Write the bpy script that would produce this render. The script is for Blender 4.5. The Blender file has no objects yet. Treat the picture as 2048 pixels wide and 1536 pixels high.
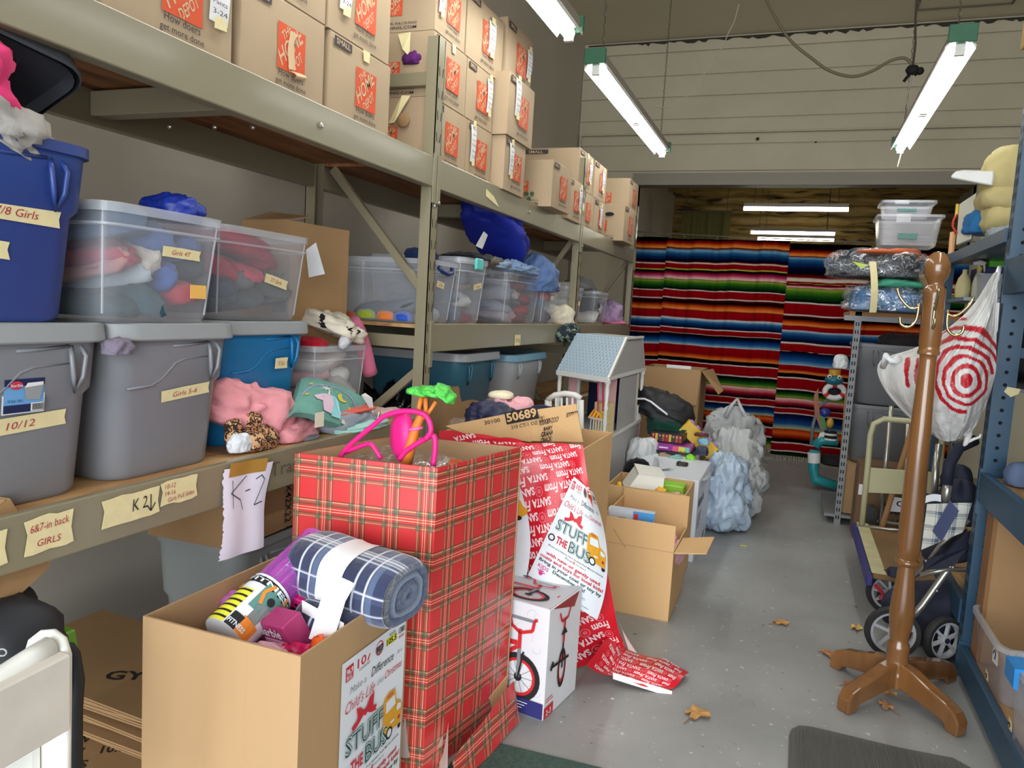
import bpy, bmesh, math, random
import numpy as np
from mathutils import Vector, Matrix, Euler, noise
from math import sin, cos, tan, pi, radians, sqrt, atan2, hypot

SC = bpy.context.scene
COL = SC.collection
H = 1.40                       # camera height
F = 1501.69
YAW, PIT, ROLL = radians(20.3617), radians(5.7948), radians(3.3836)
fw = Vector((-sin(YAW)*cos(PIT), cos(YAW)*cos(PIT), -sin(PIT)))
r0 = Vector((cos(YAW), sin(YAW), 0)); u0 = r0.cross(fw)
rt = cos(ROLL)*r0 + sin(ROLL)*u0; up = -sin(ROLL)*r0 + cos(ROLL)*u0
cam_d = bpy.data.cameras.new('camera'); cam = bpy.data.objects.new('camera', cam_d); COL.objects.link(cam)
cam_d.sensor_width = 36; cam_d.lens = 36*F/2048; cam_d.clip_start = .05; cam_d.clip_end = 100
M = Matrix((rt, up, -fw)).transposed().to_4x4(); M.translation = Vector((0, 0, H)); cam.matrix_world = M
SC.camera = cam

# ---- light -------------------------------------------------------------
SC.view_settings.view_transform = 'Standard'; SC.view_settings.look = 'None'
SC.view_settings.gamma = 1; SC.view_settings.use_curve_mapping = False
SC.view_settings.exposure = 0.0
SC.cycles.transparent_max_bounces = 12; SC.cycles.max_bounces = 8
world = bpy.data.worlds.new('world'); SC.world = world; world.use_nodes = True
wb = world.node_tree.nodes['Background']; wb.inputs[0].default_value = (.80, .90, 1.0, 1); wb.inputs[1].default_value = 1.3
def area_lamp(name, loc, target, sx, sy, power, color):
    l = bpy.data.lights.new(name, 'AREA'); l.shape = 'RECTANGLE'; l.size = sx; l.size_y = sy; l.energy = power; l.color = color
    o = bpy.data.objects.new(name, l); COL.objects.link(o); o.location = loc
    o.rotation_euler = (Vector(target)-Vector(loc)).to_track_quat('-Z', 'Y').to_euler()
    return o
DOOR_POWER = 740
area_lamp('door_daylight', (0.6, -4.6, 2.1), (0, 3, 1.7), 7.0, 4.4, DOOR_POWER, (.93, .97, 1.0))

# ---- helpers -----------------------------------------------------------
CAMP = Vector((0, 0, H))
def ray(x, y): return fw + rt*((x-1024)/F) - up*((y-768)/F)
def aX(x, y, v): d = ray(x, y); return CAMP + d*(v/d.x)          # point of a pixel ray on the plane X=v
def aY(x, y, v): d = ray(x, y); return CAMP + d*(v/d.y)
def aZ(x, y, v=0.0): d = ray(x, y); return CAMP + d*((v-H)/d.z)

def cr(pts, n=4):                                       # Catmull-Rom smoothing of a tube path
    p = [Vector(q) for q in pts]; p = [p[0]*2-p[1]]+p+[p[-1]*2-p[-2]]; out = []
    for i in range(1, len(p)-2):
        a, b, c, d = p[i-1:i+3]
        for k in range(n): t = k/n; out.append(0.5*((2*b)+(c-a)*t+(2*a-5*b+4*c-d)*t*t+(3*b-a-3*c+d)*t**3))
    return out+[p[-2]]
def lin(c):
    o = []
    for a in c[:3]:
        a = a/255.0
        o.append(a/12.92 if a <= .04045 else ((a+.055)/1.055)**2.4)
    return (*o, 1.0)
MATS = {}
def mat(name, col=(128, 128, 128), rough=.7, metal=0., var=0., vs=6., bump=0., bs=40., alpha=1., emit=0., coat=0., sheen=0., spec=.5, stretch=None, twosided=None):
    if name in MATS: return MATS[name]
    m = bpy.data.materials.new(name); m.use_nodes = True; nt = m.node_tree; b = nt.nodes['Principled BSDF']
    c = lin(col); b.inputs['Base Color'].default_value = c; b.inputs['Roughness'].default_value = rough
    b.inputs['Metallic'].default_value = metal; b.inputs['Specular IOR Level'].default_value = spec
    if coat: b.inputs['Coat Weight'].default_value = coat; b.inputs['Coat Roughness'].default_value = .12
    if sheen: b.inputs['Sheen Weight'].default_value = sheen
    if alpha < 1: b.inputs['Alpha'].default_value = alpha
    if emit: b.inputs['Emission Color'].default_value = c; b.inputs['Emission Strength'].default_value = emit
    tc = None
    def coord(scale):
        tc = nt.nodes.new('ShaderNodeTexCoord'); mp = nt.nodes.new('ShaderNodeMapping'); nt.links.new(tc.outputs['Object'], mp.inputs[0])
        s = stretch or (1, 1, 1); mp.inputs['Scale'].default_value = (s[0], s[1], s[2])
        n = nt.nodes.new('ShaderNodeTexNoise'); n.inputs['Scale'].default_value = scale; n.inputs['Detail'].default_value = 4
        nt.links.new(mp.outputs[0], n.inputs['Vector']); return n
    if var:
        n = coord(vs); r = nt.nodes.new('ShaderNodeValToRGB'); nt.links.new(n.outputs['Fac'], r.inputs[0])
        r.color_ramp.elements[0].position = .3; r.color_ramp.elements[1].position = .7
        r.color_ramp.elements[0].color = tuple(x*(1-var) for x in c[:3])+(1,); r.color_ramp.elements[1].color = tuple(min(1, x*(1+var)) for x in c[:3])+(1,)
        nt.links.new(r.outputs[0], b.inputs['Base Color'])
    if bump:
        n = coord(bs); bp = nt.nodes.new('ShaderNodeBump'); bp.inputs['Strength'].default_value = bump; bp.inputs['Distance'].default_value = .01
        nt.links.new(n.outputs['Fac'], bp.inputs['Height']); nt.links.new(bp.outputs[0], b.inputs['Normal'])
    MATS[name] = m; return m
def clearmat(name, col=(205, 210, 218), a=.32, rough=.25, spec=.5):
    if name in MATS: return MATS[name]
    m = mat(name, col, rough, alpha=a, spec=spec)
    return m
def film(name, lo=.05, hi=.6, sc=9., col=(232, 236, 242), rough=.16):
    if name in MATS: return MATS[name]
    m = mat(name, col, rough, metal=.35, bump=1., bs=sc*2.2, spec=1.); nt = m.node_tree; L = nt.links; b = nt.nodes['Principled BSDF']; out = nt.nodes['Material Output']
    tc = nt.nodes.new('ShaderNodeTexCoord'); n = nt.nodes.new('ShaderNodeTexNoise'); n.inputs['Scale'].default_value = sc; n.inputs['Detail'].default_value = 6; n.inputs['Distortion'].default_value = 1.6; L.new(tc.outputs['Object'], n.inputs['Vector'])
    r = nt.nodes.new('ShaderNodeValToRGB'); e = r.color_ramp.elements; e[0].position = .47; e[0].color = (lo,)*3+(1,); e[1].position = .50; e[1].color = (hi,)*3+(1,); q = e.new(.53); q.color = (lo,)*3+(1,); q = e.new(.62); q.color = (lo,)*3+(1,); q = e.new(.635); q.color = (hi*.7,)*3+(1,); q = e.new(.65); q.color = (lo,)*3+(1,); L.new(n.outputs['Fac'], r.inputs[0])  # pale streaks in the mix factor stand in for highlights on the plastic
    t = nt.nodes.new('ShaderNodeBsdfTransparent'); x = nt.nodes.new('ShaderNodeMixShader'); L.new(r.outputs[0], x.inputs[0]); L.new(t.outputs[0], x.inputs[1]); L.new(b.outputs[0], x.inputs[2]); L.new(x.outputs[0], out.inputs[0]); return m
def vcol_mat(name, rough=.8, bump=0, bs=60, sheen=0., spec=.5):
    m = mat(name, (200, 200, 200), rough, bump=bump, bs=bs, sheen=sheen, spec=spec); nt = m.node_tree
    if not any(n.type == 'ATTRIBUTE' for n in nt.nodes):
        a = nt.nodes.new('ShaderNodeAttribute'); a.attribute_name = 'Col'; nt.links.new(a.outputs['Color'], nt.nodes['Principled BSDF'].inputs['Base Color'])
    return m

class MB:
    def __init__(s): s.v = []; s.f = []; s.m = []; s.c = None
    def add(s, vs, fs, mi=0):
        n = len(s.v); s.v += [Vector(p) for p in vs]; s.f += [tuple(i+n for i in f) for f in fs]; s.m += [mi]*len(fs); return s
    def join(s, o, mi=None, mx=None):
        n = len(s.v); s.v += [(mx @ p if mx else p.copy()) for p in o.v]; s.f += [tuple(i+n for i in f) for f in o.f]
        s.m += (o.m if mi is None else [mi]*len(o.f)); return s
    def box(s, x0, x1, y0, y1, z0, z1, mi=0, mx=None):
        vs = [Vector(p) for p in ((x0,y0,z0),(x1,y0,z0),(x1,y1,z0),(x0,y1,z0),(x0,y0,z1),(x1,y0,z1),(x1,y1,z1),(x0,y1,z1))]
        if mx: vs = [mx @ p for p in vs]
        return s.add(vs, [(0,3,2,1),(4,5,6,7),(0,1,5,4),(1,2,6,5),(2,3,7,6),(3,0,4,7)], mi)
    def bar(s, a, b, w, h, mi=0, upv=(0, 0, 1)):        # box beam from a to b, w across, h along upv
        a, b = Vector(a), Vector(b); d = (b-a).normalized(); u = Vector(upv); x = d.cross(u)
        if x.length < 1e-4: x = d.cross(Vector((0, 1, 0)))
        x.normalize(); u = x.cross(d).normalized(); vs = []
        for p in (a, b):
            for sx, su in ((-1,-1),(1,-1),(1,1),(-1,1)): vs.append(p + x*(sx*w/2) + u*(su*h/2))
        return s.add(vs, [(0,1,2,3),(7,6,5,4),(0,4,5,1),(1,5,6,2),(2,6,7,3),(3,7,4,0)], mi)
    def loft(s, rings, cap0=True, cap1=True, mi=0, closed=True):
        n = len(rings[0]); vs = [p for r in rings for p in r]; fs = []
        for i in range(len(rings)-1):
            for j in range(n if closed else n-1):
                k = (j+1) % n; fs.append((i*n+j, i*n+k, (i+1)*n+k, (i+1)*n+j))
        if cap0: fs.append(tuple(range(n-1, -1, -1)))
        if cap1: fs.append(tuple(range((len(rings)-1)*n, len(rings)*n)))
        return s.add(vs, fs, mi)
    def tube(s, pts, r, n=8, mi=0, loop=False):
        pts = [Vector(p) for p in pts]; m = len(pts); rs = r if isinstance(r, (list, tuple)) else [r]*m; rings = []; x = None
        for i, p in enumerate(pts):
            if loop: t = pts[(i+1) % m]-pts[i-1]
            else: t = pts[min(i+1, m-1)]-pts[max(i-1, 0)]
            t = t.normalized() if t.length > 1e-9 else Vector((0, 0, 1))
            if x is None: x = t.orthogonal().normalized()
            x = (x - t*x.dot(t)); x = x.normalized() if x.length > 1e-6 else t.orthogonal().normalized()
            y = t.cross(x); rings.append([p + (x*cos(2*pi*k/n) + y*sin(2*pi*k/n))*rs[i] for k in range(n)])
        if loop: rings.append(rings[0]); return s.loft(rings, False, False, mi)
        return s.loft(rings, True, True, mi)
    def lathe(s, prof, n=20, mi=0, mx=None, cap=True):
        rings = [[Vector((r*cos(2*pi*k/n), r*sin(2*pi*k/n), z)) for k in range(n)] for r, z in prof]
        if mx: rings = [[mx @ p for p in r] for r in rings]
        return s.loft(rings, cap, cap, mi)
    def grid(s, fn, nu, nv, mi=0):
        vs = [fn(i/nu, j/nv) for j in range(nv+1) for i in range(nu+1)]
        fs = [(j*(nu+1)+i, j*(nu+1)+i+1, (j+1)*(nu+1)+i+1, (j+1)*(nu+1)+i) for j in range(nv) for i in range(nu)]
        return s.add(vs, fs, mi)
    def ball(s, c, r, n=12, mi=0):
        c = Vector(c); r = Vector(r) if hasattr(r, '__len__') else Vector((r, r, r)); k = max(4, n//2)
        rings = [[c + Vector((r.x*sin(pi*i/k)*cos(2*pi*j/n), r.y*sin(pi*i/k)*sin(2*pi*j/n), -r.z*cos(pi*i/k))) for j in range(n)] for i in range(k+1)]
        rings[0] = [p + Vector((1e-4*cos(j), 1e-4*sin(j), 0)) for j, p in enumerate(rings[0])]
        return s.loft(rings, False, False, mi)
    def prism(s, poly, dvec, mi=0):                     # polygon of 3-D points pushed along dvec
        a = [Vector(p) for p in poly]; d = Vector(dvec); n = len(a)
        return s.add(a+[p+d for p in a], [tuple(range(n-1, -1, -1)), tuple(range(n, 2*n))]+[(i, (i+1) % n, n+(i+1) % n, n+i) for i in range(n)], mi)
    def xf(s, mx): s.v = [mx @ p for p in s.v]; return s

def mesh_of(mb, mats, smooth=None, bevel=0, cols=None, name='m', segs=1):
    me = bpy.data.meshes.new(name); me.from_pydata([tuple(p) for p in mb.v], [], mb.f)
    for m in (mats if isinstance(mats, (list, tuple)) else [mats]): me.materials.append(m)
    me.polygons.foreach_set('material_index', mb.m)
    if bevel:
        bm = bmesh.new(); bm.from_mesh(me)
        ed = [e for e in bm.edges if len(e.link_faces) == 2 and e.calc_face_angle(0) > .6]
        bmesh.ops.bevel(bm, geom=ed, offset=bevel, segments=segs, affect='EDGES', profile=.5); bm.to_mesh(me); bm.free()
    if smooth is not None:
        me.polygons.foreach_set('use_smooth', [True]*len(me.polygons))
        me.update()
        if smooth < 180: me.set_sharp_from_angle(angle=radians(smooth))
    if cols is not None:
        at = me.color_attributes.new('Col', 'FLOAT_COLOR', 'POINT')
        flat = []
        for c in cols: flat += list(c[:3])+[1.0]
        at.data.foreach_set('color', flat)
    me.update(); return me
def tag(o, label=None, cat=None, group=None, kind=None):
    if label: o['label'] = label
    if cat: o['category'] = cat
    if group: o['group'] = group
    if kind: o['kind'] = kind
    return o
def wm(o):
    m = o.matrix_basis.copy()
    return wm(o.parent) @ m if o.parent else m
def thing(name, label, cat, loc=(0, 0, 0), rz=0, group=None, rot=None):
    o = bpy.data.objects.new(name, None); COL.objects.link(o); o.empty_display_size = .05
    o.location = loc; o.rotation_euler = rot or (0, 0, rz); return tag(o, label, cat, group)
def part(name, mb, mats, parent, smooth=None, bevel=0, world=False, cols=None, label=None, kind=None, segs=1):
    if world:
        b = MB(); b.join(mb); inv = wm(parent).inverted(); b.xf(inv); mb = b
    o = bpy.data.objects.new(name, mesh_of(mb, mats, smooth, bevel, cols, name, segs)); COL.objects.link(o); o.parent = parent
    if label: o['label'] = label
    if kind: o['kind'] = kind
    return o
def solo(name, mb, mats, label, cat, group=None, smooth=None, bevel=0, cols=None, kind=None, segs=1):
    xs = [p.x for p in mb.v]; ys = [p.y for p in mb.v]; zs = [p.z for p in mb.v]
    c = Vector(((min(xs)+max(xs))/2, (min(ys)+max(ys))/2, min(zs)))
    b = MB(); b.join(mb); b.xf(Matrix.Translation(-c))
    o = bpy.data.objects.new(name, mesh_of(b, mats, smooth, bevel, cols, name, segs)); COL.objects.link(o); o.location = c
    return tag(o, label, cat, group, kind)
def struct(name, mb, mats, parent=None, smooth=None, bevel=0, label=None):
    o = bpy.data.objects.new(name, mesh_of(mb, mats, smooth, bevel, None, name)); COL.objects.link(o)
    if parent: o.parent = parent
    else: o['kind'] = 'structure'
    return o
KIDS = {}
def kids(o): return [c for c in COL.objects if c.parent == o]
def dup(src, loc, rz=0, label=None, group=None, ch=None, sc=None):
    c = src.copy(); COL.objects.link(c); c.location = loc; c.rotation_euler = (0, 0, rz)
    if sc: c.scale = sc
    if label: c['label'] = label
    if group: c['group'] = group
    for k in (ch or []):
        a, sub = k; b = a.copy(); COL.objects.link(b); b.parent = c
        for g in sub: d = g.copy(); COL.objects.link(d); d.parent = b
    return c

# ---- flat print (lettering, logos) -------------------------------------
TXT = {}
def text_geo(s, bold=0., shear=0.):
    k = (s, bold, shear)
    if k in TXT: return TXT[k]
    cu = bpy.data.curves.new('t', 'FONT'); cu.body = s; cu.resolution_u = 2; cu.offset = bold; cu.shear = shear; cu.fill_mode = 'FRONT'
    ob = bpy.data.objects.new('t', cu); COL.objects.link(ob); dg = bpy.context.evaluated_depsgraph_get(); dg.update()
    me = bpy.data.meshes.new_from_object(ob.evaluated_get(dg))
    vs = [(v.co.x, v.co.y) for v in me.vertices]; fs = [tuple(p.vertices) for p in me.polygons]
    bpy.data.objects.remove(ob); bpy.data.curves.remove(cu); bpy.data.meshes.remove(me)
    if vs:
        x0 = min(v[0] for v in vs); vs = [(v[0]-x0, v[1]) for v in vs]
    TXT[k] = (vs, fs, max([v[0] for v in vs] or [1])); return TXT[k]
class Print:
    def __init__(s, layer=.0006): s.mb = MB(); s.l = layer
    def text(s, t, x, y, h, mi=0, w=None, rot=0, bold=.0, layer=1, center=False, shear=0., sx=1.):
        vs, fs, tw = text_geo(t, bold, shear)
        k = h/.7; kx = (w/tw) if w else k*sx; ox = -tw*kx/2 if center else 0
        c, sn = cos(rot), sin(rot); out = []
        for a, b in vs:
            a = a*kx+ox; b = b*k; out.append((x+a*c-b*sn, y+a*sn+b*c, s.l*layer))
        s.mb.add(out, fs, mi); return s
    def rect(s, x0, y0, x1, y1, mi=0, layer=1, n=1):
        if n == 1: s.mb.add([(x0,y0,s.l*layer),(x1,y0,s.l*layer),(x1,y1,s.l*layer),(x0,y1,s.l*layer)], [(0,1,2,3)], mi)
        else: s.mb.grid(lambda u, v: Vector((x0+(x1-x0)*u, y0+(y1-y0)*v, s.l*layer)), n, n, mi)
        return s
    def poly(s, pts, mi=0, layer=1): s.mb.add([(a, b, s.l*layer) for a, b in pts], [tuple(range(len(pts)))], mi); return s
    def ring(s, cx, cy, r1, r0, mi=0, layer=1, n=24, ax=1., a0=0, a1=2*pi):
        vs = []; full = abs(a1-a0-2*pi) < 1e-6
        for i in range(n+1):
            a = a0+(a1-a0)*i/n; vs += [(cx+ax*r1*cos(a), cy+r1*sin(a), s.l*layer), (cx+ax*r0*cos(a), cy+r0*sin(a), s.l*layer)]
        s.mb.add(vs, [(2*i, 2*i+2, 2*i+3, 2*i+1) for i in range(n)], mi); return s
    def disc(s, cx, cy, r, mi=0, layer=1, n=20, ax=1.): return s.poly([(cx+ax*r*cos(2*pi*i/n), cy+r*sin(2*pi*i/n)) for i in range(n)], mi, layer)
    def line(s, pts, wd, mi=0, layer=1):
        for (a, b), (c, d) in zip(pts, pts[1:]):
            L = hypot(c-a, d-b) or 1e-6; nx, ny = -(d-b)/L*wd/2, (c-a)/L*wd/2
            s.poly([(a-nx, b-ny), (c-nx, d-ny), (c+nx, d+ny), (a+nx, b+ny)], mi, layer)
        return s
    def on(s, O, U, V):                                 # lay the print on the plane through O
        O, U, V = Vector(O), Vector(U).normalized(), Vector(V).normalized(); N = U.cross(V).normalized(); b = MB(); b.join(s.mb)
        b.v = [O + U*p.x + V*p.y + N*p.z for p in b.v]; return b
    def warp(s, fn): b = MB(); b.join(s.mb); b.v = [fn(p.x, p.y, p.z) for p in b.v]; return b

# ---- soft shapes -------------------------------------------------------
def nz(p, s=0): return noise.noise(Vector((p[0]+s*7.31, p[1]-s*3.17, p[2]+s*1.93)))
def ridge(p, s=0): return 1-abs(nz(p, s))*2
def lump(c, size, seed=1, fold=.18, freq=3., n=26, sq=2.6, flat=.35, rz=0., tilt=(0, 0), drape=0.):
    """crumpled soft body: superellipsoid with folds; c is the centre of its base, size its full extents"""
    mb = MB(); hx, hy, hz = size[0]/2, size[1]/2, size[2]/2; k = n//2; rings = []
    R = Euler((tilt[0], tilt[1], rz)).to_matrix()
    mn = min(hx, hy, hz); rq = random.Random(seed); ef = Vector((rq.uniform(-1, 1), rq.uniform(-1, 1), rq.uniform(-.6, .6))).normalized(); eg = ef.cross(Vector((rq.uniform(-1, 1), rq.uniform(-1, 1), 1))).normalized()
    for i in range(k+1):
        ph = pi*i/k; r = []
        for j in range(n):
            th = 2*pi*j/n; d = Vector((sin(ph)*cos(th), sin(ph)*sin(th), -cos(ph)))
            q = (abs(d.x)**sq+abs(d.y)**sq+abs(d.z)**sq)**(-1/sq); d = d*q
            p = d*freq*.6
            wq = p+Vector((nz(p*1.1, seed+3), nz(p*1.1, seed+13), nz(p*1.1, seed+17)))*.8
            wp = wq-ef*(wq.dot(ef)*.62); wr_ = wq-eg*(wq.dot(eg)*.62)
            w = nz(p*.7, seed)*.7+(1-sqrt(nz(wp*1.35, seed+5)**2+.006)*2.2)*.40+(1-sqrt(nz(wr_*2.6, seed+9)**2+.006)*2.2)*.20-.25
            s_ = 1+fold*w*(mean_w := 1.6)
            v = Vector((d.x*hx, d.y*hy, d.z*hz)) + Vector((d.x, d.y, d.z))*((s_-1)*mn*1.0 + (s_-1)*.35*max(hx, hy))
            if v.z < -hz*flat: v.z = -hz*flat + (v.z+hz*flat)*.12
            r.append(v)
        rings.append(r)
    for i in (0, k):
        c0 = sum(rings[i], Vector())/n; rings[i] = [c0+(p-c0)*.02+Vector((1e-4*cos(j), 1e-4*sin(j), 0)) for j, p in enumerate(rings[i])]
    mb.loft(rings, False, False)
    mb.v = [R @ p for p in mb.v]; z0 = min(p.z for p in mb.v); mb.v = [p+Vector(c)-Vector((0, 0, z0)) for p in mb.v]
    return mb
def rrect(hx, hy, r, z, n=5, cx=0., cy=0.):
    pts = []
    for sx, sy, a0 in ((1,1,0),(-1,1,pi/2),(-1,-1,pi),(1,-1,3*pi/2)):
        for i in range(n+1):
            a = a0+pi/2*i/n; pts.append(Vector((cx+sx*(hx-r)+r*cos(a), cy+sy*(hy-r)+r*sin(a), z)))
    return pts
# ======================= the room =======================
XL, XR, YB, YF, ZC = -2.5, 2.35, 8.45, -1.8, 4.38
m_wall = mat('wall_paint', (190, 183, 170), .75, var=.05, vs=1.2, bump=.06, bs=9)
m_side = mat('siding_paint', (196, 188, 164), .7, var=.05, vs=2., bump=.12, bs=20)
m_ceil = mat('ceiling_paint', (206, 197, 172), .8, var=.03, vs=.8)
m_black = mat('black_gap', (14, 14, 14), .8)
m_metalg = mat('chain_metal', (110, 106, 98), .45, metal=.7)

def floor_mat():
    m = mat('painted_concrete', (124, 126, 129), .42, bump=.10, bs=7, spec=.5); nt = m.node_tree; b = nt.nodes['Principled BSDF']; L = nt.links
    tc = nt.nodes.new('ShaderNodeTexCoord')
    def nse(s, d=5): n = nt.nodes.new('ShaderNodeTexNoise'); n.inputs['Scale'].default_value = s; n.inputs['Detail'].default_value = d; L.new(tc.outputs['Object'], n.inputs['Vector']); return n
    def ramp(src, p0, p1, c0, c1): r = nt.nodes.new('ShaderNodeValToRGB'); L.new(src, r.inputs[0]); r.color_ramp.elements[0].position = p0; r.color_ramp.elements[1].position = p1; r.color_ramp.elements[0].color = c0; r.color_ramp.elements[1].color = c1; return r
    def mix(f, a, c): x = nt.nodes.new('ShaderNodeMix'); x.data_type = 'RGBA'; L.new(f, x.inputs[0]); L.new(a, x.inputs[6]) if not isinstance(a, tuple) else setattr(x.inputs[6], 'default_value', a); L.new(c, x.inputs[7]) if not isinstance(c, tuple) else setattr(x.inputs[7], 'default_value', c); return x.outputs[2]
    base = ramp(nse(1.6).outputs['Fac'], .3, .7, lin((132, 133, 131)), lin((156, 157, 156)))
    chips = ramp(nse(34, 6).outputs['Fac'], .66, .70, (0, 0, 0, 1), (1, 1, 1, 1))
    c1 = mix(chips.outputs[0], base.outputs[0], lin((196, 194, 188)))
    dark = ramp(nse(21, 5).outputs['Fac'], .69, .74, (0, 0, 0, 1), (1, 1, 1, 1))
    c2 = mix(dark.outputs[0], c1, lin((78, 78, 74)))
    L.new(c2, b.inputs['Base Color'])
    rr = ramp(nse(3).outputs['Fac'], .3, .75, (.26, .26, .26, 1), (.55, .55, .55, 1)); L.new(rr.outputs[0], b.inputs['Roughness'])
    return m
m_floor = floor_mat()
struct('floor', MB().box(XL-.2, XR+.2, YF, 15.2, -.1, 0), m_floor)
wl = struct('wall_left', MB().box(XL-.15, XL, YF, YB+.12, 0, ZC), m_wall)
struct('wall_right', MB().box(XR, XR+.15, YF, YB+.12, 0, ZC), m_wall)
struct('ceiling', MB().box(XL-.15, XR+.15, YF, YB+.12, ZC, ZC+.1), m_ceil)
# front side: door opening behind the camera
struct('wall_front', MB().box(XL-.15, -2.3, YF-.15, YF, 0, ZC).box(2.25, XR+.15, YF-.15, YF, 0, ZC).box(-2.3, 2.25, YF-.15, YF, 3.5, ZC), m_wall)
struct('ground', MB().box(-9, 9, -12, YF, -.12, -.02), mat('outside_paving', (150, 150, 146), .8))
# back wall with wide opening and lap boards above it
OX0, OX1, OZ = -1.78, 1.50, 2.86
wb_ = struct('wall_back', MB().box(XL, OX0, YB, YB+.12, 0, ZC).box(OX1, XR, YB, YB+.12, 0, ZC).box(OX0, OX1, YB, YB+.12, OZ, ZC), m_side)
bz = [4.355, 4.235, 3.99, 3.765, 3.53, 3.365, 3.26]
for i in range(len(bz)-1):
    x1 = XR-.01
    struct('siding_board', MB().box(XL+.005, x1, YB-.022+(i % 2)*.004, YB, bz[i+1]+.006, bz[i]-.006), m_side, wb_, bevel=.003)
struct('siding_board', MB().box(XL+.005, XR-.01, YB-.030, YB, 2.985, 3.252), m_side, wb_, bevel=.004)
struct('trim_1', MB().box(OX0-.06, OX1+.08, YB-.05, YB+.14, OZ-.03, OZ+.03).box(OX0-.06, OX1+.08, YB-.03, YB, OZ+.03, OZ+.10).box(OX0-.07, OX0, YB-.04, YB+.14, 0, OZ).box(OX1, OX1+.08, YB-.04, YB+.14, 0, OZ), mat('trim_paint', (150, 144, 130), .6))
# ragged top edge where boards meet ceiling
rg = random.Random(4); pr = Print()
xx = -1.9
while xx < XR-.2:
    w = rg.uniform(.05, .22); pr.poly([(xx, 4.345), (xx+w*.3, 4.345-rg.uniform(.005, .03)), (xx+w*.7, 4.345-rg.uniform(.005, .035)), (xx+w, 4.345)], 0, 1); xx += w*rg.uniform(.8, 1.6)
pr.line([(XL+.05, 4.352), (XR-.05, 4.352)], .016, 0, 2); pr.disc(-.55, 3.30, .018, 0, 40); pr.disc(.02, 3.255, .01, 0, 40)
struct('trim_2', pr.on((0, YB-.024, 0), (1, 0, 0), (0, 0, 1)), mat('dark_gap', (60, 56, 48), .9))  # flat dark strip, ragged patches and two dots on the boards
pr = Print(); pr.line([(.78, 6.7), (.80, 8.05), (1.42, 8.1), (1.5, 6.9)], .02, 0, 1)
struct('trim_3', MB().box(.78, 1.55, 7.1, 7.12, ZC-.012, ZC).box(.78, 1.55, 8.10, 8.12, ZC-.012, ZC).box(.77, .79, 7.1, 8.12, ZC-.012, ZC).box(1.54, 1.56, 7.1, 8.12, ZC-.012, ZC), mat('panel_gap', (112, 104, 90), .8))
# horizontal conduit in the corner
struct('trim_4', MB().tube([(XL+.03, YB-.04, .1), (XL+.03, YB-.04, 3.38)], .014).tube([(XL+.03, YB-.04, 3.38), (XR, YB-.045, 3.375)], .009), m_side, smooth=60)

# back room seen over the curtain: kraft-faced batts
def kraft():
    m = mat('kraft_batts', (150, 122, 66), .7, bump=.35, bs=5, stretch=(.5, 3, 3)); nt = m.node_tree; b = nt.nodes['Principled BSDF']
    tc = nt.nodes.new('ShaderNodeTexCoord'); mp = nt.nodes.new('ShaderNodeMapping'); mp.inputs['Scale'].default_value = (1.0, 6, 7); n = nt.nodes.new('ShaderNodeTexNoise'); n.inputs['Scale'].default_value = 1.6; n.inputs['Detail'].default_value = 7; n.inputs['Distortion'].default_value = .6
    r = nt.nodes.new('ShaderNodeValToRGB'); e = r.color_ramp.elements; e[0].position = .34; e[0].color = lin((52, 38, 18)); e[1].position = .41; e[1].color = lin((150, 124, 72)); q = e.new(.62); q.color = lin((184, 158, 96))
    nt.links.new(tc.outputs['Object'], mp.inputs[0]); nt.links.new(mp.outputs[0], n.inputs['Vector']); nt.links.new(n.outputs['Fac'], r.inputs[0]); nt.links.new(r.outputs[0], b.inputs['Base Color']); return m
m_kraft = kraft()
wr = struct('wall_far', MB().box(-2.6, 2.4, 13.7, 13.85, 0, 3.9), m_wall)
rg = random.Random(9)
for k in range(12):                                  # batts run across, each sagging a little
    z0 = 1.9+k*.165
    mb = MB(); ph = rg.uniform(0, 6)
    mb.grid(lambda u, v: Vector((-2.5+4.9*u, 13.66-.10*sin(pi*v)-.025*sin(u*23+ph)-.02*sin(u*61+v*4), z0+.17*v+.012*sin(u*17+ph))), 60, 5)
    struct('insulation_batt', mb, m_kraft, wr, smooth=180)
cl = struct('ceiling_rear', MB().box(-2.6, 2.4, YB+.12, 13.8, 3.62, 3.7), m_wall)
for k in range(9):
    y0 = 8.7+k*.56; mb = MB(); ph = rg.uniform(0, 6)
    mb.grid(lambda u, v: Vector((-2.5+4.9*u, y0+.57*v+.02*sin(u*15+ph), 3.59-.09*sin(pi*v)-.02*sin(u*21+ph)-.015*sin(u*53+v*5))), 60, 6)
    struct('insulation_batt', mb, m_kraft, cl, smooth=180)
struct('wall_rear_left', MB().box(-2.35, -2.2, YB+.12, 13.8, 0, 3.7), m_wall); struct('wall_rear_right', MB().box(2.2, 2.35, YB+.12, 13.8, 0, 3.7), m_wall)
t = thing('hanging_tarp', 'olive green cloth hung high on the far wall above the striped curtain', 'cloth', (-1.43, 11.9, 2.3))
mb = MB(); mb.grid(lambda u, v: Vector((-.36+.72*u, .02*sin(u*19)+.012*sin(u*41), .72*v)), 40, 6)
part('cloth', mb, mat('olive_cloth', (104, 100, 52), .9), t, smooth=180); part('rod', MB().tube([(-.4, 0, .73), (.4, 0, .73)], .012), m_metalg, t, smooth=60)
for s in (-.3, .3): part('cord', MB().tube([(s, 0, .73), (s, 0, 1.3)], .005, 5), m_metalg, t)

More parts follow.
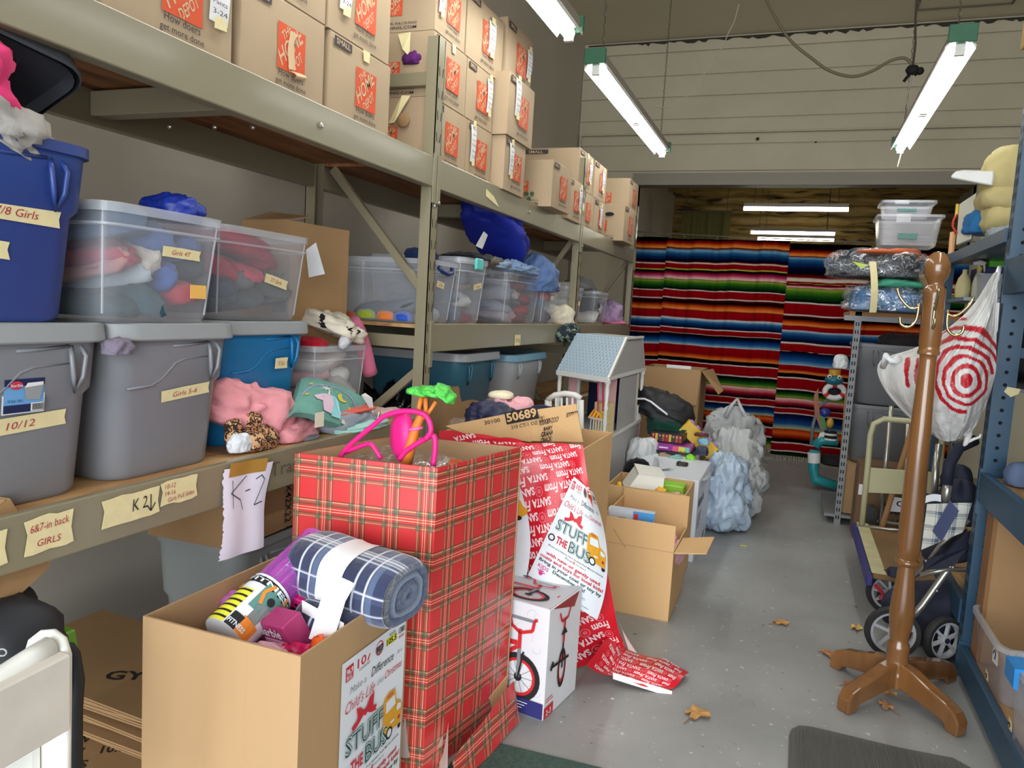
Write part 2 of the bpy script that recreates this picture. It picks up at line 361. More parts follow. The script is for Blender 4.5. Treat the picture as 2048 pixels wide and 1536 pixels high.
# ======================= lamps =======================
m_tube = mat('lit_tube', (250, 253, 250), .5, emit=26.0)
m_tube2 = mat('lit_tube_rear', (255, 250, 232), .5, emit=14.0)
m_fix = mat('fixture_white', (150, 140, 128), .5); m_green = mat('fixture_green', (52, 104, 78), .5); m_fixw = mat('reflector_white', (225, 225, 220), .4)
def shop_light(x, y0, y1, z, label, chains=True):
    t = thing('strip_light', label, 'light', (x, (y0+y1)/2, z), 0, 'strip lights hung from the ceiling'); h = (y1-y0)/2
    part('housing', MB().box(-.045, .045, -h, h, .02, .075), m_fix, t, bevel=.004)
    rf = MB()
    for s in (-1, 1): rf.prism([(s*.045, -h+.03, .022), (s*.068, -h+.03, -.006), (s*.066, -h+.03, -.022), (s*.043, -h+.03, .016)], (0, 2*h-.06, 0))
    part('reflector', rf, m_fixw, t)
    for s in (-1, 1): part('end_cap', MB().box(-.062, .062, s*h-.012, s*h+.012, .0, .085), m_green, t, bevel=.003)
    for a, b in ((-h+.04, -.03), (.03, h-.04)):
        g = part('lamp_tube', MB().tube([(0, a, -.012), (0, b, -.012)], .030, 14), m_tube, t, smooth=60)
        for q in (a, b): part('lamp_socket', MB().box(-.022, .022, q-.012, q+.012, -.05, .025), m_fixw, g)
    if chains:
        for s in (-.86, .86):
            mb = MB(); zz = .075; k = 0; top = ZC-z
            while zz < top:
                e = min(zz+.034, top); ax = Vector((.006, 0, 0)) if k % 2 else Vector((0, .006, 0)); c = Vector((0, s*h, (zz+e)/2))
                mb.tube([c+ax+Vector((0, 0, -.012)), c+ax+Vector((0, 0, .012)), c+Vector((0, 0, .019)), c-ax+Vector((0, 0, .012)), c-ax+Vector((0, 0, -.012)), c-Vector((0, 0, .019))], .0022, 4, loop=True)
                zz += .034; k += 1
            part('chain', mb, m_metalg, t)
    return t
shop_light(-1.20, 4.27, 6.62, 2.80, 'lit strip light hanging over the left rack, nearer its far end')
shop_light(-1.20, 1.45, 3.80, 2.80, 'lit strip light over the left rack, only its end in frame at the top')
shop_light(.625, 4.27, 6.60, 2.80, 'lit strip light hanging over the right side of the aisle')
shop_light(.70, 1.35, 3.66, 2.80, 'strip light at the top right corner, just its tip in frame')
for i, (x0, x1, y, z, lb) in enumerate(((-.71, .44, 9.5, 2.74, 'nearest and highest of the three lit tubes seen over the curtain'), (-.75, .40, 11.8, 2.72, 'middle one of the three lit tubes seen over the curtain'), (-.70, .43, 12.8, 2.735, 'farthest of the three lit tubes, just above the curtain edge'))):
    t = thing('tube_light', lb, 'light', ((x0+x1)/2, y, z), 0, 'lit tubes in the rear room'); h = (x1-x0)/2
    part('housing', MB().box(-h, h, -.03, .03, .02, .06), m_fix, t); part('lamp_tube', MB().tube([(-h, 0, 0), (h, 0, 0)], .026, 10), m_tube2, t, smooth=60)
    for s in (-.8, .8): part('cord', MB().tube([(s*h, 0, .06), (s*h, 0, 3.5-z)], .004, 5), m_metalg, t)
# cables under the ceiling
cb = [aY(a, b, 6.4) for a, b in ((1520, -30), (1545, 25), (1580, 80), (1625, 118), (1660, 142), (1705, 153), (1745, 142), (1780, 122), (1808, 116), (1822, 128), (1822, 142))]
solo('power_cable', MB().tube(cr(cb), .011, 6), mat('grey_cable', (118, 106, 86), .6), 'grey power cable looping down from the ceiling in front of the boarded wall', 'cable', smooth=180)
t = thing('drop_chain', 'chain with a black knotted plug hanging beside the right strip light', 'chain', aY(1825, 140, 6.4))
c0 = aY(1835, -30, 6.4)-aY(1825, 140, 6.4); part('chain', MB().tube([(0, 0, 0), c0*.3+Vector((.01, 0, 0)), c0*.6, c0, c0+Vector((0, 0, .4))], .008, 5), m_metalg, t)
part('plug', MB().ball((0, 0, 0), (.05, .04, .04), 8).ball((.05, 0, -.01), (.03, .03, .03), 8).tube([(-.05, 0, -.08), (0, 0, 0), (.03, 0, -.04)], .012, 6), m_black, t, smooth=180)
part('cord', MB().tube([(0, 0, -.03), (-.02, 0, -.2), (.02, 0, -.35), (-.03, 0, -.7)], .006, 5), mat('pale_cord', (170, 164, 150), .7), t)
solo('string', MB().tube([aY(a, b, 6.0) for a, b in ((1478, 8), (1470, 40), (1455, 70), (1448, 90), (1420, 130), (1385, 185), (1340, 215), (1298, 213))], .004, 5), mat('pale_cord', (170, 164, 150), .7), 'thin pale string trailing across the boarded wall to the left light', 'string')

# ======================= striped curtain =======================
ST = [(300, 8,4,4), (312, 10,6,6), (316, 96,10,12), (326, 150,24,12), (336, 214,92,30), (345, 236,150,60), (350, 226,120,50), (352, 20,10,6), (357, 120,30,14), (361, 90,130,160), (368, 120,170,196), (380, 40,100,150), (396, 14,50,100), (414, 8,16,44), (424, 8,6,12), (430, 120,8,18), (433, 226,210,190), (437, 226,210,190), (439, 150,6,18), (464, 138,6,16), (467, 190,200,80), (470, 190,190,60), (472, 10,12,8), (482, 14,6,8), (490, 130,10,50), (502, 196,60,100), (515, 240,180,180), (522, 232,190,170), (524, 20,20,12), (529, 150,170,60), (540, 70,120,30), (556, 20,74,22), (574, 8,22,10), (580, 10,8,8), (581, 236,226,214), (584, 236,226,214), (586, 150,8,18), (624, 140,6,16), (626, 236,220,210), (629, 236,220,210), (631, 90,6,14), (642, 24,4,8), (652, 20,4,6), (662, 140,36,10), (674, 224,96,30), (688, 244,150,70), (691, 30,8,6), (694, 158,10,20), (734, 146,8,18), (738, 220,220,214), (745, 150,186,206), (752, 50,110,160), (766, 16,56,110), (780, 10,26,66), (789, 10,8,20), (791, 236,222,210), (794, 236,222,210), (796, 150,8,18), (820, 140,6,16), (822, 226,210,190), (824, 12,6,10), (838, 10,12,30), (850, 12,42,96), (866, 30,90,150), (878, 110,160,190), (884, 200,214,214), (887, 150,8,18), (926, 140,6,16), (934, 160,30,14), (946, 226,100,34), (954, 236,140,66), (957, 30,10,6), (966, 12,6,6), (976, 10,6,6), (978, 236,222,212), (981, 236,222,212), (983, 150,8,18), (1030, 140,6,18), (1033, 230,214,204), (1036, 230,214,204), (1038, 14,6,6), (1048, 8,14,8), (1062, 14,56,20), (1076, 50,110,34), (1086, 150,160,50), (1089, 14,12,8), (1093, 240,200,190), (1104, 220,130,130), (1118, 170,30,50), (1134, 60,8,20), (1148, 12,4,8), (1152, 220,200,180), (1155, 150,8,18), (1182, 140,6,16), (1184, 230,214,204), (1188, 230,214,204), (1190, 20,10,24), (1204, 12,34,84), (1220, 30,80,136), (1232, 150,170,160), (1236, 190,180,90), (1238, 150,40,16), (1252, 224,96,34), (1266, 160,40,14), (1280, 30,8,8), (1294, 10,6,6), (1297, 236,222,212), (1300, 236,222,212), (1302, 146,8,18), (1344, 136,6,16), (1347, 236,222,212), (1350, 236,222,212), (1352, 12,8,8), (1366, 12,44,18), (1384, 50,110,34), (1396, 170,160,60), (1404, 150,140,60)]
AN = [(300, 335), (310, 345), (350, 380), (380, 400), (415, 445), (437, 512), (525, 545), (545, 575), (580, 620), (628, 690), (690, 745), (745, 775), (785, 825), (820, 880), (840, 890), (880, 950), (950, 990), (978, 1020), (1035, 1085), (1075, 1115), (1110, 1150), (1190, 1215), (1230, 1285), (1255, 1320), (1298, 1370), (1350, 1415), (1404, 1490)]
_sy = [s[0] for s in ST]; _sl = [[lin(s[1:])[k] for s in ST] for k in range(3)]
def serape(y): return tuple(.76*float(np.interp(y, _sy, _sl[k])) for k in range(3))
m_ser = vcol_mat('woven_stripes', 1., bump=.25, bs=160, spec=0.)
m_fringe = mat('white_fringe', (196, 188, 172), .9)
def curtain(name, label, x0, x1, z0, z1, y, remap, seed, nu=110, nv=420, slant=0., dy=0.):
    t = thing(name, label, 'curtain', ((x0+x1)/2, y, 0), 0, 'striped blanket curtains across the doorway'); rg = random.Random(seed)
    fr = [(rg.uniform(12, 22), rg.uniform(0, 6), rg.uniform(.008, .018)), (rg.uniform(26, 48), rg.uniform(0, 6), rg.uniform(.004, .011)), (rg.uniform(60, 90), rg.uniform(0, 6), .003)]
    def fold(x, v):
        return sum(a*(1.25-.5*v)*sin(x*f+p+.5*sin(v*3+p)) for f, p, a in fr)
    inv = (lambda q: q) if not remap else (lambda q: float(np.interp(q, [a[1] for a in AN], [a[0] for a in AN])))
    cols = []; mb = MB(); ztop, zbot = 2.235, .10
    def P(u, v):
        x = x0+(x1-x0)*u; z = z1+(z0-z1)*v; x += slant*(z-z0)*(u)
        return Vector((x-(x0+x1)/2, fold(x, v), z))
    for j in range(nv+1):
        for i in range(nu+1):
            u, v = i/nu, j/nv; z = z1+(z0-z1)*v; x = x0+(x1-x0)*u
            q = 305+(2.235-z)/(2.235-.115)*(1404-305) + 2.2*sin(x*5.+z*2)+1.2*sin(x*17) + dy
            cols.append(serape(inv(q)))
    mb.grid(P, nu, nv); part('cloth', mb, m_ser, t, smooth=180, cols=cols)
    fb = MB()
    for k in range(int((x1-x0)*42)):
        u = (k+.5)/int((x1-x0)*42); p = P(u, 1.0); l = rg.uniform(.05, .10); dx = rg.uniform(-.012, .012)
        if p.z-l < .004: l = max(.01, p.z-.004)
        fb.tube([p, p+Vector((dx*.4, 0, -l*.5)), p+Vector((dx, 0, -l))], .0028, 4)
    part('fringe', fb, m_fringe, t, kind='stuff')
    rb = MB()
    for k in range(int((x1-x0)*3)): x = -(x1-x0)/2+(k+.5)/3; rb.tube([(x+.018*cos(a), fold(x+(x0+x1)/2, 0), z1+.016+.018*sin(a)) for a in [2*pi*i/8 for i in range(8)]], .003, 4, loop=True)
    part('ring', rb, m_metalg, t, kind='stuff')
    return t
YC = 8.2
curtain('striped_curtain', 'leftmost narrow gathered panel of the red striped curtain, beside the rack', -1.78, -1.36, .14, 2.25, YC+.03, False, 2, nu=60, dy=-8)
curtain('striped_curtain', 'widest red striped curtain panel, centre of the doorway', -1.37, -.10, .115, 2.235, YC, False, 5, nu=150, slant=-.015)
curtain('striped_curtain', 'red striped curtain panel right of the seam, hanging to the floor', -.13, .62, .05, 2.21, YC-.03, True, 8, nu=110, slant=0)
curtain('striped_curtain', 'red striped curtain piece behind the grey totes at the right', .60, 1.48, .05, 2.2, YC+.02, True, 11, nu=90, slant=0)
solo('curtain_wire', MB().tube([(OX0, YC, 2.30), (-.6, YC, 2.262), (.6, YC, 2.24), (OX1, YC, 2.27)], .005, 6), m_metalg, 'thin wire the striped curtains hang from, across the doorway', 'wire')
# ======================= left storage rack =======================
RX = -1.463; RB = -2.09; ZU = 1.985; ZM = 1.293; ZL = .90
m_rack = mat('rack_beige', (136, 128, 104), .36, bump=.03, bs=3, coat=.2, spec=.5, metal=.05)
m_rackd = mat('rack_slot', (26, 22, 16), .8)
def ply(name, c0, c1, sc=(1., 9., 9.)):
    m = mat(name, c0, .6); nt = m.node_tree; b = nt.nodes['Principled BSDF']; tc = nt.nodes.new('ShaderNodeTexCoord'); mp = nt.nodes.new('ShaderNodeMapping'); mp.inputs['Scale'].default_value = sc
    n = nt.nodes.new('ShaderNodeTexNoise'); n.inputs['Scale'].default_value = 1.5; n.inputs['Detail'].default_value = 6; n.inputs['Distortion'].default_value = 1.2
    r = nt.nodes.new('ShaderNodeValToRGB'); r.color_ramp.elements[0].position = .3; r.color_ramp.elements[0].color = lin(c1); r.color_ramp.elements[1].position = .62; r.color_ramp.elements[1].color = lin(c0)
    nt.links.new(tc.outputs['Object'], mp.inputs[0]); nt.links.new(mp.outputs[0], n.inputs['Vector']); nt.links.new(n.outputs['Fac'], r.inputs[0]); nt.links.new(r.outputs[0], b.inputs['Base Color']); return m
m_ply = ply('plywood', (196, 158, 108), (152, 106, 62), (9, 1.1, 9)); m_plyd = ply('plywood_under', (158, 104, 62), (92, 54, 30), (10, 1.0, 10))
m_bolt = mat('bolt_zinc', (190, 188, 180), .3, metal=.9)
rack = thing('storage_rack', 'long beige steel pallet rack with plywood shelves along the left wall', 'rack', (RX, .4, 0))
def upright(x, y, z0, z1, aisle=True, name='upright'):
    mb = MB(); w, d, t = .062, .052, .004
    mb.box(x-d, x, y-w/2, y-w/2+t, z0, z1).box(x-d, x, y+w/2-t, y+w/2, z0, z1)       # channel: two webs and a face
    if aisle: mb.box(x-t, x, y-w/2, y+w/2, z0, z1)
    else: mb.box(x-d, x-d+t, y-w/2, y+w/2, z0, z1)
    o = part(name, mb, m_rack, rack, world=True)
    sl = MB(); z = z0+.06
    X = x+.0012 if aisle else x-d-.001
    while z < z1-.06:
        for s in (-1, 1):
            a = .006; sl.add([(X, y+s*.013-.003, z-.018), (X, y+s*.013+.003, z-.018), (X, y+s*.013+.003+s*a, z+.018), (X, y+s*.013-.003+s*a, z+.018)], [(0, 1, 2, 3)])
        z += .088
    q = part('slot_row', sl, m_rackd, o, kind='stuff'); q.location = (0, 0, 0)
    b = MB(); b.join(sl); b.xf(wm(rack).inverted()); 
    for i, v in enumerate(b.v): q.data.vertices[i].co = v
    return o
Y1, Y2, Y3 = 2.885, 5.165, 7.03
for y, zt in ((.62, 2.5), (Y1, 2.485), (Y2, 2.46), (Y3, 2.40)):
    upright(RX, y, 0, zt); upright(RB+.05, y, 0, zt, False)
def beam(z, ya, yb, x=RX, h=.105, back=False):
    mb = MB(); s = -1 if not back else 1; t = .045
    mb.prism([(x, ya, z), (x-.0, ya, z-h), (x-t, ya, z-h), (x-t, ya, z+.0), (x-.022, ya, z), (x-.022, ya, z+.018), (x, ya, z+.018)][::-1] if not back else [(x, ya, z), (x, ya, z-h), (x-t, ya, z-h), (x-t, ya, z)], (0, yb-ya, 0))
    o = part('beam', mb, m_rack, rack, bevel=.004, world=True, segs=2); return o
for (z, ya, yb) in ((ZU, .65, Y1-.032), (ZU, Y1+.032, Y2-.032), (ZU, Y2+.032, Y3-.032), (ZL, .65, Y1-.032), (ZM, Y1+.032, Y2-.032), (ZM, Y2+.032, Y3-.032), (.74, Y1+.032, Y2-.032), (.74, Y2+.032, Y3-.032)):
    beam(z, ya, yb); beam(z, ya, yb, RB+.045, back=True)
    n = max(2, round((yb-ya)/1.2))
    for i in range(n):
        a = ya+(yb-ya)*i/n; b = ya+(yb-ya)*(i+1)/n
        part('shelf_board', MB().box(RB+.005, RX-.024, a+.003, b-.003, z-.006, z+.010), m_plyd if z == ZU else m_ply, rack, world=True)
    for i in range(1, n):
        yy = ya+(yb-ya)*i/n
        if z == ZU: part('cross_bar', MB().box(RB+.045, RX-.045, yy-.03, yy+.03, z-.085, z-.012), m_rack, rack, world=True, bevel=.003)
# end-frame braces and ties
for y in (.62, Y1, Y2, Y3):
    za = [(.12, .55), (.55, 1.10), (1.10, 1.95)] if y != Y1 else [(.15, .60), (.62, 1.12), (1.96, 1.44)]
    for k, (a, b) in enumerate(za):
        p, q = (RB+.03, RX-.03) if k % 2 == 0 else (RX-.03, RB+.03)
        if y == Y1 and k == 1: p, q = RB+.03, RX-.03
        if y == Y1 and k == 2: p, q = RB+.12, RX-.03
        part('brace', MB().bar((p, y, a), (q, y, b), .028, .034), m_rack, rack, world=True, bevel=.002)
    for z in (.12, 1.13 if y != Y1 else 1.235, 2.33): part('frame_tie', MB().box(RB+.03, RX-.03, y-.016, y+.016, z-.035, z+.02), m_rack, rack, world=True, bevel=.002)
for y, z in ((Y1, ZU), (Y2, ZU), (Y3, ZU), (Y1, ZM), (Y2, ZM), (Y1-.0, ZL)):
    for s in ((-1, 1) if z != ZM or y != Y1 else (1,)):
        part('beam_connector', MB().box(RX, RX+.005, y+s*.022-.014, y+s*.022+.014, z-.17, z+.03), m_rack, rack, world=True, bevel=.001)
bolts = [aX(a, b, RX+.004) for a, b in ((641, 251),)]
for p in bolts+[Vector((RX+.004, 1.02, 1.93)), Vector((RX+.006, Y1+.02, 1.82)), Vector((RX+.006, Y1-.02, 1.80)), Vector((RX+.004, 4.05, 1.94)), Vector((RX+.006, Y2+.015, 1.86))]:
    part('bolt', MB().lathe([(.009, 0), (.009, .004), (.005, .008)], 8, mx=Matrix.Translation(p) @ Matrix.Rotation(pi/2, 4, 'Y')), m_bolt, rack, smooth=40, world=True)
for p in (aZ(358, 259, 1.90), aZ(447, 260, 1.90), aZ(522, 260, 1.90)):
    part('bolt', MB().lathe([(.008, 0), (.008, .006), (.004, .01)], 8, mx=Matrix.Translation(Vector((p.x, p.y-.035, p.z))) @ Matrix.Rotation(pi/2, 4, 'X')), m_bolt, rack, smooth=40, world=True)

# writing on the lower beam
m_tape = mat('masking_tape', (222, 208, 160), .75, var=.04, vs=30, bump=.1, bs=60); m_ink = mat('black_ink', (26, 24, 26), .8); m_red = mat('red_ink', (168, 34, 56), .8)
m_pencil = mat('brown_ink', (96, 78, 58), .8)
def hand(p, s, x, y, h, mi, w=None, rot=0): return p.text(s, x, y, h, mi, w=w, rot=rot, bold=-.004, layer=2, shear=.18)
def tape_on_beam(y0, y1, zc, h, lines, label):
    t = thing('tape_label', label, 'label', (RX+.003, (y0+y1)/2, zc), 0); w = y1-y0
    rg = random.Random(int(y0*100)); p = Print(.0008)
    pts = [(-w/2, -h/2)]+[(-w/2+w*i/6, -h/2+rg.uniform(-.003, .003)) for i in range(1, 6)]+[(w/2, -h/2+.004), (w/2-.006, 0), (w/2, h/2)]+[(w/2-w*i/6, h/2+rg.uniform(-.003, .003)) for i in range(1, 6)]+[(-w/2, h/2-.004), (-w/2+.008, .005)]
    tp = MB(); tp.prism([(0, a, b) for a, b in pts], (.0008, 0, 0)); part('tape', tp, m_tape, t)
    for s, x, y, hh, mi, ww, r in lines: hand(p, s, x, y, hh, mi, ww, r)
    part('writing', p.on((.001, 0, 0), (0, 1, 0), (0, 0, 1)), [m_ink, m_red], t); return t
tape_on_beam(.90, 1.04, .856, .075, [], 'masking tape torn off at the left frame edge on the lower beam')
tape_on_beam(1.075, 1.19, .862, .078, [('6&7-in back', -.045, .008, .017, 1, .09, .05), ('GIRLS', -.03, -.024, .015, 1, .055, .0)], 'masking tape on the lower beam reading 6&7-in back GIRLS in red')
tape_on_beam(1.262, 1.432, .868, .070, [('K 2', .0, -.012, .030, 0, .045, .05)], 'masking tape on the lower beam reading K2 with a down arrow')
tape_on_beam(1.434, 1.56, .878, .062, [('10-12', -.05, .012, .012, 1, .035, 0), ('14-16', -.05, -.006, .012, 1, .035, 0), ('Girls Pull Sides', -.04, -.024, .012, 1, .09, .06)], 'masking tape on the lower beam listing 10-12 and 14-16 in red')
solo('writing_stroke', Print(.001).line([(0, .02), (0, -.022), (-.012, -.006)], .003).line([(0, -.022), (.014, -.004)], .003).on((RX+.005, 1.402, .868), (0, 1, 0), (0, 0, 1)), m_ink, 'hand-drawn down arrow after K2 on the beam tape', 'writing')
solo('writing_stroke', Print(.001).text('Trash', 0, 0, .045, 0, w=.17, bold=-.006).on((RX+.003, 1.86, .84), (0, 1, 0), (0, 0, 1)), m_pencil, 'brown handwritten word Trash on the lower beam beside the plaid box', 'writing')
solo('tape_scrap', MB().prism([(RX+.001, 3.42, 1.93), (RX+.001, 3.60, 1.90), (RX+.001, 3.52, 1.945), (RX+.001, 3.42, 1.965)], (.001, 0, 0)), m_tape, 'torn pale tape scrap on the upper beam right of the front post', 'label')
t = thing('tape_label', 'small beige paper tag stuck under the middle shelf beam', 'label', (RX+.003, 3.98, 1.22)); part('tape', MB().box(0, .001, -.045, .045, -.03, .03), m_tape, t); part('writing', Print().text('5T B', -.03, -.012, .02, 0, w=.06).on((.001, 0, 0), (0, 1, 0), (0, 0, 1)), m_ink, t)

# ======================= the printed moving cartons on the top shelf =======================
m_card = mat('cardboard', (170, 148, 120), .8, var=.035, vs=7, bump=.05, bs=90, stretch=(1, 1, .15)); m_cardd = mat('cardboard_inner', (158, 124, 88), .85, var=.04, vs=5)
m_cardb = mat('cardboard_brown', (162, 128, 88), .8, var=.04, vs=5)
m_or = mat('orange_print', (206, 78, 38), .7); m_cr = mat('cream_print', (200, 172, 138), .8); m_dk = mat('dark_print', (66, 60, 62), .8); m_gr = mat('green_print', (62, 92, 58), .8)
m_paper = mat('white_paper', (226, 226, 228), .7, bump=.06, bs=20); m_red2 = mat('red_orange_print', (196, 58, 34), .7)
def clip_poly(pts, x0, y0, x1, y1):
    for ax, lim, sg in ((0, x0, 1), (0, x1, -1), (1, y0, 1), (1, y1, -1)):
        out = []
        for i in range(len(pts)):
            a, b = pts[i-1], pts[i]; da, db = sg*(a[ax]-lim), sg*(b[ax]-lim)
            if (da >= 0) != (db >= 0): t = da/(da-db); out.append((a[0]+(b[0]-a[0])*t, a[1]+(b[1]-a[1])*t))
            if db >= 0: out.append(b)
        pts = out
        if len(pts) < 3: return []
    return pts
def logo(p, cx, cy, s, mi_sq=0, mi_tx=1):
    p.rect(cx-s/2, cy-s/2, cx+s/2, cy+s/2, mi_sq, 1)
    q = Print(p.l); a = radians(45)
    def row(t, off, h, w): q.text(t, cx-off*sin(a)*-1*-1, cy, h, 0, w=w, rot=a, bold=.012, layer=2, center=True)
    for tx, off, h, w in (('THE', .30*s, .17*s, .40*s), ('HOME', -.06*s, .33*s, 1.05*s), ('DEPOT', -.37*s, .21*s, .62*s)):
        vs, fs, tw = text_geo(tx, .015, 0); k = h/.7; kx = w/tw
        for f in fs:
            pl = []
            for i in f:
                u, v = vs[i][0]*kx-w/2, vs[i][1]*k+off; u += v*.25
                pl.append((cx+u*cos(a)-v*sin(a), cy+u*sin(a)+v*cos(a)))
            pl = clip_poly(pl, cx-s*.485, cy-s*.485, cx+s*.485, cy+s*.485)
            if len(pl) > 2: p.poly(pl, mi_tx, 2)
def front_print(w, h, small=True):
    p = Print(.0007); s = h*.50; logo(p, w*.06, h*.50, s)
    p.text('How doers', w*.06, h*.18, h*.07, 2, w=s*.9, center=True, bold=.004); p.text('get more done', w*.06, h*.085, h*.065, 2, w=s*1.1, center=True, bold=.004)
    if small: p.rect(-w*.46, h*.86, -w*.46+w*.27, h*.97, 2, 1); p.text('SMALL', -w*.46+w*.135, h*.885, h*.065, 3, w=w*.21, center=True, bold=.01, layer=2)
    return p
def side_print(d, h):
    p = Print(.0007); logo(p, d*.04, h*.40, h*.30); p.text('YOUR PACKING', -d*.12, h*.11, h*.04, 2, w=d*.42); p.text('MOVING.COM', -d*.12, h*.04, h*.045, 2, w=d*.42, bold=.01)
    p.rect(-d*.48, h*.86, -d*.05, h*.97, 2, 1); p.text('SMALL', -d*.40, h*.88, h*.07, 3, w=d*.26, bold=.01, layer=2)
    return p
PM = [m_or, m_cr, m_dk, m_cr]
def carton_body(w, d, h, sag=.004):
    mb = MB(); n = 6
    rings = []
    for (z, e) in ((0, 0), (.004, .0), (h*.5, sag), (h-.004, 0), (h, -.002)):
        r = []
        for i in range(n): u = i/n; r.append(Vector((d/2+e*sin(pi*u), -w/2+w*u, z)))
        for i in range(n): u = i/n; r.append(Vector((d/2-d*u, w/2+e*.6*sin(pi*u), z)))
        for i in range(n): u = i/n; r.append(Vector((-d/2, w/2-w*u, z)))
        for i in range(n): u = i/n; r.append(Vector((-d/2+d*u, -w/2-e*.6*sin(pi*u), z)))
        rings.append(r)
    mb.loft(rings); return mb
BOXM = {}
def moving_box(y0, y1, z, h, xf, label, d=.42, paper=None, rz=0., small=True, side=True, tape=False, group='printed moving cartons on the top shelf', tear=False):
    w = y1-y0; key = (round(w, 3), round(h, 3), d)
    t = thing('moving_carton', label, 'box', (xf-d/2, (y0+y1)/2, z), rz, group)
    if key not in BOXM: BOXM[key] = (mesh_of(carton_body(w, d, h), m_card, None, 0, None, 'body'), mesh_of(front_print(w, h).on((d/2+.0045, 0, 0), (0, 1, 0), (0, 0, 1)), PM, name='front_print'), mesh_of(side_print(d, h).on((0, -w/2-.004, 0), (1, 0, 0), (0, 0, 1)), PM, name='side_print'))
    for nm, me in zip(('body', 'front_print', 'side_print') if side else ('body', 'front_print'), BOXM[key]): o = bpy.data.objects.new(nm, me); COL.objects.link(o); o.parent = t
    part('flap', MB().box(-d/2+.003, -.001, -w/2+.002, w/2-.002, h, h+.004), m_card, t); part('flap', MB().box(.001, d/2-.003, -w/2+.002, w/2-.002, h, h+.004), m_card, t)
    if paper is not None:
        rg = random.Random(int(y0*97+z*13)); py, ph, pw, hd = paper[0], paper[1], w*.17, paper[2] if len(paper) > 2 else 0
        z0 = hd+h*.30; X = d/2+.007; q = MB(); tl = rg.uniform(-.05, .05)
        q.grid(lambda u, v: Vector((X+.004*sin(pi*v)+.006*u*v, py+pw*u+tl*.1*v, z0+ph*v)), 3, 8); pp = part('paper_tag', q, m_paper, t, smooth=180)
        p = Print()
        for k, (s, hh) in enumerate((('Girls', .012), ('Summer', .009), ('Winter fall', .009), (rg.choice(('14-16', '5T', '10-12', '6-7', '2T')), .016), (rg.choice(('JKT', 'Pants', 'Shirts')), .012), ('3-24', .013))): p.text(s, .006, ph*(.86-.15*k), hh*h/.26, 0, w=pw*.75, bold=-.002, layer=1)
        part('writing', p.on((X+.0075, py, z0), (0, 1, 0), (0, 0, 1)), m_ink, pp)
        for zz in (z0-.018, z0+ph-.012): part('tape', MB().prism([(X+.006, py+pw*.2, zz), (X+.006, py+pw*.85, zz+.004), (X+.006, py+pw*.8, zz+.034), (X+.006, py+pw*.22, zz+.03)], (.001, 0, 0)), m_tape, t)
    if tape: part('tape', MB().prism([(d/2+.006, w*.0, h-.035), (d/2+.006, w*.09, h-.035), (d/2+.006, w*.10, h+.002), (d/2+.006, -.005, h+.002)], (.001, 0, 0)), m_tape, t)
    if tear:
        q = MB(); q.prism([(d/2+.008, w*.02, h*.28), (d/2+.008, w*.10, h*.30), (d/2+.008, w*.07, h*.60), (d/2+.008, w*.12, h*.70), (d/2+.008, w*.03, h*.71), (d/2+.008, 0, h*.5)], (.0008, 0, 0)); part('torn_patch', q, mat('torn_card', (206, 176, 142), .9), t)
        q = MB(); q.grid(lambda u, v: Vector((d/2+.010+.026*sin(u*2.4), w*.02+w*.13*v, h*(.26-.09*u+.03*v))), 8, 4); part('torn_curl', q, mat('torn_card', (206, 176, 142), .9), t, smooth=180)
    return t
HB = .262
z1_, z2_, z3_ = ZU+.011, ZU+.011+HB+.005, ZU+.011+2*(HB+.005)
XB = RX-.030
moving_box(.86, 1.257, z1_, HB, XB, 'first printed carton from the left on the top shelf, mostly out of frame')
moving_box(1.290, 1.692, z1_, HB, XB, 'printed carton left of the torn-logo carton, white paper tag beside its logo', paper=(.11, .17, .02))
moving_box(1.728, 2.112, z1_, HB, XB, 'printed carton with a strip torn off through its logo', small=True, tear=True)
moving_box(2.146, 2.528, z1_, HB, XB, 'SMALL printed carton with clean orange logo, left of the front post', tape=True)
moving_box(1.72, 2.112, z2_, HB, XB, 'upper carton stacked on the torn-logo carton, cut off by the frame', side=False)
moving_box(2.128, 2.512, z2_, HB, XB, 'upper carton with paper tag above the SMALL carton left of the post', paper=(-.14, .16))
moving_box(1.30, 1.69, z2_, HB, XB, 'upper carton above the paper-tagged carton, just out of frame')
# second bay: stack beside the post
moving_box(2.905, 3.27, z1_, HB, XB-.02, 'bottom carton of the stack right behind the front post, paper tag on it', paper=(-.16, .15))
a = moving_box(2.905, 3.235, z2_, HB, XB-.02, 'middle carton behind the front post with a purple garment in its torn side', tape=True)
moving_box(2.905, 3.20, z3_, HB, XB-.02, 'top carton of the stack behind the front post, cut by the frame', paper=(-.13, .15))
moving_box(3.28, 3.575, z1_, HB, XB-.02, 'bottom carton, second stack right of the front post, paper on its left half', paper=(-.12, .17))
moving_box(3.245, 3.56, z2_, HB, XB-.02, 'middle carton of second stack right of the post, paper at its right', paper=(.07, .16))
moving_box(3.215, 3.655, z3_, HB+.03, XB-.02, 'top carton of the second stack in the dim light, tag over its logo', paper=(.02, .15))
moving_box(3.60, 3.90, z1_, HB, XB+.045, 'bottom carton, third stack right of the post, shaded tag hanging on it', paper=(-.10, .16))
moving_box(3.585, 3.96, z2_, HB+.04, XB+.055, 'middle carton of third stack, standing proud of its neighbours', paper=(-.11, .18, .02))
moving_box(3.68, 4.06, z3_+.03, HB+.04, XB-.01, 'top carton of the third stack from the front post', paper=(.10, .15))
moving_box(4.215, 4.56, z1_, HB, XB+.11, 'carton with recycling mark jutting out over the beam past the stacks', small=True, d=.40, rz=-.03)
moving_box(4.72, 5.06, z1_, HB, XB+.05, 'low carton between the jutting carton and the second post', paper=(.06, .15), d=.40)
moving_box(5.22, 5.59, z1_, HB, XB-.01, 'lower carton right behind the second post')
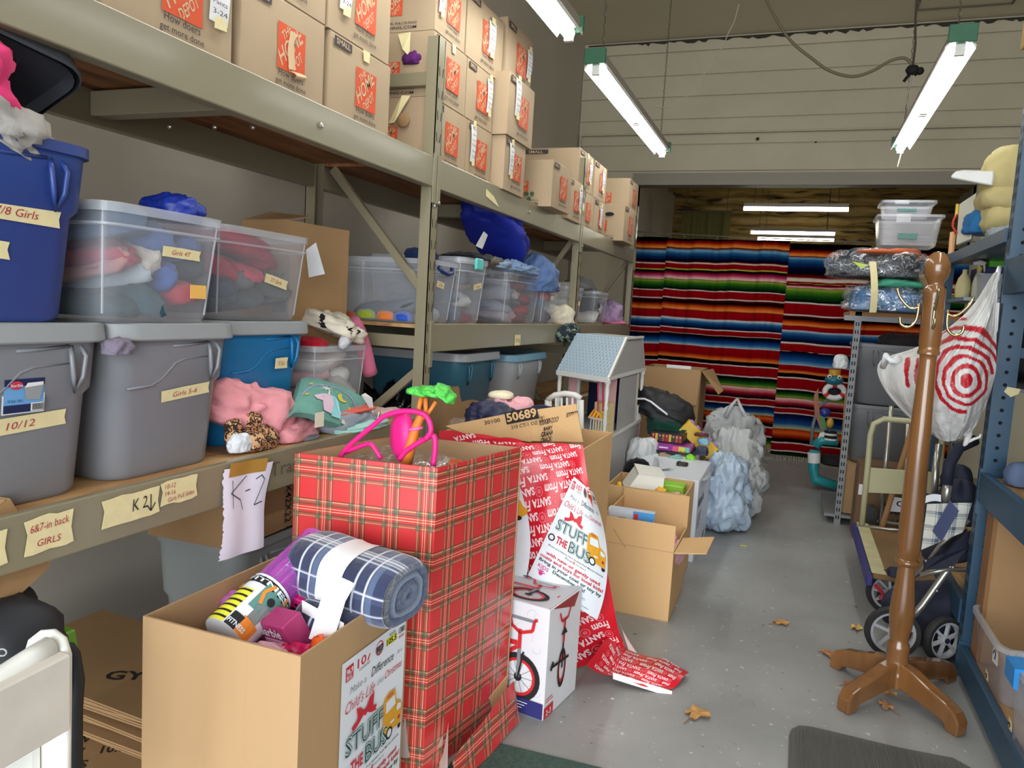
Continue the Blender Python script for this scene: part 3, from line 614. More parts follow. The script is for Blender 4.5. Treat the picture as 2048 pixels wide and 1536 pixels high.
moving_box(5.61, 5.96, z1_, HB, XB-.01, 'lower carton second past the second post, folded white tag', paper=(-.02, .15))
moving_box(5.13, 5.50, z2_, HB, XB-.01, 'upper carton right above the second post with a tape scrap', paper=(.06, .14), tape=True)
moving_box(5.55, 5.92, z2_, HB, XB-.01, 'upper carton second past the second post, long tag at right', paper=(.03, .15))
moving_box(6.12, 6.55, z1_, .29, XB+.11, 'carton with a dark handle hole jutting out near the rack end', d=.40)
moving_box(6.50, 6.88, z1_+.295, .27, XB+.05, 'carton on top of the one with the handle hole, at the rack end', small=False)
moving_box(4.05, 4.36, z1_, .30, XB-.28, 'dim carton behind the jutting carton on the top shelf', small=False, d=.30)
# small extras on side faces
def on_side(name, label, cat, mb, mats, **k): return solo(name, mb, mats, label, cat, **k)
q = aY(822, 112, 2.90); mb = lump((q.x, q.y+.01, q.z-.035), (.085, .05, .07), 3, .3)
on_side('purple_garment', 'purple garment poking out of the torn hole in a carton behind the front post', 'clothing', mb, mat('purple_cloth', (86, 24, 96), .9), smooth=180)
for px_, py_, sx_ in ((808, 85, .055),): 
    q = aY(px_, py_, 2.895); on_side('tape_scrap', 'masking tape flap above the purple garment on the carton side', 'label', MB().prism([(q.x-.03, q.y, q.z+.035), (q.x+.03, q.y, q.z+.04), (q.x+.03, q.y, q.z-.06), (q.x, q.y-.01, q.z-.03)], (0, -.001, 0)), m_tape)
q = aY(797, 222, 2.885); on_side('tape_scrap', 'long curling masking tape strip on the lowest carton behind the post', 'label', MB().prism([(q.x-.045, q.y, q.z-.05), (q.x+.02, q.y-.012, q.z+.06), (q.x+.055, q.y, q.z+.062), (q.x-.01, q.y-.012, q.z-.05)], (0, -.001, 0)), m_tape)
q = aY(808, 240, 2.89); on_side('torn_flap', 'round curled cardboard tear on the lowest carton behind the post', 'cardboard', MB().lathe([(.028, 0), (.03, .006), (.02, .012)], 12, mx=Matrix.Translation(q) @ Matrix.Rotation(pi/2, 4, 'X')), m_cardd, smooth=60)
q = Vector((XB+.11-.21, 4.20, z1_)); 
p = Print(); 
for k in range(3):
    a = 2*pi*k/3+.5; c = (.06+.020*cos(a), .06+.020*sin(a)); p.poly([(c[0]+.015*cos(a+d_), c[1]+.015*sin(a+d_)) for d_ in (0, 1.2, 2.4, 3.6, 4.8)])
p.rect(-.13, .15, .02, .153).rect(-.13, .15, -.127, .24).rect(.02, .15, .023, .24).rect(-.12, .17, -.02, .173).rect(-.12, .19, -.04, .193).rect(-.12, .21, -.03, .213)
on_side('recycling_print', 'dark green recycling mark on the side of the jutting carton', 'print', p.on((XB+.11-.20, 4.2035, z1_), (1, 0, 0), (0, 0, 1)), m_gr)
q = aY(1219, 428, 6.105); p = Print(); p.poly([(.03*cos(a)*1.3, .016*sin(a)) for a in [i*pi/6 for i in range(12)]])
on_side('handle_hole', 'dark oval hand hole in the jutting carton near the rack end', 'hole', p.on(q, (1, 0, 0), (0, 0, 1)), m_black)
# ======================= totes and clothes on the left rack =======================
m_tg = mat('grey_plastic', (128, 130, 136), .36, var=.03, vs=3, bump=.02, bs=60); m_tgl = mat('grey_lid_plastic', (150, 153, 156), .4, var=.03, vs=5)
m_tb = mat('blue_plastic', (20, 116, 172), .4); m_tn = mat('navy_plastic', (44, 68, 136), .42, var=.05, vs=3); m_td = mat('dark_lid_plastic', (66, 70, 76), .38)
m_clear = clearmat('clear_plastic', (196, 200, 208), .27, .22); m_rim = clearmat('clear_plastic_rim', (210, 214, 220), .42, .22)
def cloth_mat(col, name=None, var=.12): return mat(name or ('cloth_%d_%d_%d' % tuple(col)), col, .92, var=var, vs=9, bump=.3, bs=55, sheen=.08, spec=.2)
def garment(label, c, size, col, seed=1, fold=.26, freq=3.5, n=44, sq=2.6, flat=.5, rz=0., tilt=(0, 0), name='garment', cat='clothing', group=None, m=None):
    fold = min(fold, .28)*(.62 if max(size) < .18 else 1)
    mb = lump(c, size, seed, fold*.85, freq*.8, max(n, int(n*1.35)) if n > 26 else n, sq, flat, rz, tilt); return solo(name, mb, m or cloth_mat(col), label, cat, group, smooth=180)
def tote(label, loc, w, d, h, m, ml=None, rz=0, tape=None, taper=.86, lid=True, cat='storage bin', name='storage_tote', group=None, clear=False, handle=True, step=True, rr=.06, curve=False):
    t = thing(name, label, cat, loc, rz, group); th = .004
    prof = [(0, taper-.03), (.012, taper)] + ([(h*.60, taper+(1-taper)*.45), (h*.64, taper+(1-taper)*.75)] if step else [(h*.5, (1+taper)/2)]) + [(h-.02, 1.0), (h, 1.0)]
    rings = [rrect(w_[0], w_[1], min(rr, w_[0]*.6), z) for z, w_ in ((z, (d/2*s, w/2*s)) for z, s in prof)]
    inner = [rrect(d/2*s-th, w/2*s-th, min(rr, d/4)-.002, z) for z, s in reversed(prof[1:])]
    inner[0] = rrect(d/2-th, w/2-th, rr-.002, h)
    mb = MB()
    if clear: mb.loft(rings, True, False)
    else: mb.loft(rings+inner, True, True)
    part('body', mb, m, t, smooth=50)
    rm = MB(); q = .010
    rm.loft([rrect(d/2, w/2, rr, h-.022), rrect(d/2+q, w/2+q, rr+q, h-.022), rrect(d/2+q, w/2+q, rr+q, h), rrect(d/2-.002, w/2-.002, rr, h+.002)], False, False)
    part('rim', rm, m_rim if clear else m, t, smooth=50)
    if handle:
        hb = MB()
        for s in ((1,) if curve else (-1, 1)):
            y = s*w*.30; X = d/2*.98+.004
            hb.tube([(X-.004, y-.012, h*.90), (X+.008, y-.018, h*.84), (X+.006, y-.012, h*.72), (X-.006, y, h*.63), (X+.006, y+.012, h*.72), (X+.008, y+.018, h*.84), (X-.004, y+.012, h*.90)], .0055, 6)
            hb.tube([(X+.001, s*w*.25, h*.90), (X, s*w*.08, h*.885), (X, -.02, h*.88)], .004, 5)
        part('handle', hb, m_rim if clear else m, t, smooth=180)
    if curve:
        X = d/2*.965; cb_ = MB(); cb_.tube([(X+.002, w*.30, h*.80), (X+.003, w*.05, h*.785), (X+.003, -w*.02, h*.76), (X-.001, -w*.12, h*.66), (X-.002, -w*.2, h*.62), (X-.004, -w*.38, h*.61)], .0035, 6); part('moulded_ridge', cb_, m, t, smooth=180)
    if lid:
        lb = MB(); q = .018
        lb.loft([rrect(d/2+q, w/2+q, rr+q, h-.030), rrect(d/2+q+.003, w/2+q+.003, rr+q, h-.026), rrect(d/2+q, w/2+q, rr+q, h+.010), rrect(d/2+q-.006, w/2+q-.006, rr+q, h+.014), rrect(d/2-.010, w/2-.010, rr, h+.013), rrect(d/2-.020, w/2-.020, rr, h+.004)], False, True)
        part('lid', lb, ml or m_tgl, t, smooth=40)
    if tape:
        y0, z0, tw, th_, txt, rot = tape[:6]; X = d/2*(taper+(1-taper)*(z0/h if not step else (.45*z0/(h*.6) if z0 < h*.6 else .9)))+.0035; sl = (d/2*(1-taper))/h
        rm_ = Matrix.Translation((X, y0, z0)) @ Matrix.Rotation(rot, 4, 'X') @ Matrix.Rotation(atan2(sl, 1), 4, 'Y'); rg = random.Random(int(w*999+h*77))
        pts = [(0, 0), (tw, rg.uniform(-.002, .002)), (tw-.004, th_*.5), (tw, th_), (tw*.5, th_+.001), (0, th_)]
        tb = MB(); tb.prism([(0, a, b) for a, b in pts], (.0008, 0, 0)); tb.xf(rm_); tp = part('tape', tb, m_tape, t)
        p = Print(); p.text(txt, tw*.22, th_*.28, th_*.45, 0, w=tw*.5, bold=-.004, shear=.2); b = p.on((.0012, 0, 0), (0, 1, 0), (0, 0, 1)); b.xf(rm_); part('writing', b, m_red, tp)
    return t
zs = ZL+.011
g1 = tote('grey lidded tote at the left frame edge with a blue product sticker', (-1.765, 1.115, zs), .40, .52, .385, m_tg, tape=(-.16, .155, .27, .035, 'Girls 10/12', .05), curve=True)
g2 = tote('grey lidded tote with slanted tape reading Girls 5-6', (-1.765, 1.537, zs), .405, .52, .385, m_tg, tape=(-.04, .19, .17, .030, 'Girls 5-6', .08), curve=True)
g3 = tote('bright blue tote under a grey lid, right of the grey totes', (-1.86, 2.03, zs), .42, .50, .385, m_tb, tape=(.03, .24, .065, .035, '3T Girls', .02), curve=True)
# product sticker on the first tote
p = Print(.0009); p.rect(0, 0, .095, .078, 0).rect(.003, .003, .092, .075, 1, 2).rect(.003, .003, .092, .02, 2, 3).rect(.003, .06, .092, .075, 2, 3).rect(.062, .004, .090, .022, 0, 4)
for k in range(9): p.rect(.065+k*.0027, .006, .0665+k*.0027, .020, 3, 5)
p.poly([(.050, .030), (.082, .028), (.088, .055), (.086, .066), (.052, .064), (.046, .056)], 4, 4).poly([(.046, .056), (.052, .066), (.088, .067), (.088, .060)], 0, 5)
p.ring(.028, .062, .009, 0, 5, 5, ax=1.6).text('Sterilite', .015, .059, .006, 0, w=.026, layer=6, bold=.01).text('18 Gal / 68 L', .010, .026, .006, 2, w=.034, layer=5)
part('sticker', p.on((.2465, -.045, .205), (0, 1, 0), (.075, 0, 1)), [m_paper, mat('sticker_blue', (104, 160, 212), .5), mat('sticker_navy', (24, 36, 78), .5), m_ink, m_tgl, mat('sticker_red', (196, 52, 74), .5)], g1)
# scrap of patterned cloth caught between lids
garment('grey patterned cloth caught between the two grey tote lids', (-1.49, 1.330, 1.235), (.05, .07, .05), (120, 112, 128), 5, .5, 5)
# navy tote on top with its lid leaning
zt = zs+.385+.015
n1 = tote('navy blue open tote with masking tape reading 7/8 Girls', (-1.72, 1.012, zt), .47, .52, .375, m_tn, lid=False, tape=(-.02, .205, .18, .036, '7/8 Girls', -.03), curve=False)
part('tape_scrap', MB().prism([(.236, -.03, .13), (.236, .055, .125), (.236, .05, .145), (.236, .055, .16), (.236, -.03, .165)], (.001, 0, 0)), m_tape, n1)
t = thing('tote_lid', 'dark grey tote lid tilted up over the clothes in the navy tote', 'lid', (-1.74, 1.02, 1.765), 0, rot=(radians(-8), radians(-24), 0))
lb = MB(); lb.loft([rrect(.27, .24, .07, 0), rrect(.275, .245, .075, .004), rrect(.27, .24, .075, .035), rrect(.25, .22, .06, .04), rrect(.24, .21, .06, .03)], False, True); lb.loft([rrect(.262, .232, .068, .001), rrect(.25, .22, .06, .024)], False, True)
part('shell', lb, m_td, t, smooth=40)
rb = MB()
for y in (-.12, 0, .12): rb.box(-.2, .2, y-.004, y+.004, .016, .026)
part('moulded_rib', rb, m_td, t)
garment('bright pink knit garment spilling over the navy tote rim', (-1.56, .955, 1.69), (.30, .26, .16), (238, 60, 128), 4, .32, 4, 40, tilt=(.1, .35))
garment('grey fleece garment hanging out under the pink one on the navy tote', (-1.50, 1.02, 1.635), (.16, .26, .11), (176, 172, 168), 8, .34, 4, 36, tilt=(-.35, .3))
garment('black cloth showing at the navy tote rim behind the grey fleece', (-1.60, 1.12, 1.68), (.2, .15, .06), (26, 26, 30), 9, .3)
# clear totes of the upper row
def clear_tote(label, loc, w, d, h, tape=None, rz=0, latch=None, taper=.90, group='clear totes of clothes on the left rack', rr=.045, handle=False, lid=None):
    t = tote(label, loc, w, d, h, m_clear, rz=rz, lid=False, clear=True, tape=tape, taper=taper, name='clear_tote', group=group, rr=rr, handle=handle, step=False)
    part('moulded_band', MB().loft([rrect(d/2+.002, w/2+.002, rr, h*.80), rrect(d/2+.006, w/2+.006, rr, h*.81), rrect(d/2+.006, w/2+.006, rr, h*.83)], False, False), m_rim, t, smooth=50)
    for sx, sy in ((1, 1), (1, -1), (-1, 1), (-1, -1)):
        rb = MB()
        a = rrect(d/2*taper, w/2*taper, rr, .02)[{(1, 1): 2, (-1, 1): 8, (-1, -1): 14, (1, -1): 20}[(sx, sy)]]; b = rrect(d/2, w/2, rr, h*.95)[{(1, 1): 2, (-1, 1): 8, (-1, -1): 14, (1, -1): 20}[(sx, sy)]]
        rb.tube([a, b], .003, 5); part('corner_rib', rb, m_rim, t, smooth=60)
    if lid:
        q = .012; lb = MB().loft([rrect(d/2+q, w/2+q, rr+q, h-.012), rrect(d/2+q, w/2+q, rr+q, h+.008), rrect(d/2-.01, w/2-.01, rr, h+.010)], False, True); part('lid', lb, lid, t, smooth=40)
    if latch:
        for s in ((1,) if w > .3 else (1,)): part('latch', MB().box(d/2+.006, d/2+.022, -.045, .045, h-.045, h+.012), latch, t, bevel=.006)
    return t
def fill(cx, cy, z, w, d, cols, seed, tag_, k=1., hts=.07, grp=None):
    rg = random.Random(seed); i = 0; zz = z; out = []
    for lay in cols:
        m_ = len(lay)
        for j, c in enumerate(lay):
            yy = cy + (w*((j+.5)/m_-.5))*.88; hh = hts*rg.uniform(.95, 1.25)
            out.append(garment(tag_[i % len(tag_)] if i < len(tag_) else tag_[-1], (cx+rg.uniform(-.02, .03)*k, yy, zz), (d*.86, w*.92/m_, hh*1.35), c, rg.randint(1, 99), .3, 2.6, 26, sq=2.7, rz=rg.uniform(-.2, .2), tilt=(rg.uniform(-.3, .3), rg.uniform(-.2, .2)), group=grp)); i += 1
        zz += hts*.95
    return out
c1x, c1y = -1.70, 1.462
clear_tote('clear tote with tape reading Girls 4T, above the Girls 5-6 tote', (c1x, c1y, zt), .375, .47, .275, tape=(-.02, .165, .125, .025, 'Girls 4T', -.03))
fill(c1x, c1y, zt+.008, .34, .42, [[(40, 70, 72), (44, 74, 84), (176, 60, 76)], [(186, 128, 122), (176, 186, 196), (58, 84, 150), (60, 66, 72)], [(168, 60, 78), (206, 196, 186), (70, 84, 130)], [(84, 108, 140), (70, 96, 150)]], 3,
     ['dark teal garment at the bottom left of the Girls 4T tote', 'dark green garment at the bottom middle of the Girls 4T tote', 'red flowered garment at the bottom right of the Girls 4T tote', 'salmon pink garment at the left end of the Girls 4T tote', 'white shirt in the lower middle of the Girls 4T tote', 'blue polka-dot garment in the middle of the Girls 4T tote', 'charcoal garment at the right of the Girls 4T tote', 'crimson garment in the upper left of the Girls 4T tote', 'cream garment in the upper middle of the Girls 4T tote', 'slate blue garment in the upper right of the Girls 4T tote', 'dusty blue garment near the top of the Girls 4T tote', 'mid blue garment topmost inside the Girls 4T tote'], hts=.058)
solo('hang_tag', MB().box(-1.466, -1.465, 1.53, 1.585, 1.375, 1.41, mx=None), mat('yellow_card', (226, 176, 88), .8), 'yellow card tag pressed to the inside of the Girls 4T tote', 'tag')
garment('shiny royal blue garment bunched on top of the Girls 4T tote', (-1.60, 1.60, zt+.262), (.16, .13, .095), (18, 58, 190), 12, .45, 5, 44, m=mat('royal_blue_shiny', (14, 46, 150), .45, bump=.2, bs=30))
garment('small dark blue cloth bump left of the shiny blue garment', (-1.64, 1.46, zt+.262), (.08, .06, .035), (28, 62, 120), 15, .3)
c2x, c2y = -1.83, 2.005
clear_tote('clear tote with slanted tape reading 2T Girls, above the bright blue tote', (c2x, c2y, zt), .43, .46, .285, tape=(-.01, .125, .115, .028, '2T Girls', -.18))
fill(c2x, c2y, zt+.008, .38, .40, [[(90, 110, 110), (80, 84, 88), (96, 96, 98)], [(60, 66, 90), (110, 108, 112), (84, 86, 88)], [(186, 40, 66), (206, 70, 96), (170, 44, 70)], [(170, 36, 60)]], 6,
     ['grey-green flowered garment at the bottom left of the 2T Girls tote', 'dark grey patterned garment at the bottom middle of the 2T Girls tote', 'grey spotted garment at the bottom right of the 2T Girls tote', 'navy striped garment low in the 2T Girls tote', 'pale grey garment in the middle of the 2T Girls tote', 'charcoal lettered garment at the right of the 2T Girls tote', 'red fleece at the left of the 2T Girls tote', 'coral red fleece in the middle of the 2T Girls tote', 'dark pink cloth at the right of the 2T Girls tote', 'red garment topmost inside the 2T Girls tote'], hts=.06)
# tall carton behind
t = thing('tall_carton', 'brown carton standing on the lower shelf behind the 2T Girls tote', 'box', (-1.94, 2.60, zs), -.12)
part('body', carton_body(.34, .26, .77), m_cardb, t); part('flap', MB().prism([(-.12, -.17, .77), (.12, -.17, .77), (.10, -.03, .80), (-.12, -.03, .82)], (0, 0, .004)), m_cardb, t)
p = Print(); p.text('CARDS', -.06, .52, .05, 0, w=.17, bold=.01).rect(-.05, .48, .09, .487); p.rect(.05, .42, .12, .46)
part('side_print', p.on((0, -.174, 0), (1, 0, 0), (0, 0, 1)), m_gr, t)
solo('paper_sheet', MB().prism([aY(632, 485, 2.40), aY(650, 548, 2.40), aY(618, 555, 2.40), aY(612, 500, 2.40)], (0, -.001, 0)), m_paper, 'white paper sheet tucked between the 2T Girls tote and the tall carton', 'paper')
# third clear tote on the lower shelf
clear_tote('clear tote of pink and white clothes at the end of the lower shelf', (-1.85, 2.565, zs), .36, .36, .30)
fill(-1.84, 2.565, zs+.008, .33, .32, [[(120, 44, 66), (112, 40, 60)], [(200, 140, 150), (190, 186, 180)], [(206, 160, 166), (214, 212, 208)], [(200, 190, 184)]], 11,
     ['wine red garment at the bottom left of the end tote', 'wine red garment at the bottom right of the end tote', 'pink garment in the middle of the end tote', 'grey-white fluffy garment in the middle of the end tote', 'pale pink garment high in the end tote', 'white cottony garment high in the end tote', 'cream garment topmost inside the end tote'], hts=.064)
q = aX(690, 668, -1.74)
def spots(name, base, col, sc, th, hole=False, c3=None):
    m = mat(name, base, .92, bump=.15, bs=55); nt = m.node_tree; b = nt.nodes['Principled BSDF']; tc = nt.nodes.new('ShaderNodeTexCoord'); v = nt.nodes.new('ShaderNodeTexVoronoi'); v.inputs['Scale'].default_value = sc; v.inputs['Randomness'].default_value = .85
    n = nt.nodes.new('ShaderNodeTexNoise'); n.inputs['Scale'].default_value = sc*1.2; mx = nt.nodes.new('ShaderNodeMix'); mx.data_type = 'VECTOR'; mx.inputs[0].default_value = .05
    nt.links.new(tc.outputs['Object'], mx.inputs[4]); nt.links.new(n.outputs['Color'], mx.inputs[5]); nt.links.new(tc.outputs['Object'], n.inputs['Vector']); nt.links.new(mx.outputs[1], v.inputs['Vector'])
    r = nt.nodes.new('ShaderNodeValToRGB'); r.color_ramp.interpolation = 'CONSTANT'; e = r.color_ramp.elements
    if hole: e[0].color = lin(c3 or base); e[0].position = 0; e[1].position = th*.55; e[1].color = lin(col); q_ = e.new(th); q_.color = lin(base)
    else: e[0].color = lin(col); e[1].position = th; e[1].color = lin(base)
    nt.links.new(v.outputs['Distance'], r.inputs[0]); nt.links.new(r.outputs[0], b.inputs['Base Color']); return m
garment('cream garment with black marks heaped on the end tote', (q.x-.02, q.y-.07, zs+.30), (.26, .24, .10), (0, 0, 0), 21, .35, 4, 40, m=spots('cream_black_cloth', (222, 212, 194), (30, 28, 30), 16, .22), tilt=(-.25, .2))
garment('crimson and white garment at the left of the heap on the end tote', (-1.74, 2.44, zs+.285), (.12, .12, .06), (176, 20, 40), 24, .35)
garment('grey ribbed sock lying on the heap over the end tote', (-1.66, 2.56, zs+.29), (.04, .16, .05), (190, 190, 196), 25, .15, tilt=(.35, 0), rz=.3)
sl = [aX(a, b, -1.70) for a, b in ((705, 640), (716, 665), (728, 700), (737, 735), (740, 746))]
solo('sleeve', MB().tube(sl, [.03, .036, .034, .032, .034], 14), cloth_mat((196, 104, 132)), 'dusty pink sleeve hanging down the right side of the end tote', 'clothing', smooth=180)
# loose clothes along the shelf edge
def rng(n, s): r = random.Random(s); return [r.uniform(-1, 1) for _ in range(n)]
garment('pale pink sweatshirt slumped between the grey and blue totes', (-1.66, 1.955, zs), (.26, .30, .19), (226, 150, 158), 31, .34, 2.6, 46, tilt=(-.35, .15), flat=.6)
garment('pale pink sleeve stretched along the shelf toward the unicorn shirt', (-1.585, 2.13, zs), (.13, .24, .075), (226, 150, 158), 33, .32, 3.2, 36, rz=.15)
garment('grey flat cloth corner lying by the shelf edge', (-1.545, 2.14, zs), (.08, .13, .018), (112, 116, 124), 35, .2)
m_leo = spots('leopard_cloth', (206, 160, 116), (40, 26, 20), 48, .62, True, (168, 112, 70))
garment('leopard-print soft pouch sitting on the plywood edge', (-1.548, 1.90, zs), (.09, .15, .095), (0, 0, 0), 41, .32, 3, 40, m=m_leo)
garment('leopard-print upper fold with an ear-like corner', (-1.56, 1.89, zs+.07), (.06, .05, .06), (0, 0, 0), 43, .3, 3, 30, m=m_leo)
garment('leopard-print piece at the left behind the white ruffle', (-1.56, 1.81, zs+.03), (.05, .05, .10), (0, 0, 0), 45, .3, 3, 30, m=m_leo)
garment('white ruffled cloth at the left of the leopard pouch', (-1.535, 1.81, zs+.008), (.045, .085, .07), (214, 218, 226), 47, .4, 6, 36)
# folded stack with the unicorn shirt
m_teal = cloth_mat((104, 158, 146)); ux, uy = -1.585, 2.42
garment('folded grey hoodie under the unicorn shirt', (ux-.02, uy, zs), (.24, .33, .085), (136, 142, 152), 51, .24, 2.8, 40, sq=3.4)
garment('mint folded garment lowest in the stack by the shelf end', (ux, uy+.02, zs-.001), (.26, .34, .035), (152, 196, 188), 52, .2, 3, 36, sq=4)
garment('coral folded garment layer between hoodie and unicorn shirt', (ux-.01, uy+.01, zs+.06), (.20, .30, .02), (214, 92, 74), 53, .15, 3, 36, sq=3.6)
t = thing('unicorn_shirt', 'folded teal shirt printed with a unicorn, moon and star', 'clothing', (ux-.03, uy, zs+.075))
A_, B_, C_, D_ = aX(590, 812, -1.50), aX(700, 852, -1.50), aX(728, 792, -1.58), aX(608, 748, -1.66)
def bil(u, v): return A_.lerp(B_, u).lerp(D_.lerp(C_, u), v)
nrm = (B_-A_).cross(D_-A_).normalized()
def shirt(u, v, o=0.): return bil(u, v)+nrm*(.012*sin(pi*u)*sin(pi*v)+.004*nz((u*5, v*5, 0), 3)+o) - Vector((0, 0, .018))*(abs(2*u-1)**4)
g = MB().grid(lambda u, v: shirt(-.04+1.08*u, -.05+1.1*v), 16, 12); gb = MB().grid(lambda u, v: shirt(-.04+1.08*u, -.05+1.1*v)-nrm*.022, 16, 12); gb.f = [f[::-1] for f in gb.f]
n0 = 17
g2_ = MB(); g2_.join(g); g2_.join(gb); N = 17*13
edge = [i for i in range(17)]+[j*17+16 for j in range(1, 13)]+[12*17+i for i in range(15, -1, -1)]+[j*17 for j in range(11, 0, -1)]
for i in range(len(edge)): a, b = edge[i-1], edge[i]; g2_.f.append((a, b, b+N, a+N)); g2_.m.append(0)
part('cloth', g2_, m_teal, t, smooth=60, world=True)
p = Print(.001)
p.ring(.5, .42, .47, .445, 0, 1, 24, a0=.15, a1=pi-.1)
for k in range(8): a = 2*pi*k/8; l = .17 if k % 2 else .11; p.poly([(.36+.012*cos(a+1.6), .74+.012*sin(a+1.6)), (.36+l*cos(a), .74+l*.9*sin(a)), (.36-.012*cos(a+1.6), .74-.012*sin(a+1.6))], 1, 2)
p.poly([(.66+.10*cos(a), .62+.12*sin(a)) for a in np.linspace(2.4, 5.9, 9)]+[(.70+.07*cos(a), .66+.09*sin(a)) for a in np.linspace(5.6, 2.7, 9)], 2, 2)
p.poly([(.20, .40), (.26, .33), (.36, .33), (.38, .22), (.44, .12), (.58, .10), (.56, .30), (.52, .45), (.44, .54), (.36, .55), (.28, .48)], 3, 3)
p.poly([(.44, .54), (.52, .53), (.60, .45), (.66, .30), (.74, .18), (.76, .06), (.60, .04), (.56, .16), (.55, .32), (.50, .44)], 4, 4)
p.poly([(.40, .55), (.44, .54), (.40, .72)], 1, 4); p.disc(.34, .42, .008, 5, 5)
rg = random.Random(3)
for k in range(22): p.disc(rg.uniform(.12, .9), rg.uniform(.12, .9), .006, 1 if k % 2 else 2, 2, 6)
for c_ in ((.12, .78), (.10, .45), (.84, .42), (.8, .2)): p.poly([(c_[0]+(.045 if k % 2 else .018)*cos(k*pi/5), c_[1]+(.05 if k % 2 else .02)*sin(k*pi/5)) for k in range(10)], 2, 3)
def sw(x, y, z): return shirt(x, y, .0015+z)
part('shirt_print', p.warp(sw), [mat('lilac_print', (176, 160, 206), .9), mat('pale_print', (222, 232, 228), .9), mat('yellow_print', (222, 206, 72), .9), mat('pinkish_print', (226, 196, 214), .9), mat('aqua_print', (150, 214, 222), .9), m_ink], t, world=True)
for (a, b, lb) in (((.80, .02), (.96, .24), 'price tag at the lower right corner'),): part('price_tag', MB().grid(lambda u, v: shirt(a[0]+(b[0]-a[0])*u, a[1]+(b[1]-a[1])*v-.05, .006), 2, 2), mat('cream_tag', (226, 218, 196), .8), t, world=True)
q = aX(640, 845, -1.452); solo('hang_tag', MB().box(q.x-.001, q.x, q.y-.028, q.y+.022, q.z-.015, q.z+.035), mat('cream_tag', (226, 218, 196), .8), 'cream store tag hanging on the grey hoodie of the stack', 'tag')
# small folded clothes on the second bay's low shelf edge
for lb, px_, py_, sz, c, sd in (('light pink ruffled garment beside the unicorn shirt', 772, 810, (.14, .15, .06), (232, 196, 190), 61), ('sage grey folded garment right of the unicorn shirt', 765, 822, (.16, .17, .055), (138, 140, 126), 62), ('denim blue folded garment by the black binder clip', 762, 846, (.16, .20, .06), (110, 122, 160), 63), ('very pale pink folded garment right of the denim blue one', 822, 832, (.16, .17, .055), (232, 210, 206), 64)):
    q = aX(px_, py_, -1.64); garment(lb, (q.x, q.y, q.z-sz[2]), sz, c, sd, .3, 4, 34)
t = thing('paper_bag_card', 'blue and white card tag standing between the folded clothes', 'tag', aX(735, 800, -1.50)); a = wm(t).translation
part('card', MB().prism([aX(722, 790, -1.50), aX(748, 832, -1.50), aX(744, 796, -1.49), aX(730, 786, -1.5)], (0, .002, 0)), m_paper, t, world=True)
q = aX(757, 838, -1.475); t = thing('binder_clip', 'black binder clip with silver arms by the folded clothes', 'clip', (q.x, q.y, q.z-.012)); part('clip_body', MB().box(-.008, .008, -.017, .017, -.008, .012), m_black, t, bevel=.002)
for s in (-1, 1): part('arm', MB().tube([(0, s*.010, .01), (.004, s*.006, .04), (.004, -s*.001, .043)], .0014, 5), m_bolt, t)
# bags of rubbish on the low shelf of the second bay
m_bag = mat('black_bag_plastic', (10, 10, 12), .22, bump=.5, bs=26)
for lb, px_, py_, X_, sz, sd in (('black bin bag behind the pink sleeve', 775, 790, -1.86, (.30, .36, .26), 71), ('black bin bag tucked behind the front post', 860, 800, -1.80, (.28, .34, .26), 72)):
    q = aX(px_, py_, X_); solo('bin_bag', lump((q.x, q.y, .752 if q.y > 2.95 else .915), sz, sd, .4, 5, 40), m_bag, lb, 'bag', 'black bin bags on the left rack', smooth=180)
# paper notice taped to the lower beam
t = thing('paper_notice', 'torn notebook page reading K-2 taped to the lower shelf edge', 'paper', (RX+.012, 1.74, .62))
TL, TR, BL, BR = aX(452, 940, RX+.012), aX(543, 922, RX+.012), aX(437, 1123, RX+.012), aX(517, 1092, RX+.012)
def pg(x, y, z): q = BL.lerp(BR, x).lerp(TL.lerp(TR, x), y); return Vector((q.x+.008*sin(y*5+x*2)+.003*sin(x*9)+.01*(1-y)*x+z, q.y, q.z))
rg = random.Random(8); jag = [rg.uniform(-.02, .02) for _ in range(45)]
gm = MB().grid(lambda u, v: pg(u + (jag[int(v*40)] if u == 0 else 0), v, 0), 12, 40); part('page', gm, mat('lilac_paper', (232, 224, 240), .8), t, smooth=180, world=True)
p = Print(.001); hand_l = [[(.30, .78), (.36, .35)], [(.62, .85), (.30, .70), (.55, .50), (.62, .38)], ] 
for l in ([(.20, .80), (.22, .60)], [(.62, .86), (.20, .72), (.46, .62), (.52, .52)]): pass
p.line([(.18, .86), (.20, .55)], .012).line([(.50, .88), (.16, .72), (.40, .62), (.46, .50)], .012).line([(.52, .70), (.62, .71)], .012).line([(.70, .82), (.80, .86), (.88, .80), (.82, .66), (.72, .52), (.90, .54)], .012)
part('writing', p.warp(lambda x, y, z: pg(x, y, z+.0012)), m_ink, t, world=True)
part('tape', MB().grid(lambda u, v: pg(.1+.75*u, .90+.16*v, .002), 6, 3), mat('brown_tape', (176, 132, 62), .35), t, world=True, smooth=180)
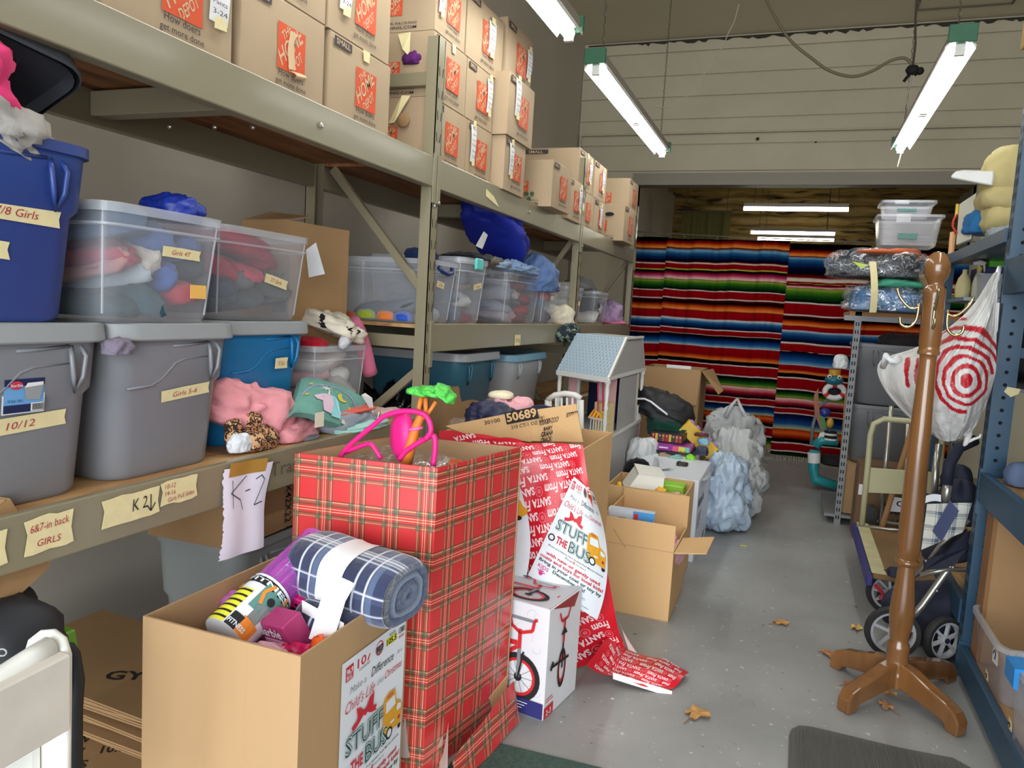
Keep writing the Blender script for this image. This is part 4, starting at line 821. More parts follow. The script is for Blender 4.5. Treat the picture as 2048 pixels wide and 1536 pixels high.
# ======================= second and third bays =======================
m_teall = mat('teal_latch', (96, 196, 190), .4); m_navyh = mat('navy_handle', (30, 44, 96), .4)
def bin2(label, y0, y1, h, xf, z, d=.50, latch=None, tape=None, lid=None, handle_col=None, k=1):
    t = clear_tote(label, (xf-d/2, (y0+y1)/2, z), y1-y0, d, h, tape=tape, latch=latch, group='clear totes on the middle shelf', lid=lid)
    if handle_col: part('handle', MB().tube([(d/2+.004, -.07, h*.90), (d/2+.016, -.05, h*.83), (d/2+.018, 0, h*.80), (d/2+.016, .05, h*.83), (d/2+.004, .07, h*.90)], .010, 8), handle_col, t, smooth=180)
    return t
zm = ZM+.011; xm = RX-.045
bin2('long clear tote directly behind the front post with a navy handle', 2.945, 3.255, .285, xm, zm, .54, tape=(-.06, .17, .075, .028, '24', -.15), handle_col=m_navyh)
fill(xm-.27, 3.1, zm+.006, .28, .48, [[(90, 96, 104), (150, 156, 166)]], 2, ['grey cloth at the bottom left of the long clear tote', 'white tissue-like cloth at the bottom right of the long clear tote'], hts=.05)
for k, (lb, c, x, w) in enumerate((('orange striped sock near the left end of the long clear tote', (214, 96, 50), -1.92, .09), ('lime and blue striped sock in the long clear tote', (168, 190, 60), -1.83, .10), ('orange knitted sock in the middle of the long clear tote', (230, 130, 60), -1.73, .09), ('bright blue knitted sock in the long clear tote', (50, 90, 190), -1.64, .09))):
    garment(lb, (x, 2.975, zm+.008), (w, .035, .055 if k else .035), c, 80+k, .2, 6, 24)
bin2('clear tote with a teal latch, second on the middle shelf', 3.29, 3.60, .315, xm+.005, zm, .52, latch=m_teall, tape=(.0, .17, .10, .028, 'T Boys', .15), lid=m_rim)
fill(xm-.25, 3.44, zm+.006, .28, .46, [[(52, 66, 92), (120, 40, 60)], [(70, 84, 108), (180, 180, 178)], [(84, 72, 62), (150, 130, 100)], [(66, 66, 74)]], 12, ['navy garment low in the teal-latched tote', 'maroon garment low in the teal-latched tote', 'denim garment in the teal-latched tote', 'white garment in the teal-latched tote', 'brown garment in the teal-latched tote', 'tan garment in the teal-latched tote', 'dark grey garment topmost in the teal-latched tote'], hts=.062)
bin2('clear tote piled with denim, third on the middle shelf', 3.93, 4.50, .30, xm, zm, .50)
fill(xm-.25, 4.21, zm+.006, .54, .46, [[(140, 132, 142), (190, 140, 150), (110, 50, 60)], [(120, 124, 140), (90, 84, 90), (150, 50, 60)], [(130, 130, 140), (176, 168, 166), (132, 60, 66)], [(150, 150, 158), (120, 60, 66)]], 14, ['pale mauve garment at the bottom left of the denim-topped tote', 'pink garment at the bottom of the denim-topped tote', 'dark red garment at the bottom right of the denim-topped tote', 'grey garment at the left of the denim-topped tote', 'brown-grey garment in the middle of the denim-topped tote', 'red garment at the right of the denim-topped tote', 'light grey garment high at the left of the denim-topped tote', 'cream garment high in the denim-topped tote', 'maroon garment high at the right of the denim-topped tote', 'silver garment near the rim of the denim-topped tote', 'maroon garment near the rim of the denim-topped tote'], hts=.06)
bin2('narrow clear tote of red clothes beside the denim-topped tote', 4.54, 4.83, .275, xm+.02, zm, .44, tape=(-.04, .16, .07, .024, '4T', 0), handle_col=m_navyh)
fill(xm-.2, 4.685, zm+.006, .26, .4, [[(66, 50, 60)], [(40, 66, 90)], [(160, 50, 56)]], 16, ['plum garment at the bottom of the narrow red tote', 'navy garment in the middle of the narrow red tote', 'red garment on top in the narrow red tote'], hts=.075)
bin2('white-looking clear bin just left of the second post', 5.24, 5.60, .275, xm-.03, zm, .42, tape=(.06, .14, .05, .03, '5', 0))
fill(xm-.23, 5.42, zm+.006, .32, .38, [[(206, 204, 196)], [(214, 212, 204)], [(196, 190, 180)]], 17, ['white garment at the bottom of the pale bin by the second post', 'white garment in the middle of the pale bin by the second post', 'cream garment at the top of the pale bin by the second post'], hts=.08)
bin2('clear bin of black and white clothes right of the second post', 6.02, 6.42, .27, xm-.03, zm, .42)
fill(xm-.23, 6.22, zm+.006, .34, .38, [[(200, 200, 196), (140, 40, 50)], [(46, 48, 54), (210, 208, 204)], [(120, 122, 126)]], 18, ['white garment low in the bin right of the second post', 'red garment low in the bin right of the second post', 'black garment in the bin right of the second post', 'pale garment in the bin right of the second post', 'grey garment at the top of the bin right of the second post'], hts=.08)
q = aX(1135, 640, -1.55); garment('off-white lace-up shoes pile between the red tote and the pale bin', (q.x, 5.0, zm), (.22, .22, .16), (196, 186, 166), 91, .35, 4, 34)
garment('small red and white cloth bundle left of the post on the middle shelf', (-1.54, 5.08, zm), (.1, .12, .14), (176, 150, 140), 92, .35, 4, 30)
garment('lilac shiny pillow bundle at the far end of the middle shelf', (-1.60, 6.78, zm), (.22, .24, .26), (168, 140, 176), 93, .3, 4, 40)
garment('pink edge of cloth under the lilac bundle at the shelf end', (-1.55, 6.76, zm), (.2, .26, .04), (206, 110, 150), 94, .3, 4, 30)
garment('dark red garment peeping over the pale bin', (-1.72, 5.05, zm+.25), (.2, .2, .07), (74, 24, 32), 95, .3)
garment('grey knit cloth heaped on the bin right of the second post', (-1.68, 6.0, zm+.27), (.2, .26, .12), (124, 122, 122), 96, .35, 4, 34)
# clothes heaped on top
zt2 = zm+.30
garment('navy patterned cloth ball on the long clear tote', (-1.68, 3.20, zm+.285), (.15, .17, .085), (34, 50, 88), 101, .35, 4, 40)
garment('black cloth laid over the teal-latched tote', (-1.66, 3.62, zm+.315), (.3, .34, .05), (26, 26, 32), 102, .3, 3, 34)
garment('brown striped cloth spilling at the teal-latched tote corner', (-1.56, 3.74, zm+.30), (.14, .24, .07), (92, 84, 72), 103, .35, 4, 36)
jb = [aX(a, b, -1.60) for a, b in ((968, 458), (985, 455), (1010, 470), (1035, 490), (1060, 518), (1040, 520), (1000, 517), (972, 512), (965, 485))]
garment('royal blue puffer jacket heaped high on the denim-topped tote', (-1.62, 3.98, zt2+.04), (.30, .50, .20), (24, 40, 150), 104, .32, 2.4, 50, tilt=(-.5, .0), m=mat('royal_blue_jacket', (22, 38, 150), .6, bump=.1, bs=20))
garment('magenta lining strip showing along the blue puffer jacket', (-1.535, 4.10, zt2+.10), (.03, .24, .02), (196, 90, 150), 105, .2, 4, 24, tilt=(-.6, 0))
garment('light blue denim jeans draped over the front of the tote', (-1.545, 4.12, zt2-.01), (.17, .52, .09), (118, 142, 176), 106, .34, 3.5, 48)
garment('pale denim garment draped toward the teal latch', (-1.54, 3.82, zt2+.0), (.12, .26, .06), (130, 150, 172), 107, .34, 4, 40)
garment('mid blue denim jacket hanging at the right end of the denim-topped tote', (-1.56, 4.52, zt2-.10), (.20, .32, .28), (88, 112, 156), 108, .34, 2.8, 50)
garment('dark denim piece behind the blue puffer jacket', (-1.70, 4.28, zt2+.10), (.2, .24, .14), (54, 72, 108), 109, .34, 3, 36)
t = thing('hang_tag', 'white store tag hanging from the royal blue jacket', 'tag', aX(962, 495, -1.53)); part('card', MB().prism([aX(951, 492, -1.53), aX(964, 498, -1.53), aX(975, 470, -1.53), aX(967, 463, -1.53)], (.002, 0, 0)), m_paper, t, world=True)
part('string', MB().tube([aX(971, 465, -1.53), aX(975, 455, -1.55)], .001, 4), m_ink, t, world=True)
# totes on the low shelf
zw = .751
m_tblu = mat('teal_blue_plastic', (44, 92, 112), .45); m_lidb = mat('pale_blue_lid', (116, 158, 180), .45); m_tlg = mat('light_grey_plastic', (168, 172, 176), .45)
tote('teal-blue tote with grey lid on the low shelf behind the post', (-1.80, 3.62, zw), .50, .56, .395, m_tblu, ml=m_tgl)
tote('light grey tote under a pale blue lid on the low shelf', (-1.80, 4.42, zw), .62, .54, .36, m_tlg, ml=m_lidb)
tote('navy tote in the shade between the teal-blue and light grey totes', (-1.93, 4.02, zw), .16, .36, .37, m_tn, lid=False, handle=False)
t = thing('carton', 'plain brown carton front showing low behind the post', 'box', (-1.60, 3.50, zw)); part('body', carton_body(.42, .10, .24), m_cardb, t); part('flap', MB().box(-.05, .05, -.2, .2, .241, .245), m_cardb, t)
garment('dark floral cloth bulging over the middle shelf beam above the dollhouse', (RX+.02, 4.93, 1.19), (.12, .42, .14), (24, 34, 48), 121, .32, 3.4, 44, m=spots('dark_floral', (24, 34, 50), (104, 122, 96), 22, .42))
garment('pale green cloth corner among the dark floral cloth', (RX+.05, 4.88, 1.27), (.06, .12, .04), (176, 196, 170), 122, .3)
# loose items under the shelves
t = thing('carton', 'tall brown carton printed with 10.62 KGS beneath the lower shelf', 'box', (-1.80, 2.16, 0.575), .03); W_, D_, H_ = .56, .34, .22
part('body', carton_body(W_, D_, H_), m_cardb, t); part('flap', MB().box(-D_/2, -.01, -W_/2, W_/2, H_, H_+.004), m_cardb, t); part('flap', MB().box(.01, D_/2, -W_/2, W_/2, H_, H_+.004), m_cardb, t)
p = Print(); p.text('-141005', .0, .0, .034, 0, w=.17, rot=0, bold=.01).text('80  PCS/CT', -.0, -.05, .034, 0, w=.22, bold=.01).text('10.62  KGS', .0, -.10, .034, 0, w=.22, bold=.01).text('9.12  KGS', .0, -.15, .034, 0, w=.20, bold=.01).text('62X42X22 CM', .0, -.20, .034, 0, w=.25, bold=.01)
for k in range(7): p.rect(.115, .045+k*.006, .15, .0475+k*.006)
b = p.on((D_/2+.006, .19, .20), (0, 0, -1), (0, 1, 0)); part('front_print', b, m_ink, t)
p = Print(); p.ring(0, 0, .035, .031, n=4).text('USA', -.03, -.008, .02, w=.06, bold=.02); b = p.on((D_/2+.006, .12, .28), (0, 1, 0), (0, 0, 1)); part('side_print', b, m_ink, t)
tote('open grey tote under the lower shelf behind the big open carton', (-1.80, 2.24, 0.0), .66, .36, .57, mat('greyblue_plastic', (140, 146, 146), .5), lid=False)
garment('brown paper lining sagging in the open grey tote', (-1.80, 2.24, .50), (.30, .56, .06), (120, 98, 72), 131, .3, 3, 34)
# flattened cartons
gs = [(-1.82, 1.68, .30, .06, 'GYM'), (-1.83, 1.66, -.02, .05, ''), (-1.80, 1.70, .22, .04, '')]
zz = .02
rgx = random.Random(4)
for k in range(12):
    lb = 'flattened brown carton in the stack under the lower shelf, layer %s' % ('touching the floor', 'second from the floor', 'third from the floor', 'fourth from the floor', 'fifth from the floor', 'sixth from the floor', 'seventh from the floor', 'eighth from the floor', 'eighth from the top', 'seventh from the top', 'sixth from the top', 'fifth from the top', 'fourth from the top', 'third from the top', 'second from the top', 'topmost, printed GYM')[k if k < 6 else k+4]
    t = thing('flattened_carton', lb, 'cardboard', (-1.78+rgx.uniform(-.03, .03), (1.70 if k > 3 else 1.52)+rgx.uniform(-.015, .02), zz), rgx.uniform(-.12, .12), 'flattened cartons under the lower shelf', rot=(rgx.uniform(-.01, .01), .03, rgx.uniform(-.05, .05)))
    for s in (0, .007): part('sheet', MB().box(-.42, .42, -.21, .21, s, s+.005), m_cardb, t)
    if k == 11:
        part('print', Print().text('GYM', 0, 0, .05, 0, w=.17, bold=.02).on((-.02, -.12, .0128), (.86, .5, 0), (-.5, .86, 0)), m_ink, t)
        part('tape_strip', MB().box(-.3, -.22, -.1, -.05, .0125, .0132), m_tape, t)
    zz += .0185
t = thing('flattened_carton', 'printed carton panel QTY 180 PCS lying on the lowest sheets by the step stool', 'cardboard', (-1.70, 1.42, .100), 0, 'flattened cartons under the lower shelf'); part('sheet', MB().box(-.30, .32, -.16, .20, 0, .008), m_cardb, t)
p = Print()
for k, s in enumerate(('COLOR', 'QTY   180 PCS', 'N.W    9.8', 'G.W   10.8', 'MEAS')): p.text(s, 0, .14-.062*k, .036, 0, w=.05+.014*len(s), bold=.012)
p.rect(.0, .19, .06, .22)
part('print', p.on((-.12, .0, .0085), (.8, .6, 0), (-.6, .8, 0)), m_ink, t)
q = aX(90, 1140, -1.60)
t = thing('carton', 'tilted brown carton wedged under the shelf at the left edge', 'box', (-1.70, .98, .665), 0, rot=(.50, 0, .05)); part('body', carton_body(.42, .40, .20), m_cardb, t); part('tape', MB().box(.201, .206, .05, .20, .10, .14), clearmat('clear_tape', (220, 220, 220), .5, .15), t); part('flap', MB().box(-.2, .2, -.2, .2, .201, .205), m_cardb, t)
# ======================= big cartons in front of the rack =======================
m_cardb2 = mat('cardboard_near', (178, 144, 104), .75, var=.03, vs=6, bump=.05, bs=80, stretch=(1, 1, .1)); m_cardf = mat('cardboard_fresh', (208, 168, 118), .75, var=.03, vs=6, bump=.05, bs=80, stretch=(1, 1, .1)); m_cardi = mat('cardboard_fresh_inner', (176, 142, 104), .8, var=.03, vs=6)
m_greyp = mat('poster_grey', (120, 124, 126), .6); m_green = mat('poster_green', (36, 76, 66), .6); m_pred = mat('poster_red', (198, 40, 52), .6); m_yel = mat('bus_yellow', (222, 160, 40), .6); m_pink = mat('poster_magenta', (206, 50, 132), .6); m_pw = mat('poster_white', (226, 230, 236), .55); m_orange = mat('poster_orange', (226, 130, 40), .6); m_teald = mat('poster_teal', (84, 132, 124), .6); m_lime = mat('poster_lime', (226, 222, 50), .6)
POST = [m_pw, m_ink, m_pred, m_green, m_yel, m_pink, m_greyp, m_orange, m_teald, m_lime]
def poster_print():                                     # on a 1.0 x 1.5 sheet
    p = Print(.0009)
    p.rect(.05, 1.33, .16, 1.45, 2, 1).text('96.9', .060, 1.385, .045, 0, w=.09, bold=.03, layer=2).text('BULL', .062, 1.342, .035, 0, w=.085, bold=.02, layer=2)
    p.text('107', .22, 1.37, .075, 2, w=.22, bold=.02).text('COUNTRY', .25, 1.335, .022, 1, w=.17)
    p.disc(.56, 1.40, .062, 6, 1).ring(.56, 1.40, .062, .052, 2, 2).text('92.7', .51, 1.378, .045, 1, w=.10, bold=.03, layer=3)
    p.text('ROCK', .72, 1.435, .025, 1, w=.10, bold=.01).rect(.67, 1.36, .84, 1.43, 9, 1).text('105.5', .675, 1.37, .05, 1, w=.16, bold=.03, layer=2)
    p.text('1380', .875, 1.395, .05, 1, w=.10, bold=.02).text('KFOX', .88, 1.35, .025, 2, w=.09, bold=.02)
    p.text('Make a', .12, 1.20, .06, 6, w=.24, shear=.3, bold=-.01).text('Difference', .44, 1.20, .075, 1, w=.36, shear=.35).text('in a', .86, 1.22, .04, 6, w=.08, shear=.3)
    p.text("Child's Life", .06, 1.06, .09, 2, w=.44, shear=.4, bold=-.005).text('this', .54, 1.08, .05, 6, w=.10, shear=.35, bold=-.01).text('Christmas', .66, 1.08, .065, 2, w=.29, shear=.4)
    # bow
    p.poly([(.34, .965), (.28, 1.02), (.22, 1.04), (.24, .96), (.22, .90), (.30, .93)], 2, 2).poly([(.36, .965), (.42, 1.04), (.49, 1.06), (.48, .97), (.46, .91), (.40, .94)], 2, 2).poly([(.33, .94), (.24, .89), (.14, .86), (.17, .88), (.15, .91), (.30, .96)], 2, 3).poly([(.37, .94), (.44, .90), (.54, .88), (.51, .90), (.53, .93), (.40, .96)], 2, 3).disc(.35, .95, .028, 2, 4)
    def outline(s, x, y, h, w): p.text(s, x, y, h, 8, w=w, bold=.045, layer=3).text(s, x, y, h, 0, w=w, bold=.018, layer=4).text(s, x, y, h, 3, w=w, bold=-.008, layer=5)
    outline('STUFF', .07, .70, .155, .56); outline('BUS', .36, .50, .155, .35)
    p.text('THE', .15, .52, .10, 2, w=.18, bold=.03, layer=3)
    p.ring(.075, .56, .052, .034, 1, 3).ring(.745, .56, .055, .036, 1, 6).disc(.745, .56, .036, 0, 6)
    # bus
    p.poly([(.64, .60), (.64, .86), (.66, .90), (.72, .93), (.84, .92), (.86, .80), (.95, .76), (.975, .70), (.96, .56), (.92, .55), (.80, .56), (.68, .56)], 4, 4)
    p.poly([(.68, .76), (.68, .86), (.83, .87), (.845, .775)], 0, 5).poly([(.87, .73), (.89, .76), (.95, .735), (.955, .695), (.88, .69)], 0, 5).poly([(.90, .55), (.965, .55), (.95, .51), (.91, .51)], 1, 5).rect(.76, .63, .83, .65, 0, 5).text('KIDS', .70, .885, .028, 2, w=.10, bold=.02, layer=5).disc(.92, .62, .02, 2, 5)
    p.text('Boxes provided by First Student Park Marion Schools', .08, .435, .022, 1, w=.86, bold=.005).text('First', .36, .385, .030, 1, w=.10).ring(.49, .40, .018, .008, 2, 1).text('Student', .52, .385, .030, 6, w=.16, bold=-.005)
    for s, y, mi, w in (('with new or gently used', .31, 2, .82), ('coats and toys for local kids!', .245, 2, .94), ('Bring in your coat or toy by', .18, 3, .92), ('December 5th!', .115, 3, .47)): p.text(s, .5, y, .043, mi, w=w, bold=.028, center=True)
    p.text('KIDS', .06, .09, .05, 5, w=.15, bold=.012).disc(.13, .02, .026, 5, 1)
    for a in (2.5, 2.0, 1.55, 1.1, .5): p.line([(.13, .02), (.13+.062*cos(a), .02+.062*sin(a))], .012, 5, 2)
    p.text('St Com', .55, .02, .05, 6, w=.22, shear=.3, bold=-.012).text('.com', .75, -.055, .018, 1, w=.10)
    return p
PP = poster_print()
def open_carton(label, x0, x1, y0, y1, z, h, m, mi, group=None, cat='box', name='open_carton', th=.006, walls=(1, 1, 1, 1), bev=0):
    t = thing(name, label, cat, ((x0+x1)/2, (y0+y1)/2, z), 0, group); a, b = (x1-x0)/2, (y1-y0)/2
    part('base', MB().box(-a, a, -b, b, 0, th), mi, t)
    for k, (bx, on) in enumerate((((-a, a, -b, -b+th), walls[0]), ((a-th, a, -b+th, b-th), walls[1]), ((-a, a, b-th, b), walls[2]), ((-a, -a+th, -b+th, b-th), walls[3]))):
        hh = h if on is 1 or on == 1 else h*on
        if on: part('side_panel', MB().box(bx[0], bx[1], bx[2], bx[3], th, hh), m, t)
    return t
# --- big plain carton with the poster
BX0, BX1, BY0, BY1, BH = -1.385, -.937, 1.312, 1.80, .622
big = open_carton('large open brown carton in the foreground with a poster on its right side', BX0, BX1, BY0, BY1, 0, BH, m_cardb2, m_cardi)
crs = MB()
for x in (-.03, .08): crs.box(x-.0004, x+.0004, -.2443, -.2438, .01, BH-.01)
part("crease", crs, mat('card_crease', (184, 148, 106), .8), big, kind='stuff')
def board_poster(O, U, V, w, h, label, tone=None):
    t = thing('poster', label, 'poster', O); U, V = Vector(U), Vector(V); N = U.cross(V).normalized()
    g = MB().grid(lambda u, v: U*(w*u)+V*(h*v)+N*(.002+.003*sin(u*pi)*sin(v*pi*2)), 6, 8); part('sheet', g, m_pw, t, smooth=180)
    s = w/1.0
    part('print', PP.warp(lambda x, y, z: U*(x*w)+V*(h-(1.5-y)*w)+N*(.0035+z*.6+.003*sin(x*pi)*sin(y*pi))), POST, t); return t
P_TL = aX(684, 1328, BX1+.003); P_TR = aX(811, 1243, BX1+.003)
board_poster((BX1+.002, P_TL.y, .01), (0, 1, 0), (0, 0, 1), P_TR.y-P_TL.y, P_TL.z-.012, 'white Stuff the Bus poster on the side of the large brown carton')
# --- tartan wrapped carton
def tartan():
    m = mat('tartan_paper', (196, 40, 44), .34, coat=.3); nt = m.node_tree; b = nt.nodes['Principled BSDF']; L = nt.links
    tc = nt.nodes.new('ShaderNodeTexCoord'); sp = nt.nodes.new('ShaderNodeSeparateXYZ'); L.new(tc.outputs['Object'], sp.inputs[0])
    def mth(op, a, bv=None, c=None):
        n = nt.nodes.new('ShaderNodeMath'); n.operation = op
        for i, v in enumerate((a, bv, c)):
            if v is None: continue
            if isinstance(v, (int, float)): n.inputs[i].default_value = v
            else: L.new(v, n.inputs[i])
        return n.outputs[0]
    per = .118
    RED = lin((206, 52, 54)); stops = [(0, RED), (.24, lin((206, 52, 54))), (.235, lin((32, 28, 26))), (.275, lin((132, 84, 64))), (.30, lin((214, 180, 130))), (.315, lin((150, 90, 62))), (.36, lin((142, 92, 70))), (.365, lin((34, 62, 48))), (.395, lin((132, 86, 66))), (.41, lin((200, 50, 46))), (.455, lin((200, 50, 46))), (.46, lin((236, 220, 180))), (.475, lin((200, 50, 46))), (.52, lin((200, 50, 46))), (.525, lin((236, 220, 180))), (.54, lin((200, 50, 46))), (.585, lin((132, 86, 66))), (.60, lin((34, 62, 48))), (.63, lin((142, 92, 70))), (.68, lin((150, 90, 62))), (.695, lin((214, 180, 130))), (.72, lin((132, 84, 64))), (.74, lin((32, 28, 26))), (.755, RED), ]
    def stripes(co, off):
        f = mth('FRACT', mth('DIVIDE', mth('ADD', co, off), per)); r = nt.nodes.new('ShaderNodeValToRGB'); L.new(f, r.inputs[0]); e = r.color_ramp.elements; r.color_ramp.interpolation = 'CONSTANT'
        e[0].position = 0; e[0].color = stops[0][1]; e[1].position = stops[1][0]; e[1].color = stops[1][1]
        for pz, c in stops[2:]: q = e.new(pz); q.color = c
        return r.outputs[0], f
    wh = mth('ADD', sp.outputs['X'], sp.outputs['Y'])
    a, fa = stripes(wh, 10.03); c, fc = stripes(sp.outputs['Z'], 10.02)
    mx = nt.nodes.new('ShaderNodeMix'); mx.data_type = 'RGBA'; mx.blend_type = 'MULTIPLY'; mx.inputs[0].default_value = .0
    L.new(a, mx.inputs[6]); L.new(c, mx.inputs[7])
    m2 = nt.nodes.new('ShaderNodeMix'); m2.data_type = 'RGBA'; m2.inputs[0].default_value = .5; L.new(a, m2.inputs[6]); L.new(c, m2.inputs[7])
    # corner squares where bands cross turn green
    def inb(f, lo, hi): return mth('MULTIPLY', mth('GREATER_THAN', f, lo), mth('LESS_THAN', f, hi))
    ga = mth('MAXIMUM', inb(fa, .25, .40), inb(fa, .59, .75)); gc = mth('MAXIMUM', inb(fc, .25, .40), inb(fc, .59, .75))
    m3 = nt.nodes.new('ShaderNodeMix'); m3.data_type = 'RGBA'; L.new(mth('MULTIPLY', mth('MULTIPLY', ga, gc), .55), m3.inputs[0]); L.new(m2.outputs[2], m3.inputs[6]); m3.inputs[7].default_value = lin((44, 92, 74))
    # the plain bands take the other direction's stripes untouched
    ra = inb(fa, .245, .755); rc = inb(fc, .245, .755); only_a = mth('MULTIPLY', ra, mth('SUBTRACT', 1.0, rc)); only_c = mth('MULTIPLY', rc, mth('SUBTRACT', 1.0, ra))
    m4 = nt.nodes.new('ShaderNodeMix'); m4.data_type = 'RGBA'; L.new(mth('MULTIPLY', only_a, .35), m4.inputs[0]); L.new(m3.outputs[2], m4.inputs[6]); L.new(a, m4.inputs[7])
    m5 = nt.nodes.new('ShaderNodeMix'); m5.data_type = 'RGBA'; L.new(mth('MULTIPLY', only_c, .35), m5.inputs[0]); L.new(m4.outputs[2], m5.inputs[6]); L.new(c, m5.inputs[7])
    L.new(m5.outputs[2], b.inputs['Base Color']); return m
m_tart = tartan()
PF, PL, PRr, PBk = Vector((-.909, 1.888, 0)), Vector((-1.345, 1.823, 0)), Vector((-.821, 2.345, 0)), Vector((-1.257, 2.28, 0)); PH = .937
tb_ = thing('wrapped_carton', 'tall open carton wrapped in red tartan paper', 'box', (-1.083, 2.084, 0))
def wall(a, b, z0, z1, th=.008, bulge=0., n=8, mz=6):
    d = (b-a).normalized(); nn = Vector((d.y, -d.x, 0)); mb = MB()
    o = MB().grid(lambda u, v: a.lerp(b, u)+Vector((0, 0, z0+(z1-z0)*v))+nn*bulge*sin(pi*u)*sin(pi*v), n, mz); i_ = MB().grid(lambda u, v: a.lerp(b, u)+Vector((0, 0, z0+(z1-z0)*v))-nn*th+nn*bulge*sin(pi*u)*sin(pi*v), n, mz); i_.f = [f[::-1] for f in i_.f]; i_.m = [1]*len(i_.f)
    mb.join(o); mb.join(i_); N = (n+1)*(mz+1); k = [mz*(n+1)+j for j in range(n+1)]
    for j in range(n): mb.f.append((k[j], k[j+1], k[j+1]+N, k[j]+N)); mb.m.append(0)
    return mb
for a, b in ((PL, PF), (PF, PRr), (PRr, PBk), (PBk, PL)): part('side_panel', wall(a, b, 0.0, PH, bulge=.006 if (a, b) != (PL, PF) else .003), [m_tart, m_cardi], tb_, world=True)
part('base', MB().prism([PL+Vector((.01, .02, .01)), PF+Vector((-.01, .02, .01)), PRr+Vector((-.01, -.01, .01)), PBk+Vector((.01, -.01, .01))], (0, 0, .005)), m_cardi, tb_, world=True)
# loose paper corner at the foot
tl_ = MB().grid(lambda u, v: Vector((-.80+.02*v-.04*u, 2.29-.40*u, .14*v*(1-u*.5)+.012+.004*sin(u*9)))+Vector((.05*(1-v), .0, 0)), 10, 6)
part('loose_paper', tl_, m_tart, tb_, world=True, smooth=180)
part('bare_cardboard', MB().prism([(-.828, 2.33, .0), (-.878, 2.07, 0), (-.852, 2.20, .10), (-.822, 2.338, .14)], (.004, 0, 0)), m_cardf, tb_, world=True)
part('loose_paper', MB().grid(lambda u, v: Vector((-.895+.06*u+.015*v, 1.97-.12*u+.02*v, .012+.12*v*v*(1-u)+.004*sin(v*8))), 6, 6), mat('paper_back', (214, 206, 196), .7), tb_, world=True, smooth=180)
# contents of the tartan carton
t = thing('plastic_bag', 'clear plastic toy bag with hot pink piping in the tartan carton', 'bag', (-1.08, 2.05, PH-.16)); m_bagc = film('clear_vinyl', .06, .45, 12., (236, 232, 232), .1); m_hot = mat('hot_pink', (236, 30, 130), .5)
part('vinyl', lump((-.02, .02, 0), (.38, .24, .22), 5, .12, 3, 36, sq=3), m_bagc, t, smooth=180)
def pp_(pts, y): return cr([aY(a, b, y)-Vector((-1.08, 2.05, PH-.16)) for a, b in pts])
part('piping', MB().tube(pp_([(680, 915), (700, 890), (750, 848), (770, 832), (810, 822), (850, 830), (862, 860), (850, 880)], 1.93), .008, 8), m_hot, t, smooth=180)
part('piping', MB().tube(pp_([(690, 905), (735, 888), (748, 895), (762, 918)], 1.93), .007, 8), m_hot, t, smooth=180)
part('piping', MB().tube(pp_([(798, 920), (815, 900), (850, 878), (868, 872), (870, 900), (866, 932)], 1.94), .008, 8), m_hot, t, smooth=180)
q = aY(805, 870, 1.99); solo('toy_shell', MB().lathe([(0.001, -.03), (.05, -.026), (.072, -.012), (.078, 0), (.072, .012), (.05, .02), (.001, .022)], 28, mx=Matrix.Translation(q) @ Matrix.Rotation(.9, 4, 'Z') @ Matrix.Rotation(pi/2, 4, 'Y') @ Matrix.Diagonal((1.05, .75, 1, 1))), m_hot, 'hot pink rounded plastic toy piece behind the orange trunk', 'toy', smooth=60)
t = thing('toy_palm_tree', 'toy palm tree with orange trunk and green leaf canopy', 'toy', aY(815, 925, 1.96)); m_trk = mat('toy_orange', (214, 120, 44), .5, bump=.3, bs=14, stretch=(1, 1, .2)); m_leafg = mat('toy_green', (84, 196, 78), .45, bump=.5, bs=30); o_ = aY(815, 925, 1.96)
def R(pts, y=1.96): return [aY(a, b, y)-o_ for a, b in pts]
part('trunk', MB().tube(R([(812, 925), (822, 890), (832, 855), (841, 835), (843, 825)]), [.020, .016, .014, .013, .012], 12).tube(R([(841, 838), (838, 815), (843, 792)]), [.011, .008, .007], 10).tube(R([(842, 838), (852, 820), (851, 795)]), [.010, .007, .007], 10).tube(R([(843, 838), (858, 825), (872, 803)]), [.009, .006, .006], 10), m_trk, t, smooth=180)
cen = R([(862, 790)])[0]
def canopy(u, v):
    a = 2*pi*v; r = u; x = .075*r*cos(a)*(1.0+.13*sin(7*a)*r**2); y = .05*r*sin(a)*(1+.15*sin(7*a+.5)*r**2)
    return cen+Vector((x, y, .026*(1-r*r)-.30*x*(1 if x > 0 else -.1)+.006*sin(a*14)*r-.014*r*r))
cp = MB()
for a_, b_, w_, tl in ((842, 783, .082, .10), (866, 786, .075, .25), (889, 800, .070, .75)): cp.join(lump(R([(a_, b_)])[0]-Vector((0, 0, .012)), (w_, .085, .026), int(a_), .30, 4.6, 48, sq=2.2, tilt=(0, tl)))
part('leaf_canopy', cp, m_leafg, t, smooth=180, kind='stuff')
part('collar', MB().tube([R([(832, 857)])[0]+Vector((.017*cos(a), .017*sin(a), .004*cos(a))) for a in [2*pi*k/12 for k in range(12)]], .005, 6, loop=True), mat('toy_pink', (238, 108, 176), .5), t, smooth=180)
